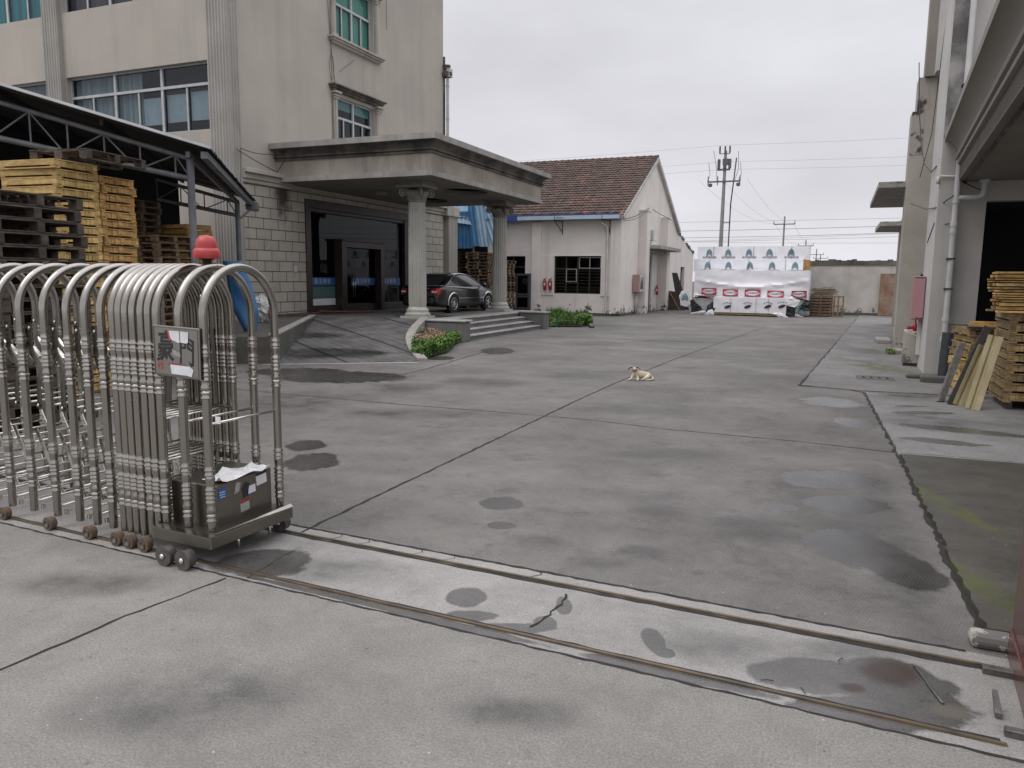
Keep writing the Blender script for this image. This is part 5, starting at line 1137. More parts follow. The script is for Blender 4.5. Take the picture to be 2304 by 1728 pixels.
# ------------------------------------------------------------------ wrapped lumber
M['wrap'] = pm('white_lumber_wrap', (.80, .80, .83), (.72, .72, .75), .42, scale=2.2, bump=.25, bscale=5, spec=.5)
M['wrap_grey'] = pm('greyish_lumber_wrap', (.48, .50, .50), (.38, .40, .40), .5, scale=2.5, bump=.3, bscale=5)
M['wrap_black'] = pm('black_wrap_inside', (.014, .015, .017), (.03, .03, .035), .45, scale=4, bump=.4, bscale=6)
M['logo_green'] = pm('green_logo_print', (.015, .19, .13), None, .5); M['logo_blue'] = pm('blue_logo_print', (.02, .12, .27), None, .5); M['logo_text'] = pm('dark_logo_text', (.04, .05, .06), None, .5)
M['logo_red'] = pm('red_label_print', (.42, .035, .055), None, .5); M['logo_dark'] = pm('dark_brown_print', (.045, .035, .035), None, .5)
LUM = 'wrapped lumber bundles at the end of the yard'
def wrapped(name, label, x0, x1, y0, y1, z0, z1, amp=.02, seed=1, m='wrap', sag=None, flare=0.0):
    t_ = thing(name, label, 'lumber bundle', ((x0 + x1) / 2, y0, z0), -AR, LUM); cx = (x0 + x1) / 2
    N = 90; rows = []
    prof = []                                               # (y, z) going round from the back top edge over the front to the bottom
    for k in range(7): prof.append((y1 - y0 - (y1 - y0) * k / 6, z1 - z0))
    for k in range(1, 15): prof.append((0.0, (z1 - z0) * (1 - k / 14)))
    for j, (py, pz) in enumerate(prof):
        row = []
        for i in range(N + 1):
            x = x0 + (x1 - x0) * i / N - cx; d = mnoise.noise(V((x * .9 + seed, pz * 2.3 + x * .35, seed * 2.1))) + .5 * mnoise.noise(V((x * 3 + seed, pz * 5, seed)))
            yy = py - amp * (1.1 + d) * (1 if py == 0 else .0) - (flare * (1 - pz / (z1 - z0)) if py == 0 else 0); zz = pz + (amp * .5 * d if py > 0 or pz == z1 - z0 else 0)
            if sag: yy, zz = sag(x, yy, zz, py, i / N)
            row.append((x, yy, zz))
        rows.append(row)
    b = MB(); b.loft(rows, caps=False, closed=False)
    for xx, s in ((x0 - cx, 1), (x1 - cx, -1)):
        b.add([(xx + s * .01, 0, 0), (xx + s * .01, y1 - y0, 0), (xx + s * .01, y1 - y0, z1 - z0), (xx + s * .01, 0, z1 - z0)], [(0, 1, 2, 3)])
    b.build('wrap', M[m], t_, smooth=True, auto=60, recalc=False, local=True); return t_, cx, y0, z0
def tree_logo(t_, x, z, s, y, tilt=0.0):
    for side, m in ((-1, 'logo_green'), (1, 'logo_blue')):
        b = MB()
        for k, (w, zo) in enumerate(((.40, .62), (.50, .30), (.50, -.02))):
            P4 = [(side * .012, zo), (side * w, zo - .42), (side * w, zo - .60), (side * .012, zo - .20)]
            b.prism([(x + p[0] * s + tilt * p[1] * s, y, z + p[1] * s) for p in P4], (0, -.002, 0))
        b.build('printed_logo', M[m], t_, local=True)
def logo_text(t_, s, x, z, size, y, m, shear=0.0, fat=0.0, clip=None):
    b = MB(); text_mb(b, s, size, (x, y, z), (1, 0, 0), (0, -1, 0), .001, shear=shear, fat=fat)
    if clip is not None: b.v = [V((p.x, p.y, max(p.z, clip))) for p in b.v]
    b.build('lettering', M[m], t_, local=True)
def lumber_end(t_, x0, x1, y0, y1, z0, z1, m='brownwood'):
    b = MB(); nx = max(1, int((x1 - x0) / .9)); nz = max(1, int((z1 - z0) / .045))
    for j in range(nz):
        b.box(x0, y0 + RN.uniform(0, .01), z0 + j * (z1 - z0) / nz + .003, x1, y1, z0 + (j + 1) * (z1 - z0) / nz - .003)
    b.build('lumber', M[m], t_, local=True)
# rear rows with the tree logos
for (x0, x1, y0, z0, z1, xs, tz, xz, clip, lab, sd) in ((-7.49, -1.53, 44.7, 3.05, 3.74, (-6.83, -5.79, -4.66, -3.57, -2.45), 3.40, 3.13, None, 'topmost white lumber bundle with a row of green tree logos', 3), (-7.62, -1.78, 44.3, 2.34, 3.03, (-6.83, -5.69, -4.53, -3.37, -2.19), 2.68, 2.40, 2.35, 'white wrapped lumber bundle with tree logos directly under the topmost bundle', 5)):
    t_, cx, yy, zz = wrapped('lumber_bundle', lab, x0, x1, y0, y0 + 1.1, z0, z1, .012, sd)
    for i, x in enumerate(xs):
        tree_logo(t_, x - cx, tz - z0, .34, -.036); logo_text(t_, 'INTERFOR', x - cx + .02, xz - z0, .165, -.036, 'logo_text', .12, .002, None if clip is None else clip - z0)
    for x in (x0 + .9, (x0 + x1) / 2 + .1, x1 - .9): b = MB(); b.box(x - cx - .008, -.04, 0, x - cx + .008, -.036, z1 - z0); b.build('strap', M['ink'], t_, local=True)
    if z0 < 3: lumber_end(t_, x1 - cx - .02, x1 - cx + .28, .1, 1.0, .12, .66, 'pine2')
t_, cx, yy, zz = wrapped('lumber_bundle', 'grey wrapped lumber bundle hidden under the sagging white cover', -7.3, -1.4, 44.2, 45.3, .12, 2.3, .012, 8, 'wrap_grey')
# middle row: big loose cover with red labels, torn lower down
def sag1(x, y, z, py, k):
    if py == 0:
        edge = .86 - .12 * math.sin(k * 9) * (1 - k) - .1 * k; f = 1 - z / 1.52
        y -= .05 * math.sin(x * 1.1 + z * 3.0) * f + .045 * abs(math.sin(x * .8 + z * 4.2 + 1.2)) * f + .14 * math.exp(-((z - 1.02 + .35 * math.sin(math.pi * k)) / .07) ** 2) * (.4 + .6 * math.sin(math.pi * k))
        x *= 1 + .012 * f * math.sin(k * 20)
        if z < .2: z += .05 * math.sin(k * 23) + .06 * math.sin(k * 7 + 1)
        if k < .02 or k > .98: x += (-.12 if k < .5 else .10) * f
    else: z += .03 * math.sin(k * 14) - .05 * (abs(k - .5) * 2) ** 6
    return y, z
t_, cx, yy, zz = wrapped('lumber_bundle', 'lumber bundle under a sagging torn white cover with red oval labels', -7.35, -1.4, 43.2, 44.2, .88, 2.42, .03, 11, 'wrap', lambda x, y, z, py, k: sag1(x, y, z, py, k))
for i, (xa, xb_, zc) in enumerate(((-6.91, -6.10, 1.27), (-5.76, -4.96, 1.22), (-4.6, -3.78, 1.2), (-3.43, -2.6, 1.18), (-2.22, -1.46, 1.19))):
    z0_, z1_ = zc - .19 - .88, zc + .17 - .88; y_ = -.17; tl = RN.uniform(-.02, .02)
    b = MB(); b.prism([(xa - cx, y_, z0_), (xb_ - cx, y_, z0_ + tl), (xb_ - cx, y_ - .002, z1_ + tl), (xa - cx, y_ - .002, z1_)], (0, -.004, 0)); lb = b.build('printed_label', M['logo_red'], t_, local=True)
    b = MB(); mx_, mz_, rx_, rz2 = (xa + xb_) / 2 - cx, (z0_ + z1_ + tl) / 2, (xb_ - xa) * .43, .125; b.prism([(mx_ + rx_ * math.cos(a * math.pi / 12), y_ - .0065, mz_ + rz2 * math.sin(a * math.pi / 12)) for a in range(24)], (0, -.001, 0)); b.build('label_oval', M['paper'], lb, local=True)
    b = MB(); text_mb(b, 'CANFOR', .155, (mx_, y_ - .0085, mz_), (1, 0, 0), (0, -1, 0), .001, shear=.2, fat=.004); b.build('lettering', M['logo_text'], lb, local=True)
b = MB(); b.prism([(-2.9, -.175, .12), (-.6, -.175, .02), (2.5, -.175, -.05), (2.5, -.175, -.01), (-.6, -.175, .055), (-2.9, -.175, .16)], (0, -.004, 0)); b.build('red_seam', M['logo_red'], t_, local=True)
# lower middle: grey wrap with black torn ends
t_, cx, yy, zz = wrapped('lumber_bundle', 'grey wrapped lumber bundle with torn black ends below the red labels', -7.25, -1.35, 43.25, 44.2, .1, .88, .02, 14, 'wrap_grey')
tree_logo(t_, 2.62, .36, .38, -.06); logo_text(t_, 'INTERFOR', 2.55, .06, .17, -.06, 'logo_text', .1, .002); logo_text(t_, 'INTERFOR', -2.7, .08, .17, -.06, 'logo_text', .1, .002)
def torn(name, m, pts, y, seed, parent, amp=.08):
    r = random.Random(seed); c = V((sum(p[0] for p in pts) / len(pts), 0, sum(p[1] for p in pts) / len(pts))); b = MB(); ring = []
    for i in range(len(pts)):
        p, q = pts[i], pts[(i + 1) % len(pts)]
        for k in range(5): ring.append(V((p[0] + (q[0] - p[0]) * k / 5 + r.uniform(-.02, .02), 0, p[1] + (q[1] - p[1]) * k / 5 + r.uniform(-.02, .02))))
    rings = []
    for f in (1, .8, .55, .3, .08): rings.append([V((c.x + (p.x - c.x) * f, y - amp * (.5 + mnoise.noise(V((p.x * f * 4 + seed, p.z * f * 4, seed)))) * (1.3 - f), c.z + (p.z - c.z) * f)) for p in ring])
    b.loft(rings, caps=False); b.add([rings[-1][i] for i in range(len(ring))], [tuple(range(len(ring)))]); return b.build(name, M[m], parent, recalc=False, local=True)
torn('torn_wrap', 'wrap_black', [(-3.15, -.02), (-2.55, .02), (-2.6, .3), (-2.9, .5), (-3.05, .75), (-3.25, .6)], -.08, 3, t_); torn('torn_wrap', 'wrap_black', [(2.0, -.05), (1.35, -.05), (1.25, .3), (1.6, .55), (2.1, .66), (2.4, .5)], -.10, 5, t_)
torn('torn_wrap', 'wrap_black', [(2.5, .3), (3.05, .2), (3.1, .75), (2.75, .8)], -.05, 6, t_); torn('torn_wrap', 'wrap', [(-3.2, -.08), (-2.3, -.1), (-1.9, .08), (-2.6, .1)], -.2, 7, t_, .12); torn('torn_wrap', 'wrap', [(1.9, -.1), (2.75, -.09), (2.4, .05), (1.95, .12)], -.18, 8, t_, .12)
fl = torn('torn_wrap', 'wrap', [(-3.75, .35), (-3.35, .28), (-3.2, .95), (-3.25, 1.25), (-3.75, 1.15), (-3.85, .9)], -.10, 9, t_, .05); tree_logo(t_, -3.5, .82, .36, -.22, .05)
# front bundle with paw prints
t_, cx, yy, zz = wrapped('lumber_bundle', 'low white wrapped lumber bundle printed with dark paw prints', -6.12, -2.4, 42.25, 43.2, .17, .98, .014, 17)
lumber_end(t_, -1.84, 1.78, .0, .9, -.12, .05, 'rawpine'); b = MB(); b.box(-1.7, .1, -.17, 1.7, .85, -.11); b.build('bearers', M['dark'], t_, local=True)
for i, x in enumerate((-5.36, -4.33, -3.31, -2.62)):
    b = MB(); xc, zc2 = x - cx, .30 + .03 * i
    b.prism([(xc + .17 * math.cos(a * math.pi / 10) + .04 * math.sin(a * math.pi / 10), -.045, zc2 + .09 * math.sin(a * math.pi / 10) + .05 * math.cos(a * math.pi / 10) * .6) for a in range(20)], (0, -.002, 0))
    for k in range(5):
        px_, pz_ = xc - .19 + .09 * k, zc2 + .13 + .09 * math.sin(.5 + k * .55); b.prism([(px_ + .025 * math.cos(a * math.pi / 4), -.045, pz_ + .03 * math.sin(a * math.pi / 4)) for a in range(8)], (0, -.002, 0))
    b.build('printed_paw', M['logo_dark'], t_, local=True)
for x in (-.95, .35, .98): b = MB(); b.box(x - .006, -.05, -.15, x + .006, -.046, .8); b.build('strap', M['ink'], t_, local=True)
torn('torn_wrap', 'wrap', [(1.1, .02), (1.75, .1), (2.0, -.2), (1.7, -.22), (1.35, -.06)], -.12, 21, t_, .06); torn('torn_wrap', 'wrap_black', [(1.6, -.1), (2.3, -.12), (2.3, .4), (2.0, .62), (1.7, .5)], .1, 22, t_, .1); torn('torn_wrap', 'wrap', [(1.7, .45), (2.3, .35), (2.55, .7), (2.1, .9), (1.7, .85)], -.02, 24, t_, .08); torn('torn_wrap', 'wrap_black', [(-1.85, -.1), (-2.3, -.14), (-2.2, .3), (-1.9, .6), (-1.75, .2)], .0, 25, t_, .1); torn('torn_wrap', 'wrap', [(-1.8, -.15), (-2.35, -.16), (-2.1, .1), (-1.85, .15)], -.08, 26, t_, .1)
# crate and offcuts right of the bundles
CR = thing('slatted_crate', 'slatted timber crate standing beside the wrapped lumber', 'crate', (-.8, 44.1, 0), -AR)
b = MB()
for k in range(7): b.box(-.52, 0, .06 + k * .155, .56, .03, .06 + k * .155 + .105); b.box(-.52, .95, .06 + k * .155, .56, .98, .06 + k * .155 + .105)
for k in range(7): b.box(.53, .03, .06 + k * .155, .56, .95, .06 + k * .155 + .105); b.box(-.52, .03, .06 + k * .155, -.49, .95, .06 + k * .155 + .105)
b.build('slats', M['brownwood'], CR, local=True)
b = MB()
for x in (-.5, .0, .5):
    for y in (.05, .9): b.box(x - .04, y - .02, 0, x + .04, y + .02, 1.14)
b.build('frame', M['brownwood'], CR, local=True); b = MB(); b.box(-.49, .05, .05, .53, .92, 1.05); b.build('contents', M['dark'], CR, local=True)
C2 = thing('crate_frame', 'narrow open frame of pale battens beside the slatted crate', 'crate', (.05, 44.15, 0), -AR)
b = MB()
for x in (-.2, .0, .24):
    for y in (0, .7): b.box(x - .025, y, 0, x + .025, y + .04, 1.1)
for z in (.04, 1.06, .55): b.box(-.22, .0, z - .03, .26, .03, z + .03); b.box(-.22, .72, z - .03, .26, .75, z + .03); b.box(.22, 0, z - .03, .26, .75, z + .03)
b.build('battens', M['rawpine'], C2, local=True)
for i in range(11):
    b = MB(); l = RN.uniform(.9, 1.35); xo = RN.uniform(-.12, .25); z = 1.145 + .035 * i; b.obox(T(-.75 + xo, 44.5 + RN.uniform(-.2, .2), z, RN.uniform(-.2, .2)), l, .14, .026)
    props(b.build('offcut_board', M['rawpine'] if i % 3 else M['oldwood']), 'offcut board in the untidy heap on top of the slatted crate', 'board', 'offcut boards on the crate')
b = MB(); b.obox(T(-.5, 44.3, 1.55, .2), .55, .3, .02); props(b.build('board', M['blue_ink']), 'small blue and white board lying on top of the offcut heap', 'board')
# junk by the annex
b = MB(); b.prism([(-9.2, 48.6, 0), (-8.45, 48.4, 0), (-9.4, 48.9, 2.3), (-9.75, 49, 2.3)], (0, .06, 0)); props(b.build('sheet', M['cab_grey']), 'dark grey sheet leaning between the house and the wrapped lumber', 'sheet')
b = MB(); b.prism([(-9.9, 47.6, 0), (-8.6, 47.6, 0), (-8.9, 47.9, 1.1), (-9.9, 47.9, 1.2)], (0, .05, 0)); props(b.build('sheet', M['oldwood']), 'dark boards leaning low against the house beside the lumber', 'sheet')
b = MB(); b.bar((-9.55, 47.45, 1.15), (-8.9, 47.45, .05), .06, .04); props(b.build('batten', M['rawpine']), 'pale batten leaning against the dark boards by the house', 'batten')
# ------------------------------------------------------------------ poles and wires
M['pole'] = pm('grey_concrete_pole', (.30, .295, .285), (.22, .215, .21), .9, scale=1)
M['insul'] = pm('dark_grey_fittings', (.13, .13, .135), None, .6)
def pole(x, y, h, label, r0=.19, detail=True, arms=((.86, 2.2),), lean=.0):
    t_ = thing('utility_pole', label, 'pole', (x, y, 0), 0, 'utility poles beyond the wall')
    b = MB(); b.tube([(0, 0, 0), (lean, 0, h)], [r0, r0 * .55], 12); b.build('pole', M['pole'], t_, smooth=True, auto=60, local=True)
    for f, w in arms:
        b = MB(); z = h * f; b.bar((-w / 2 + lean * f, -.15, z), (w / 2 + lean * f, -.15, z), .10, .12); b.build('crossarm', M['insul'], t_, local=True)
        for sx in (-w / 2, -w * .2, w / 2) if detail else (-w / 2, w / 2):
            b = MB(); b.lathe([(.03, -.3 if detail else 0), (.05, .0), (.07, .12), (.04, .18), (.05, .3), (.03, .45)], 8, (sx + lean * f, -.15, z)); b.build('insulator', M['insul'], t_, local=True)
    return t_
t_ = pole(-9.1, 65.2, 12.2, 'tall concrete utility pole with cross arm behind the wrapped lumber', .20, True, ((.80, 2.5),), .08)
b = MB()
for x in (-.36, .05, .42): b.lathe([(.05, 0), (.07, .05), (.07, .5), (.05, .55)], 8, (x, -.1, 12.0)); b.lathe([(.06, 0), (.12, .05), (.12, .75), (.05, .8)], 8, (x * 1.1, -.1, 10.75))
b.bar((-.5, -.1, 10.7), (.5, -.1, 10.7), .12, .14); b.bar((-.1, -.1, 11.3), (.35, -.1, 11.3), .2, .5); b.bar((-.4, -.1, 11.95), (.45, -.1, 11.95), .05, .06); b.build('cut_outs', M['insul'], t_, local=True)
b = MB(); b.tube([(.62, .1, 0), (.62, .1, 4), (.66, .05, 8), (.95, 0, 11.6)], .05, 8); b.bar((-.1, 0, 6.5), (.7, .1, 6.5), .06, .06); b.build('cable_riser', M['cable'], t_, smooth=True, local=True)
b = MB()
for s in ((-1.2, 9.9, -1.2, 11.3), (-.55, 9.9, -.85, 12.2), (1.2, 9.9, 1.3, 11.2), (.9, 9.8, 1.1, 12.1)): b.tube([(s[0], -.15, s[1]), ((s[0] + s[2]) / 2 + .15, -.15, (s[1] + s[3]) / 2 - .3), (s[2], -.15, s[3])], .018, 4)
b.build('jumper', M['cable_grey'], t_, local=True)
b = MB(); b.lathe([(.06, 0), (.16, .06), (.16, .24), (.06, .3)], 10, (-1.0, -.15, 9.35)); b.build('arrester', M['insul'], t_, smooth=True, auto=40, local=True); b = MB(); b.lathe([(.06, 0), (.16, .06), (.16, .24), (.06, .3)], 10, (1.2, -.15, 9.35)); b.build('arrester', M['insul'], t_, smooth=True, auto=40, local=True)
pole(-7.0, 107.9, 10.2, 'slim utility pole with one cross arm, second from the tall pole', .17, False, ((.90, 2.6),)); pole(-5.5, 141.2, 8.8, 'small distant utility pole, third along the line', .17, False, ((.88, 2.4),)); pole(-4.6, 174.4, 8.5, 'distant utility pole just above the boundary wall', .17, False, ((.86, 2.8),)); pole(-4.0, 185.5, 7.6, 'farthest utility pole, lowest above the boundary wall', .17, False, ((.9, 3.0),))
def wire(pts, label, r=.016, m='cable_grey'): b = MB(); b.tube(pts, r, 4); props(b.build('power_line', M[m]), label, 'power line', 'overhead wires beyond the yard')
for i, (z0, z1) in enumerate(((12.6, 12.4), (11.3, 11.1), (10.7, 10.5))):
    wire(sag((-70, 66, z0 + .2), (-9.1, 65, z0), .5) + sag((-9.1, 65, z0), (45, 58, z1), .6), 'thin high wire passing the top of the tall pole', .006)
for i in range(3): wire(sag((-9.1 - 1.9 + 1.9 * i, 65, 9.9), (-7 - 1.2 + 1.2 * i, 107.9, 9.3), .9), 'drooping wire from the tall pole to the slim second pole', .008)
for i in range(2): wire(sag((-7 - 1.2 + 2.4 * i, 107.9, 9.3), (-5.5 - 1 + 2 * i, 141.2, 7.9), .8), 'drooping wire from the slim second pole to the third', .012)
for i, (a_, z0, z1, s_, r_) in enumerate(((60, 6.3, 5.9, .1, .008), (56, 5.5, 5.5, .35, .012), (57, 5.2, 5.3, .5, .012), (62, 4.7, 5.6, .3, .008), (58, 4.6, 5.0, .25, .008), (61, 5.6, 4.5, .5, .007))):
    wire(sag((-30, a_, z0), (18, a_ - 6, z1), s_), 'low sagging wire crossing behind the boundary wall and wrapped lumber', r_, 'cable_grey')
# ------------------------------------------------------------------ warehouse on the right
M['ware'] = plaster('pale_grey_warehouse_render', (.45, .43, .41), (.39, .375, .36), False)
M['ware_tan'] = plaster('tan_stained_render', (.42, .385, .335), (.35, .32, .28))
M['ware_white'] = pm('whitewashed_pier', (.56, .54, .52), (.48, .46, .45), .85, scale=1, streak=.2, stc=(.3, .28, .26), stscale=(3, 3, .2))
M['canopy'] = pm('brownish_canopy_moulding', (.29, .265, .235), (.235, .215, .19), .85, scale=.8, bump=.1, fine=.04)
M['canopy_band'] = pm('pale_canopy_band', (.42, .40, .37), (.37, .35, .32), .85, scale=1)
WB = thing('warehouse', 'pale rendered warehouse with a moulded canopy over a dark loading door', 'building', (2.0, 18.1, 0))
YW = 18.1
b = MB().frame((2.0, YW, 0), (1, 0, 0), (0, -1, 0)); b.wall(0, 0, 9, 14, [(.63, 0, 4.6, 3.52)], .35); b.build('wall', M['ware'], WB, recalc=False)
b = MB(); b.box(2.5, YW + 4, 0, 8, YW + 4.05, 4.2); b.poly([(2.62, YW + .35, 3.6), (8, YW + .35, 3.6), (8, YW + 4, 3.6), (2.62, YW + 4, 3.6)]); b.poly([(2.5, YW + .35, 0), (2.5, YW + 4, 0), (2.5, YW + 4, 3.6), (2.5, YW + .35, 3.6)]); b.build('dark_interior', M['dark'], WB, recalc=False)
b = MB(); b.box(1.745, 17.88, 0, 2.02, 19.6, 14); pi = b.build('pier', [M['ware_white'], M['ware']], WB, bevel=.008)
for p_ in pi.data.polygons:
    if p_.normal.y < -.5: p_.material_index = 1
M['black_mould'] = pm('black_mould_stain', (.10, .098, .094), (.30, .29, .28), .9, scale=2.0, fine=.1, lo=.4, hi=.66)
b = MB(); b.box(1.75, 17.872, 4.75, 2.015, 17.878, 9.5); b.build('mould_stain', M['black_mould'], WB)
b = MB(); b.box(1.5, 23.2, 0, 2.9, 23.85, 6.3); b.box(1.60, 23.22, 6.3, 2.9, 23.83, 7.15); b.build('end_wall', M['ware_tan'], WB, bevel=.01)
b = MB(); b.box(1.72, 23.1, 7.15, 1.93, 23.6, 14); b.build('brown_pier', M['canopy'], WB)
b = MB(); b.box(1.93, 22.6, 7.15, 3, 23.6, 14); b.build('upper_wall', M['ware_white'], WB)
M['mould_wall'] = pm('peeling_black_mould', (.06, .058, .055), (.38, .35, .31), .9, scale=2.6, fine=.1, lo=.44, hi=.52)
b = MB(); b.box(1.505, 23.192, 5.2, 1.80, 23.198, 6.3); b.box(1.605, 23.212, 6.3, 1.86, 23.218, 7.15); b.build('mould_stain', M['mould_wall'], WB)
b = MB(); b.box(2.3, 23.85, 0, 8, 38, 4.5); b.build('rear_wing', M['canopy'], WB)
for x0, x1, y0, y1, z0, z1 in ((.84, 2.35, 23.4, 29.6, 4.40, 4.56), (1.33, 2.35, 33, 37.3, 4.0, 4.17)):
    b = MB(); b.box(x0, y0, z0, x1, y1, z1); b.build('window_canopy', M['slab'], WB, bevel=.01); b = MB(); b.box(x0 - .003, y0 - .003, z1 - .05, x1, y0 - .001, z1); b.build('mould_stain', M['mould_wall'], WB)
# canopy: runs from the wall towards the camera, moulded edge on the yard side
CA, CB = V((2.09, YW, 0)), V((1.49, 7.2, 0)); CD = (CB - CA).normalized(); CO = V((CD.y, -CD.x, 0));
if CO.x > 0: CO = -CO
def cap(b, prof, back=6.0, cl=False):
    rings = []
    for P0 in (CA, CB): rings.append([(P0.x + CO.x * e, P0.y + CO.y * e, z) for e, z in prof])
    b.loft(rings, caps=cl, closed=cl)
b = MB(); cap(b, [(0, 3.90), (.0, 4.20)]); b.build('canopy_band', M['canopy_band'], WB, recalc=False)
b = MB(); cap(b, [(0, 4.20), (.05, 4.21), (.06, 4.26), (.03, 4.28), (.03, 4.30), (.09, 4.31), (.10, 4.37), (.06, 4.39), (.07, 4.47), (.14, 4.60), (.25, 4.68), (.30, 4.69), (.30, 4.82), (.0, 4.84)]); b.build('canopy_moulding', M['canopy'], WB, recalc=False, smooth=True, auto=35)
b = MB(); b.prism([(CA.x, CA.y, 3.905), (CB.x, CB.y, 3.905), (8, CB.y, 3.905), (8, CA.y, 3.905)], (0, 0, .9)); b.build('canopy_slab', M['soffit'], WB)
b = MB(); e = CO * -.12; b.prism([(CA.x + e.x, CA.y, 3.86), (CB.x + e.x, CB.y, 3.86), (CB.x + e.x + .03, CB.y, 3.86), (CA.x + e.x + .03, CA.y, 3.86)], (0, 0, .05)); b.build('drip_edge', M['portico_dark'], WB)
b = MB(); b.lathe([(.14, 0), (.16, .02), (.16, .06), (.1, .08)], 16, (2.5, 12.2, 3.82)); b.build('ceiling_lamp', M['capital'], WB)
# pipes on the warehouse front
b = MB(); yp = YW - .32
b.tube([(2.06, yp, .5), (2.055, yp, 3.3), (2.06, yp, 6), (2.05, yp, 12)], .055, 12)
for z in (.75, 1.15, 2.9, 3.05, 3.5, 5.0, 8.3): b.tube([(2.056, yp, z - .045), (2.056, yp, z + .045)], .068, 12)
b.tube([(2.06, yp, 3.56), (2.42, yp, 3.56), (2.5, yp, 3.6), (2.52, yp, 3.7), (2.52, yp, 3.9)], .05, 10); b.tube([(2.52, yp, 3.84), (2.52, yp, 3.9)], .1, 10)
b.build('downpipe', M['pvc'], WB, smooth=True, auto=45)
b = MB(); b.box(1.95, yp - .12, 9.6, 2.3, yp + .14, 9.95); b.build('hopper', M['pvc'], WB, bevel=.02)
for z in (1.75, 2.35, 5.7):
    b = MB(); b.box(1.98, yp - .07, z, 2.13, yp + .25, z + .03); b.build('pipe_clamp', M['ink'], WB)
b = MB(); b.tube([(2.05, yp, .02), (2.05, yp, .5)], .05, 10); b.build('pipe_foot', M['brownwood'], WB, smooth=True)
b = MB(); b.tube([(1.76, 17.84, 4.0), (2.3, 17.84, 3.98), (3.4, 17.86, 4.02)], .02, 6); b.tube([(1.72, 17.86, 4.0), (1.72, 17.86, 3.85)], .03, 6); b.build('conduit', M['pvc'], WB, smooth=True)
b = MB(); b.tube(sag((1.74, 18.3, 4.4), (2.5, 17.8, 3.7), .1), .010, 5); b.tube([(1.56, 23.1, 7.5), (1.6, 22.4, 6.2), (1.64, 21.5, 5.2), (1.66, 20.5, 4.6), (1.7, 19.2, 4.25), (1.74, 18.6, 4.3)], .012, 5); b.tube([(1.6, 22.6, 3.9), (1.7, 19.6, 3.5), (1.74, 18, 3.4), (2.0, 17.7, 3.6)], .010, 5); b.tube([(1.76, 19, 8.3), (1.72, 20, 5.2), (1.66, 21.4, 4.4)], .008, 5); b.tube([(1.742, 19.2, 2.75), (1.742, 18.1, 3.1)], .012, 5)
b.tube([(1.9, 17.86, 3.05), (2.02, 17.86, 3.08)], .008, 5); b.build('loose_cable', M['cable'], WB)
b = MB(); b.box(2.02, 17.99, 1.035, 2.63, 18.105, 1.05); b.build('dado_line', M['canopy'], WB)
b = MB()
for i, s in enumerate(('8 7 4 2', '1 3 9 5 7', '专业 加工', '0 5 7 4')): text_mb(b, s, .07, (2.46, YW - .006, .88 - .085 * i), (1, 0, 0), (0, -1, 0), .001, fat=.002)
b.build('stencil_lettering', M['logo_text'], WB)
# hydrant on its pedestal, pink box, step blocks
M['pedestal'] = plaster('stained_pedestal_render', (.42, .395, .345), (.32, .30, .255))
PD = thing('pedestal', 'stained cream masonry block with a chipped top carrying the red hydrant', 'pedestal', (1.65, 19.3, 0))
b = MB(); b.add([(1.46, 19.25, 0), (1.80, 19.25, 0), (1.80, 19.75, 0), (1.46, 19.75, 0), (1.46, 19.25, .80), (1.80, 19.25, .66), (1.80, 19.75, .80), (1.46, 19.75, .82)], [(0, 3, 2, 1), (4, 5, 6, 7), (0, 1, 5, 4), (1, 2, 6, 5), (2, 3, 7, 6), (3, 0, 4, 7)]); b.build('block', M['pedestal'], PD, bevel=.015); b = MB(); b.box(1.455, 19.24, 0, 1.81, 19.27, .09); b.build('base_band', M['ink'], PD)
HY = thing('fire_hydrant', 'small red fire hydrant with a black handwheel on the masonry block', 'hydrant', (1.66, 19.42, .76))
b = MB(); b.lathe([(.055, 0), (.055, .03), (.04, .035), (.045, .06), (.062, .09), (.062, .15), (.045, .18), (.035, .21), (.02, .22), (.015, .3)], 18); b.xf = T(-.05, 0, .115, 0, 0, rad(-90)); b.lathe([(.035, 0), (.035, .05), (.045, .055), (.045, .085)], 14); b.build('body', M['fire_red'], HY, smooth=True, auto=45, local=True)
b = MB(); b.tube([(.07 * math.cos(i * math.pi / 10), .07 * math.sin(i * math.pi / 10), .30) for i in range(21)], .008, 6); b.bar((-.07, 0, .3), (.07, 0, .3), .012, .01); b.bar((0, -.07, .3), (0, .07, .3), .012, .01); b.build('handwheel', M['ink'], HY, local=True)
b = MB(); b.xf = T(-.135, 0, .115, 0, 0, rad(-90)); b.lathe([(.03, 0), (.05, .0), (.05, .02), (.03, .025)], 14); b.build('outlet_cap', M['iron'], HY, smooth=True, auto=45, local=True)
b = MB(); b.tube([(0, 0, -.0), (0, 0, .035)], .06, 14); b.build('collar', M['paper'], HY, local=True)
PB = thing('hydrant_box', 'faded pink rusty edged hydrant box fixed to the pier above the hydrant', 'box', (1.62, 18.9, 1.1))
M['pinkred'] = pm('sun_faded_pink_paint', (.40, .20, .21), (.36, .235, .255), .6, scale=2.2, streak=.3, stc=(.33, .17, .08), stscale=(9, 9, .8))
b = MB(); b.box(1.50, 18.72, 1.08, 1.735, 19.1, 2.02); b.build('case', M['pinkred'], PB, bevel=.01); b = MB(); b.box(1.515, 18.708, 1.10, 1.725, 18.718, 2.0); b.build('door', M['pinkred'], PB, bevel=.004)
M['rustpatch'] = pm('rust_patch', (.05, .03, .02), (.12, .06, .035), .9, scale=20)
b = MB()
for i in range(9): x = 1.52 + .022 * i; b.box(x, 18.704, 2.02 - .03 - .02 * RN.random(), x + .02, 18.707, 2.0); b.box(x, 18.704, 1.1, x + .02, 18.707, 1.1 + (.02 + .03 * RN.random()) * (i > 2))
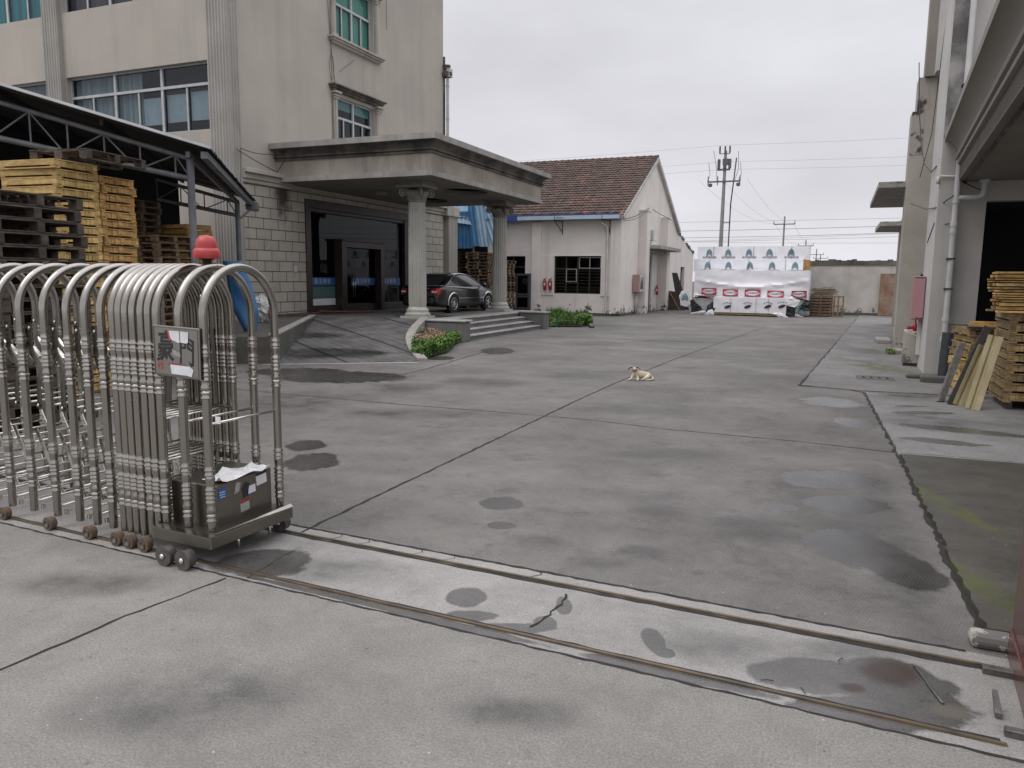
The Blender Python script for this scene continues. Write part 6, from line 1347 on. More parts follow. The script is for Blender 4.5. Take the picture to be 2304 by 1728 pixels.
b.build('rust_edge', M['rustpatch'], PB); b = MB(); b.lathe([(.02, 0), (.035, .02), (.01, .03), (.03, .05)], 10, (1.66, 18.9, 2.02)); b.build('vent_cap', M['ink'], PB)
b = MB(); b.box(1.68, 18.95, .3, 1.74, 19.2, 1.08); props(b.build('wall_box', M['ware_white']), 'white boxed-in pipe duct under the pink hydrant box', 'duct')
for i, (x0, y0, x1, y1, z1, m_, lb) in enumerate(((1.47, 22.4, 1.95, 23.15, .10, 'kerbstone', 'low brick block at the foot of the tan end wall'), (1.36, 16.75, 1.9, 17.05, .07, 'kerb_wet', 'mossy stone slab lying in front of the pedestal'), (1.55, 16.2, 2.4, 16.42, .12, 'kerb_wet', 'long rounded kerb stone lying in front of the pier'), (1.2, 25.8, 1.6, 27.2, .12, 'slab', 'pale concrete slab tilted by the far wall foot'))):
    b = MB(); b.box(x0, y0, .0, x1, y1, z1 + .02); props(b.build('stone_block', M[m_], bevel=.03, seg=2), lb, 'stone', 'loose stones along the warehouse')
b = MB(); b.box(.44, 16.15, .0, 1.12, 16.75, .03)
DG = b.build('drain_cover', M['kerb_wet'], bevel=.01); props(DG, 'concrete drain cover with slots set in the apron before the warehouse', 'drain cover')
b = MB()
for i in range(4): b.box(.55 + .14 * i, 16.35, .0305, .60 + .14 * i, 16.55, .0335)
b.build('slot', M['dark'], DG)
# materials leaning and stacked in front of the door
def lean(name, m, p0, p1, w, th, label, cat='board', wd=(1, 0, 0), group='boards leaning by the warehouse door', ridge=False):
    b = MB(); p0 = V(p0); p1 = V(p1); d = (p1 - p0); s = V(wd); s = (s - d.normalized() * s.dot(d.normalized())).normalized(); n_ = d.normalized().cross(s)
    if ridge: prof = [(-.5, 0), (-.2, .012), (-.1, .05), (.05, .05), (.12, .012), (.5, .02), (.5, .008), (.12, 0), (.05, .038), (-.1, .038), (-.2, 0), (-.5, -.012)]; b.loft([[p + s * (a * w) + n_ * h for a, h in prof] for p in (p0, p0.lerp(p1, .5), p1)])
    else: b.loft([[p + s * (-w / 2) - n_ * th / 2, p + s * (w / 2) - n_ * th / 2, p + s * (w / 2) + n_ * th / 2, p + s * (-w / 2) + n_ * th / 2] for p in (p0, p1)])
    return props(b.build(name, m), label, cat, group)
M['greyslat'] = wood('grey_weathered_slat', (.20, .185, .17), (.12, .11, .10), .15)
M['darkboard'] = wood('dark_plywood', (.055, .05, .047), (.035, .032, .03), .1)
M['beige_sheet'] = pm('dirty_beige_plastic_sheet', (.46, .40, .24), (.36, .30, .16), .5, scale=2.5, streak=.5, stc=(.18, .12, .06), stscale=(5, 5, .8), fine=.05)
for k in range(4): lean('slat', M['greyslat'], (1.56 + .028 * k, 13.55 + .02 * k, .035), (1.86 + .03 * k, 14.15, .92), .025, .05, 'thin grey slat in the bundle leaning beside the dark plank', 'slat', (1, .2, 0), 'grey slats leaning by the warehouse door')
lean('plank', M['darkboard'], (1.71, 13.35, .035), (2.17, 13.75, 1.22), .10, .05, 'dark plank leaning between the grey slats and the beige sheet', 'plank', (1, .1, 0))
lean('sheet', M['beige_sheet'], (1.945, 12.95, .04), (2.20, 13.2, 1.12), .20, .01, 'ribbed beige sheet with a chewed lower corner leaning on the pallets', 'sheet', (1, -.3, 0), ridge=True)
lean('sheet', M['beige_sheet'], (1.80, 13.25, .04), (2.10, 13.45, .95), .16, .01, 'narrow beige sheet half hidden behind the ribbed beige sheet', 'sheet', (1, .2, 0), ridge=True)
b = MB(); b.tube([(2.08, 17.5, .03), (2.10, 17.5, .9)], .115, 16); props(b.build('rolled_mat', M['cab_grey'], smooth=True, auto=40), 'rolled dark grey mat standing at the foot of the pipe', 'mat')
b = MB(); b.tube([(2.16, 17.3, .03), (2.18, 17.4, .95)], .012, 8); props(b.build('rod', M['ink'], smooth=True), 'thin black rod leaning upright beside the rolled mat', 'rod')
M['green_bag'] = pm('green_net_bag', (.03, .12, .09), (.02, .07, .05), .6, scale=30)
b = MB(); blob(b, (2.28, 17.0, .45), (.13, .12, .2), 12, 22, 14, .3); props(b.build('net_bag', M['green_bag'], merge=.0005), 'green net bag on the heap beside the stencilled wall', 'bag')
b = MB(); blob(b, (2.28, 17.0, .14), (.15, .15, .18), 13, 18, 10, .2); props(b.build('bag', M['cab_grey'], merge=.0005), 'dark bag beneath the green net bag', 'bag')
px_ = 2.36 + .43
stack(['e3'], px_, 13.75, .14, rad(90), 9, 'raw pine pallet with boarded ends stacked behind the leaning beige sheets', None, 'raw pine pallets by the warehouse door', .012, 41, .147)
for i, x in enumerate((2.42, 2.9)):
    b = MB(); b.box(x, 13.3, .03, x + .09, 14.2, .14); props(b.build('bearer', M['oldwood']), 'wooden bearer under the raw pine pallet stack by the warehouse door', 'bearer', 'bearers under the raw pine stack')
z = 1.465; r = random.Random(77); k = 0
while z < 2.04:
    h = r.choice((.022, .03, .045)); n = 3
    for j in range(n):
        b = MB(); L = 1.3; y = 13.05 + .30 * j + r.uniform(-.03, .03); b.obox(T(2.13 + L / 2 + r.uniform(-.03, .09) + .12 * max(0, 1.75 - z), y + .12, z + h / 2, r.uniform(-.02, .02)), L, r.uniform(.12, .26), h - .004)
        props(b.build('board', (M['pine2'], M['rawpine'], M['pine2'], M['pine'])[r.randrange(4)]), 'loose pine board in the ragged top of the raw pallet stack', 'board', 'loose pine boards on the raw pallet stack')
    z += h + .012
def pile2():
    stack(['pine'], 2.55, 15.55, .03, .1, 4, 'pale pallet in the lower half of the pile behind the leaning planks', None, 'pallets behind the leaning planks', .03, 51, .14)
    stack(['raw'], 2.62, 15.6, .60, .15, 4, 'brown pallet in the upper half of the pile behind the leaning planks', None, 'pallets behind the leaning planks', .04, 52, .13)
    for i in range(3):
        b = MB(); b.obox(T(2.62 + .04 * i, 15.0 + .12 * i, 1.14 + .04 * i, .05 - .03 * i), 1.1, .12, .035); props(b.build('plank', M['pine2'] if i else M['oldwood']), ('weathered plank lying across the short pallet pile', 'honey plank lying across the short pallet pile', 'upper honey plank lying across the short pallet pile')[i], 'plank', 'planks on the short pallet pile')
pile2()
# red gate pillar at the right edge and bits at the end of the rails
M['redstone'] = pm('dark_red_polished_granite', (.125, .045, .036), (.085, .035, .03), .22, scale=14, fine=.25, spec=.5)
RP = thing('gate_pillar', 'gate pillar clad in dark red polished stone beyond the rail ends', 'pillar', (1.3, 4.1, 0))
b = MB(); b.add([(.93, 4.4, .16), (.87, 3.62, .16), (2.2, 3.55, .16), (2.2, 4.45, .16), (.93, 4.4, 2.6), (.87, 3.62, 2.6), (2.2, 3.55, 2.6), (2.2, 4.45, 2.6)], [(0, 3, 2, 1), (4, 5, 6, 7), (0, 1, 5, 4), (1, 2, 6, 5), (2, 3, 7, 6), (3, 0, 4, 7)]); b.build('shaft', M['redstone'], RP, bevel=.006)
b = MB(); b.add([(.92, 4.41, 0), (.86, 3.6, 0), (2.2, 3.53, 0), (2.2, 4.47, 0), (.92, 4.41, .155), (.86, 3.6, .155), (2.2, 3.53, .155), (2.2, 4.47, .155)], [(0, 3, 2, 1), (4, 5, 6, 7), (0, 1, 5, 4), (1, 2, 6, 5), (2, 3, 7, 6), (3, 0, 4, 7)]); b.build('base', M['redstone'], RP, bevel=.006)
for i, (u_, n0, n1) in enumerate(((.60, 4.17, 4.22), (.62, 3.60, 3.64))):
    b = MB(); A = [UN(u_, n0), UN(u_ + .2, n0), UN(u_ + .2, n1), UN(u_, n1)]; b.prism([(p.x, p.y, .0) for p in A], (0, 0, .035)); props(b.build('stop_plate', M['iron'], bevel=.004), ('flat steel stop plate at the end of the yard-side gate rail', 'flat steel stop plate at the end of the road-side gate rail')[i], 'plate', 'stop plates at the rail ends')
b = MB(); A = [UN(.60, 3.74, .01), UN(.63, 3.74, .01), UN(.62, 3.86, .06), UN(.60, 3.86, .06)]; b.prism(A, (0, 0, .02)); props(b.build('steel_stop', M['iron']), 'bent steel stop sticking up between the rail ends', 'stop')
b = MB(); b.tube([(.47, 4.08, .006), (.50, 3.98, .006), (.525, 3.86, .006), (.56, 3.75, .006)], .007, 6); props(b.build('conduit', M['iron'], smooth=True), 'thin grey conduit lying across the wet strip near the pillar', 'conduit')
b = MB(); b.box(.76, 4.42, 0, .97, 4.56, .075); props(b.build('stone_block', M['pedestal'], bevel=.03, seg=2), 'chipped pale kerb end beside the red pillar', 'stone', 'loose stones along the warehouse')
# ------------------------------------------------------------------ car under the portico
M['carpaint'] = pm('black_car_paint', (.010, .0105, .013), (.012, .0125, .016), .22, scale=3, coat=.8, spec=.6)
M['tint'] = pm('dark_car_glass', (.03, .035, .038), (.035, .04, .043), .08, scale=2, spec=.8)
M['chrome'] = steel_mat('chrome_trim', (.75, .75, .76), .15, .05)
M['tyre'] = pm('tyre_rubber', (.018, .018, .018), None, .85, scale=10)
M['alloy'] = steel_mat('silver_alloy_wheel', (.62, .62, .63), .35, .15)
M['lamp_red'] = pm('red_tail_lens', (.42, .012, .02), None, .15, spec=.7); M['lamp_white'] = pm('white_tail_lens', (.75, .75, .75), None, .2)
CAR = thing('parked_car', 'black car with chrome arch trims parked between the portico columns', 'car', (-13.70, 26.42, .605), rad(86))
def rr_ring(x, hw, zb, zt, rb=.12, rt=.16, n=5):
    pts = []
    for cy, cz, r, a0 in ((hw - rb, zb + rb, rb, -90), (hw - rt, zt - rt, rt, 0), (-hw + rt, zt - rt, rt, 90), (-hw + rb, zb + rb, rb, 180)):
        for i in range(n + 1): a = rad(a0 + 90 * i / n); pts.append((x, cy + r * math.cos(a), cz + r * math.sin(a)))
    return pts
ST = [(-2.28, .62, .42, .66), (-2.24, .74, .30, .86), (-2.12, .82, .24, .95), (-1.95, .865, .22, .985), (-1.6, .885, .2, .985), (-1.0, .89, .2, .97), (0, .89, .19, .945), (.9, .885, .19, .93), (1.25, .875, .2, .905), (1.7, .85, .2, .84), (2.0, .81, .21, .76), (2.18, .70, .24, .68), (2.27, .52, .32, .58)]
b = MB(); b.loft([rr_ring(x, hw, zb, zt, .1, min(.17, (zt - zb) * .4)) for x, hw, zb, zt in ST]); b.build('body', M['carpaint'], CAR, smooth=True, auto=50, local=True)
def cab(z, x0, x1, hw, rr=.16):
    pts = []
    for cx, cy, a0 in ((x1 - rr, hw - rr, 0), (x0 + rr, hw - rr, 90), (x0 + rr, -hw + rr, 180), (x1 - rr, -hw + rr, 270)):
        for i in range(6): a = rad(a0 + 18 * i); pts.append((cx + rr * math.cos(a), cy + rr * math.sin(a), z))
    return pts
CL = [(.90, -1.98, 1.20, .80), (1.0, -1.82, 1.02, .785), (1.15, -1.50, .72, .735), (1.30, -1.16, .38, .675), (1.39, -.92, .12, .625), (1.435, -.72, -.10, .56), (1.455, -.5, -.3, .42)]
b = MB(); b.loft([cab(*c) for c in CL]); b.build('cabin', M['carpaint'], CAR, smooth=True, auto=50, local=True)
def hwz(z):
    for (za, _, _, wa), (zb, _, _, wb) in zip(CL, CL[1:]):
        if za <= z <= zb: return wa + (wb - wa) * (z - za) / (zb - za)
    return .5
for s in (-1, 1):
    for P4 in (((-1.50, .99), (-.80, .975), (-.72, 1.37), (-.88, 1.36), (-1.10, 1.27)), ((-.74, .975), (.10, .965), (.06, 1.27), (-.10, 1.37), (-.66, 1.385))[::1], ((.16, .96), (.92, .95), (.55, 1.16), (.26, 1.29), (.11, 1.36))):
        if P4[0][0] > 0: P4 = ((-.0, .965), (.86, .95), (.52, 1.16), (.26, 1.285), (.0, 1.37))
        elif P4[0][0] > -1: P4 = ((-.86, .975), (-.06, .965), (-.06, 1.375), (-.55, 1.385), (-.86, 1.36))
        else: P4 = ((-1.52, 1.0), (-.92, .98), (-.92, 1.35), (-1.10, 1.27), (-1.30, 1.16))
        b = MB(); b.poly([(x, s * (hwz(z) + .006), z) for x, z in P4]); b.build('side_window', M['tint'], CAR, local=True)
    b = MB(); b.tube([(-1.6, s * (hwz(1.0) + .008), .985), (-1.3, s * (hwz(1.17) + .008), 1.185), (-1.08, s * (hwz(1.30) + .01), 1.30), (-.8, s * (hwz(1.385) + .01), 1.385), (-.5, s * (hwz(1.40) + .01), 1.40), (-.1, s * (hwz(1.39) + .01), 1.385), (.25, s * (hwz(1.30) + .01), 1.30), (.6, s * (hwz(1.15) + .01), 1.15), (.98, s * (hwz(.96) + .01), .955)], .011, 5); b.build('window_trim', M['chrome'], CAR, smooth=True, local=True)
    b = MB(); b.box(-.95, s * .893 - .006, .505, .93, s * .893 + .006, .53); b.build('side_moulding', M['chrome'], CAR, local=True)
    b = MB(); b.box(-.95, s * .885 - .02, .24, .93, s * .885 + .012, .33); b.build('sill', M['black'], CAR, bevel=.01, local=True)
    for x in (-.62, .28): b = MB(); b.box(x, s * .90 - .012, .80, x + .2, s * .90 + .012, .83); b.build('door_handle', M['carpaint'], CAR, bevel=.005, local=True)
    b = MB(); blob(b, (.80, s * 1.0, 1.0), (.09, .10, .07), 2, 14, 10, .05); b.bar((.82, s * .82, .96), (.80, s * .95, .98), .05, .03); b.build('wing_mirror', M['carpaint'], CAR, smooth=True, auto=50, local=True)
    b = MB(); b.add([(-2.255, s * .80, .63), (-2.275, s * .52, .64), (-2.265, s * .50, .86), (-2.235, s * .72, .885), (-2.06, s * .868, .87), (-2.10, s * .868, .70)], [(0, 1, 2, 3), (0, 3, 4, 5)]); tl = b.build('tail_light', M['lamp_red'], CAR, local=True, recalc=False)
    b = MB(); b.add([(-2.272, s * .76, .72), (-2.285, s * .56, .72), (-2.283, s * .56, .79), (-2.268, s * .76, .79)], [(0, 1, 2, 3)]); b.build('reversing_lens', M['lamp_white'], tl, local=True, recalc=False)
    for x in (-1.29, 1.29):
        b = MB(); b.xf = T(x, s * .80, .315) @ Matrix.Rotation(rad(90) * (-1 if s > 0 else 1), 4, 'X'); b.lathe([(.2, -.1), (.30, -.1), (.316, -.07), (.316, .07), (.30, .098), (.225, .10), (.215, .06), (0, .05)], 32); w = b.build('wheel', M['tyre'], CAR, smooth=True, auto=40, local=True)
        b = MB(); b.xf = T(x, s * .80, .315) @ Matrix.Rotation(rad(90) * (-1 if s > 0 else 1), 4, 'X')
        b.lathe([(.195, .075), (.215, .075), (.225, .10), (.212, .104), (.198, .085)], 32); b.lathe([(0, .10), (.045, .10), (.05, .085), (.0, .08)], 14)
        for k in range(5):
            a = k * 2 * math.pi / 5; u = (math.cos(a), math.sin(a)); v_ = (-u[1], u[0])
            b.add([(u[0] * .03 + v_[0] * q * .022, u[1] * .03 + v_[1] * q * .022, .098) for q in (-1, 1)] + [(u[0] * .205 + v_[0] * q * .055, u[1] * .205 + v_[1] * q * .055, .088) for q in (1, -1)] + [(u[0] * .03 + v_[0] * q * .022, u[1] * .03 + v_[1] * q * .022, .06) for q in (-1, 1)] + [(u[0] * .205 + v_[0] * q * .055, u[1] * .205 + v_[1] * q * .055, .06) for q in (1, -1)], [(0, 1, 2, 3), (0, 3, 7, 4), (1, 5, 6, 2), (3, 2, 6, 7)])
        b.build('rim', M['alloy'], w, smooth=False, local=True)
        b = MB(); b.xf = T(x, s * .855, .325) @ Matrix.Rotation(rad(90) * (-1 if s > 0 else 1), 4, 'X'); b.lathe([(0, .0), (.385, .0), (.385, .036), (0, .037)], 30); b.build('wheel_well', M['black'], CAR, local=True)
        b = MB(); rg = []
        for k in range(19):
            a = rad(-8 + 196 * k / 18); rg.append([(x + q * math.cos(a), s * (.893 + d), .325 + q * math.sin(a)) for q, d in ((.375, .0), (.375, .014), (.415, .008), (.42, .0))])
        b.loft(rg); b.build('arch_trim', M['chrome'], CAR, smooth=True, auto=60, local=True)
b = MB(); b.poly([(-1.90, -.62, .985), (-1.90, .62, .985), (-1.05, .52, 1.375), (-1.05, -.52, 1.375)]); b.v = [V((p.x - .03, p.y, p.z + .012)) for p in b.v]; b.build('rear_window', M['tint'], CAR, local=True)
b = MB(); b.poly([(1.12, -.66, .95), (1.12, .66, .95), (.20, .52, 1.36), (.20, -.52, 1.36)]); b.v = [V((p.x + .02, p.y, p.z + .012)) for p in b.v]; b.build('windscreen', M['tint'], CAR, local=True)
b = MB(); b.box(-2.31, -.60, .30, -2.15, .60, .55); b.build('bumper', M['carpaint'], CAR, bevel=.05, seg=3, local=True)
b = MB(); b.box(-2.318, -.26, .58, -2.295, .26, .69); b.build('number_plate', M['blue_ink'], CAR, local=True)
b = MB(); b.box(-2.29, -.45, .865, -2.268, -.20, .885); b.build('badge', M['chrome'], CAR, local=True)
# ------------------------------------------------------------------ dog
def dog_mat():
    t = NT('cream_dog_coat'); o = t.tco(); n = t.noise(18, 4, .6, o)
    col = t.mix(t.mr(n, .35, .65), (.62, .56, .45), (.50, .43, .31)); col = t.mix(t.mr(t.noise(6, 3, .6, o), .5, .66, 0, .6), col, (.38, .31, .19))
    return t.out(col, .95, 0.0, t.bump(t.noise(120, 3, .7, o), .5, .004))
M['dog'] = dog_mat(); M['dog_dark'] = pm('dark_dog_fur', (.035, .026, .02), (.02, .016, .013), .9, scale=40); M['dog_tan'] = pm('tan_dog_face', (.36, .24, .14), (.28, .18, .1), .9, scale=40)
def skin(nodes, edges, sub=2, root=0):
    me = bpy.data.meshes.new('skin_tmp'); me.from_pydata([n[0] for n in nodes], edges, []); o = bpy.data.objects.new('skin_tmp', me); COL.objects.link(o)
    m = o.modifiers.new('s', 'SKIN'); m.use_smooth_shade = True; m.branch_smoothing = .4
    for i, n in enumerate(nodes): me.skin_vertices[0].data[i].radius = n[1] if isinstance(n[1], tuple) else (n[1], n[1])
    me.skin_vertices[0].data[root].use_root = True
    s_ = o.modifiers.new('u', 'SUBSURF'); s_.levels = sub; s_.render_levels = sub
    res = bpy.data.meshes.new_from_object(o.evaluated_get(bpy.context.evaluated_depsgraph_get()))
    COL.objects.unlink(o); bpy.data.objects.remove(o); bpy.data.meshes.remove(me); return res
DG_ = thing('dog', 'small cream dog with dark drooping ears lying on the yard concrete', 'dog', (-3.33, 14.12, 0), rad(22.9))
N_ = [((.16, .11, .085), .078), ((.07, .10, .10), .082), ((-.02, .07, .105), .078), ((-.08, .035, .125), .066), ((-.105, .015, .17), .052), ((-.115, -.005, .215), .055), ((-.118, -.05, .205), .034), ((-.12, -.085, .192), .022),
      ((-.05, .0, .07), .035), ((-.045, -.03, .03), .026), ((-.06, -.10, .022), .021), ((-.075, -.145, .018), .020),
      ((-.14, .03, .08), .035), ((-.165, .0, .03), .024), ((-.20, -.045, .020), .020), ((-.235, -.075, .016), .019),
      ((.17, .045, .075), .062), ((.12, -.01, .05), .042), ((.06, -.03, .025), .026), ((.01, -.06, .018), .019),
      ((.23, .09, .055), .03), ((.255, .03, .03), .022), ((.22, -.045, .022), .02), ((.14, -.075, .018), .017), ((.08, -.085, .014), .01)]
E_ = [(0, 1), (1, 2), (2, 3), (3, 4), (4, 5), (5, 6), (6, 7), (3, 8), (8, 9), (9, 10), (10, 11), (3, 12), (12, 13), (13, 14), (14, 15), (0, 16), (16, 17), (17, 18), (18, 19), (0, 20), (20, 21), (21, 22), (22, 23), (23, 24)]
rs = skin(N_, E_, 2, 1); b = MB(); b.add([tuple(v.co) for v in rs.vertices], [tuple(p.vertices) for p in rs.polygons], 0); bpy.data.meshes.remove(rs)
zmin = min(p.z for p in b.v)
for p in b.v: p.z -= zmin
off = -zmin
for i, f in enumerate(b.f):
    c = sum((b.v[k] for k in f), V((0, 0, 0))) / len(f)
    if c.y < -.025 and c.z > .17 + off and abs(c.x + .118) < .045 and c.z < .225 + off: b.m[i] = 2
    if (c - V((.07, .10, .19 + off))).length < .05 and c.z > .15: b.m[i] = 2
for s in (-1, 1):
    b.mi = 1; ex = -.116 + s * .062
    b.loft([[(-.116 + s * a_ + dx * .0, -.004 + dy, .215 + off + z_ + dz) for dx, dy, dz in ((0, -.018, 0), (0, .014, .004), (0, .018, -.008), (0, -.012, -.012))] for a_, z_ in ((.035, .028), (.06, .036), (.082, .026), (.105, .0), (.118, -.012))])
    blob(b, (-.117 + s * .022, -.047, .222 + off), (.009, .007, .009), 1, 8, 6, 0)
blob(b, (-.12, -.108, .192 + off), (.015, .012, .012), 1, 10, 6, 0)
b.mi = 0; o = b.build('body', [M['dog'], M['dog_dark'], M['dog_tan']], DG_, smooth=True, local=True)
# ------------------------------------------------------------------ weeds
def leaf_mat(name, cols):
    t = NT(name); wn = t.n.new('ShaderNodeTexWhiteNoise'); wn.noise_dimensions = '3D'
    v = t.vmath('FLOOR', t.vmath('MULTIPLY', t.pos, (28, 28, 28))); t.lk(v, wn.inputs['Vector'])
    cr = t.n.new('ShaderNodeValToRGB'); t.lk(t.math('ADD', t.math('MULTIPLY', wn.outputs['Value'], .7), t.math('MULTIPLY', t.mr(t.noise(2.2, 3), .3, .7), .3)), cr.inputs[0])
    cr.color_ramp.elements[0].color = (*cols[0], 1); cr.color_ramp.elements[1].color = (*cols[-1], 1)
    for i, c in enumerate(cols[1:-1]): e = cr.color_ramp.elements.new((i + 1) / (len(cols) - 1)); e.color = (*c, 1)
    return t.out(cr.outputs[0], .55, 0.0, None, .4, **{'Subsurface Weight': .0})
M['leaf'] = leaf_mat('weed_leaves', [(.028, .06, .012), (.06, .13, .02), (.10, .19, .03), (.15, .25, .045)])
M['leaf2'] = leaf_mat('bright_weed_leaves', [(.05, .10, .015), (.10, .20, .02), (.17, .30, .035)])
M['flower'] = leaf_mat('faded_pink_flower_heads', [(.20, .15, .07), (.30, .19, .14), (.40, .26, .20)])
M['blade'] = leaf_mat('grass_blades', [(.03, .08, .015), (.07, .15, .03), (.12, .22, .05)])
def inpoly(x, y, P_):
    c = False; j = len(P_) - 1
    for i in range(len(P_)):
        if (P_[i][1] > y) != (P_[j][1] > y) and x < (P_[j][0] - P_[i][0]) * (y - P_[i][1]) / (P_[j][1] - P_[i][1]) + P_[i][0]: c = not c
        j = i
    return c
def scatter(poly, n, seed):
    r = random.Random(seed); xs = [p[0] for p in poly]; ys = [p[1] for p in poly]; out = []
    while len(out) < n:
        x, y = r.uniform(min(xs), max(xs)), r.uniform(min(ys), max(ys))
        if inpoly(x, y, poly): out.append((x, y))
    return out
def leaves(b, poly, n, seed, hfun, size=(.025, .06), mi=0, top=False):
    r = random.Random(seed)
    for x, y in scatter(poly, n, seed):
        h = hfun(x, y)
        if h <= 0: continue
        z = h * (r.uniform(.82, 1.08) if top else r.uniform(.05, 1) ** .6); s = r.uniform(*size); a = r.uniform(0, 6.28); ti = r.uniform(-.2, 1.0)
        d = V((math.cos(a) * math.cos(ti), math.sin(a) * math.cos(ti), math.sin(ti))); w = V((-math.sin(a), math.cos(a), r.uniform(-.4, .4))) * s * .45; c = V((x, y, z + .01))
        b.add([c - d * s * .5, c + w, c + d * s * .6, c - w], [(0, 1, 2, 3)], mi)
def blades(b, poly, n, seed, hfun, mi=0, w=.012):
    r = random.Random(seed)
    for x, y in scatter(poly, n, seed):
        h = hfun(x, y) * r.uniform(.6, 1.15)
        if h <= 0: continue
        a = r.uniform(0, 6.28); l = r.uniform(.05, .35) * h; q = V((-math.sin(a), math.cos(a), 0)) * w; p = V((x, y, 0)); m_ = p + V((math.cos(a) * l * .35, math.sin(a) * l * .35, h * .65)); e = p + V((math.cos(a) * l, math.sin(a) * l, h))
        b.add([p - q, p + q, m_ + q * .7, m_ - q * .7, e], [(0, 1, 2, 3), (3, 2, 4)], mi)
B1 = [(-8.72, 15.35), (-8.9, 16.9), (-9.35, 18.1), (-9.75, 19.0), (-10.0, 19.85), (-11.2, 19.9), (-10.6, 18.2), (-9.9, 16.9), (-9.1, 15.5)]
def h1(x, y):
    e = min(1, 3.5 * min(max(0, y - 15.3), max(0, 20.0 - y)) + .25); return (.24 + .16 * mnoise.noise(V((x * 1.6, y * 1.6, 3))) + .06 * mnoise.noise(V((x * 6, y * 6, 1)))) * e + .05
b = MB(); b.poly([(p[0], p[1], .05) for p in B1]); props(b.build('flower_bed_soil', M['soil']), kind='structure')
b = MB(); leaves(b, B1, 9000, 1, h1, (.03, .075)); leaves(b, [(-8.8, 15.6), (-8.95, 16.9), (-9.5, 18.4), (-9.9, 19.6), (-10.2, 19.6), (-9.8, 18), (-9.3, 16.4)], 4500, 2, lambda x, y: h1(x, y) * 1.05, (.03, .07), 1); leaves(b, [(-9.4, 16.4), (-9.5, 17.5), (-9.95, 18.9), (-10.9, 19.8), (-10.7, 18.6), (-9.9, 17.0)], 2600, 3, lambda x, y: h1(x, y) * 1.12 + .03, (.02, .045), 2, True); blades(b, B1, 900, 4, lambda x, y: h1(x, y) * 1.25, 3)
props(b.build('weeds', [M['leaf'], M['leaf2'], M['flower'], M['blade']], recalc=False), 'low green weeds with faded pink flower heads inside the curved kerb', 'weeds', None, 'stuff')
B2 = [(-10.6, 27.6), (-9.2, 28.6), (-9.1, 30.0), (-9.9, 32.5), (-11.0, 34.8), (-12.0, 36.6), (-13.4, 37.2), (-12.6, 34), (-11.3, 30)]
b = MB(); b.poly([(p[0], p[1], .045) for p in B2]); props(b.build('planting_bed_soil', M['soil']), kind='structure')
def h2(x, y): return max(.03, .20 + .30 * mnoise.noise(V((x * 1.1, y * .8, 7))) - .15 * (y < 28.2)) * (1.1 if y > 28.5 else .7)
b = MB(); leaves(b, B2, 5200, 11, h2, (.04, .10)); blades(b, B2, 2600, 12, lambda x, y: h2(x, y) * 1.5, 3, .018); leaves(b, [(-9.5, 28.8), (-9.05, 29.4), (-9.3, 30.6), (-9.9, 31)], 1800, 13, lambda x, y: .42, (.04, .09), 1)
props(b.build('weeds', [M['leaf'], M['leaf2'], M['flower'], M['blade']], recalc=False), 'tall green grass and weeds before the white house', 'weeds', None, 'stuff')
b = MB(); b.prism([(-9.9, 31.5, 0), (-8.7, 28.3, 0), (-8.55, 28.4, 0), (-9.75, 31.6, 0)], (0, 0, .1)); props(b.build('kerb', M['kerb_wet'], bevel=.02), kind='structure')
b = MB()
for i in range(14): px_, py_ = 1.38 + RN.uniform(-.06, .05), 22.3 + RN.uniform(-.4, .4); leaves(b, [(px_ - .08, py_ - .08), (px_ + .08, py_ - .08), (px_ + .08, py_ + .08), (px_ - .08, py_ + .08)], 26, 100 + i, lambda x, y: .13, (.02, .05), 0)
props(b.build('moss_tuft', [M['leaf2']], recalc=False), 'small green weed tuft at the foot of the tan wall', 'weeds')
# ------------------------------------------------------------------ unused pallet patterns leave no trace
for k, o in list(PAL.items()):
    if 'unused' in o:
        for ch in list(o.children): bpy.data.objects.remove(ch)
        bpy.data.objects.remove(o)
# ------------------------------------------------------------------ light, sky, camera
SUN_EL, SUN_AZ = rad(58), rad(215)                         # azimuth measured from +Y towards +X
su = bpy.data.lights.new('sun', 'SUN'); su.energy = .9; su.angle = rad(35); su.color = (1, .965, .92)
so = bpy.data.objects.new('sun', su); COL.objects.link(so); d = V((math.sin(SUN_AZ) * math.cos(SUN_EL), math.cos(SUN_AZ) * math.cos(SUN_EL), math.sin(SUN_EL)))
so.rotation_euler = d.to_track_quat('Z', 'Y').to_euler()
w = bpy.data.worlds.new('World'); SC.world = w; w.use_nodes = True; nt = w.node_tree; bg = nt.nodes['Background']
sk = nt.nodes.new('ShaderNodeTexSky'); sk.sky_type = 'NISHITA'; sk.sun_disc = False; sk.sun_elevation = SUN_EL; sk.sun_rotation = SUN_AZ; sk.dust_density = 4; sk.air_density = 1.2
def wn_(t, **k):
    n = nt.nodes.new(t)
    for a, v in k.items(): setattr(n, a, v)
    return n
tc = wn_('ShaderNodeTexCoord'); sx = wn_('ShaderNodeSeparateXYZ'); nt.links.new(tc.outputs['Generated'], sx.inputs[0])
mp = wn_('ShaderNodeMapping'); mp.inputs['Scale'].default_value = (1.6, 1.6, 4.2); nt.links.new(tc.outputs['Generated'], mp.inputs[0])
no = wn_('ShaderNodeTexNoise'); no.inputs['Scale'].default_value = 1.5; no.inputs['Detail'].default_value = 5; no.inputs['Roughness'].default_value = .5; nt.links.new(mp.outputs[0], no.inputs['Vector'])
cr = wn_('ShaderNodeMapRange'); cr.inputs[1].default_value = .32; cr.inputs[2].default_value = .68; cr.inputs[3].default_value = 6.6; cr.inputs[4].default_value = 8.3; nt.links.new(no.outputs['Fac'], cr.inputs[0])
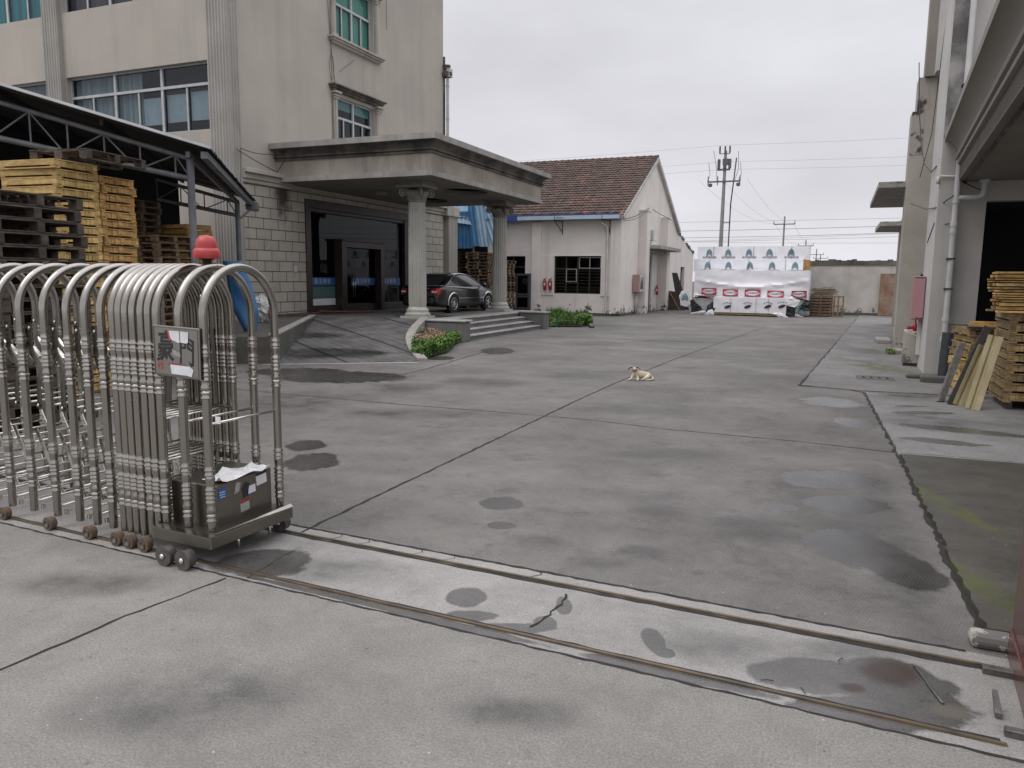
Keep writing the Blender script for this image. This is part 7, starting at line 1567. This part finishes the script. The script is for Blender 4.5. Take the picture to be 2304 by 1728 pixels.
# an overcast dome is brighter overhead than along the horizon
zr = wn_('ShaderNodeMapRange', interpolation_type='SMOOTHSTEP'); zr.inputs[1].default_value = .30; zr.inputs[2].default_value = .95; zr.inputs[3].default_value = 1.0; zr.inputs[4].default_value = 2.6; nt.links.new(sx.outputs[2], zr.inputs[0])
hz = wn_('ShaderNodeMapRange', interpolation_type='SMOOTHSTEP'); hz.inputs[1].default_value = .0; hz.inputs[2].default_value = .16; hz.inputs[3].default_value = 1.16; hz.inputs[4].default_value = 1.0; nt.links.new(sx.outputs[2], hz.inputs[0])
m1 = wn_('ShaderNodeMath', operation='MULTIPLY'); nt.links.new(cr.outputs[0], m1.inputs[0]); nt.links.new(zr.outputs[0], m1.inputs[1])
m2 = wn_('ShaderNodeMath', operation='MULTIPLY'); nt.links.new(m1.outputs[0], m2.inputs[0]); nt.links.new(hz.outputs[0], m2.inputs[1])
cc = wn_('ShaderNodeCombineXYZ')
for i, k in enumerate((.985, .98, 1.04)):
    mm = wn_('ShaderNodeMath', operation='MULTIPLY'); mm.inputs[1].default_value = k; nt.links.new(m2.outputs[0], mm.inputs[0]); nt.links.new(mm.outputs[0], cc.inputs[i])
mx = wn_('ShaderNodeMix', data_type='RGBA'); mx.inputs[0].default_value = .95; nt.links.new(sk.outputs[0], mx.inputs[6]); nt.links.new(cc.outputs[0], mx.inputs[7])
nt.links.new(mx.outputs[2], bg.inputs['Color']); bg.inputs['Strength'].default_value = .10
cam = bpy.data.cameras.new('camera'); cam.sensor_width = 36; cam.lens = 1718.947 / 2304 * 36; cam.clip_end = 2000; cam.clip_start = .05
co = bpy.data.objects.new('camera', cam); COL.objects.link(co)
YD, PI_, RO = .399033, .138627, -.0107672
F_ = V((-math.sin(YD), math.cos(YD), 0)); R_ = V((math.cos(YD), math.sin(YD), 0)); U_ = V((0, 0, 1))
fw = F_ * math.cos(PI_) - U_ * math.sin(PI_); up = F_ * math.sin(PI_) + U_ * math.cos(PI_)
ax = R_ * math.cos(RO) - up * math.sin(RO); au = R_ * math.sin(RO) + up * math.cos(RO)
co.matrix_world = Matrix(((ax.x, au.x, -fw.x, 0), (ax.y, au.y, -fw.y, 0), (ax.z, au.z, -fw.z, 1.9), (0, 0, 0, 1)))
SC.camera = co
SC.view_settings.view_transform = 'Standard'; SC.view_settings.look = 'None'; SC.view_settings.exposure = 0; SC.view_settings.gamma = 1
SC.render.resolution_x = 1024; SC.render.resolution_y = 768
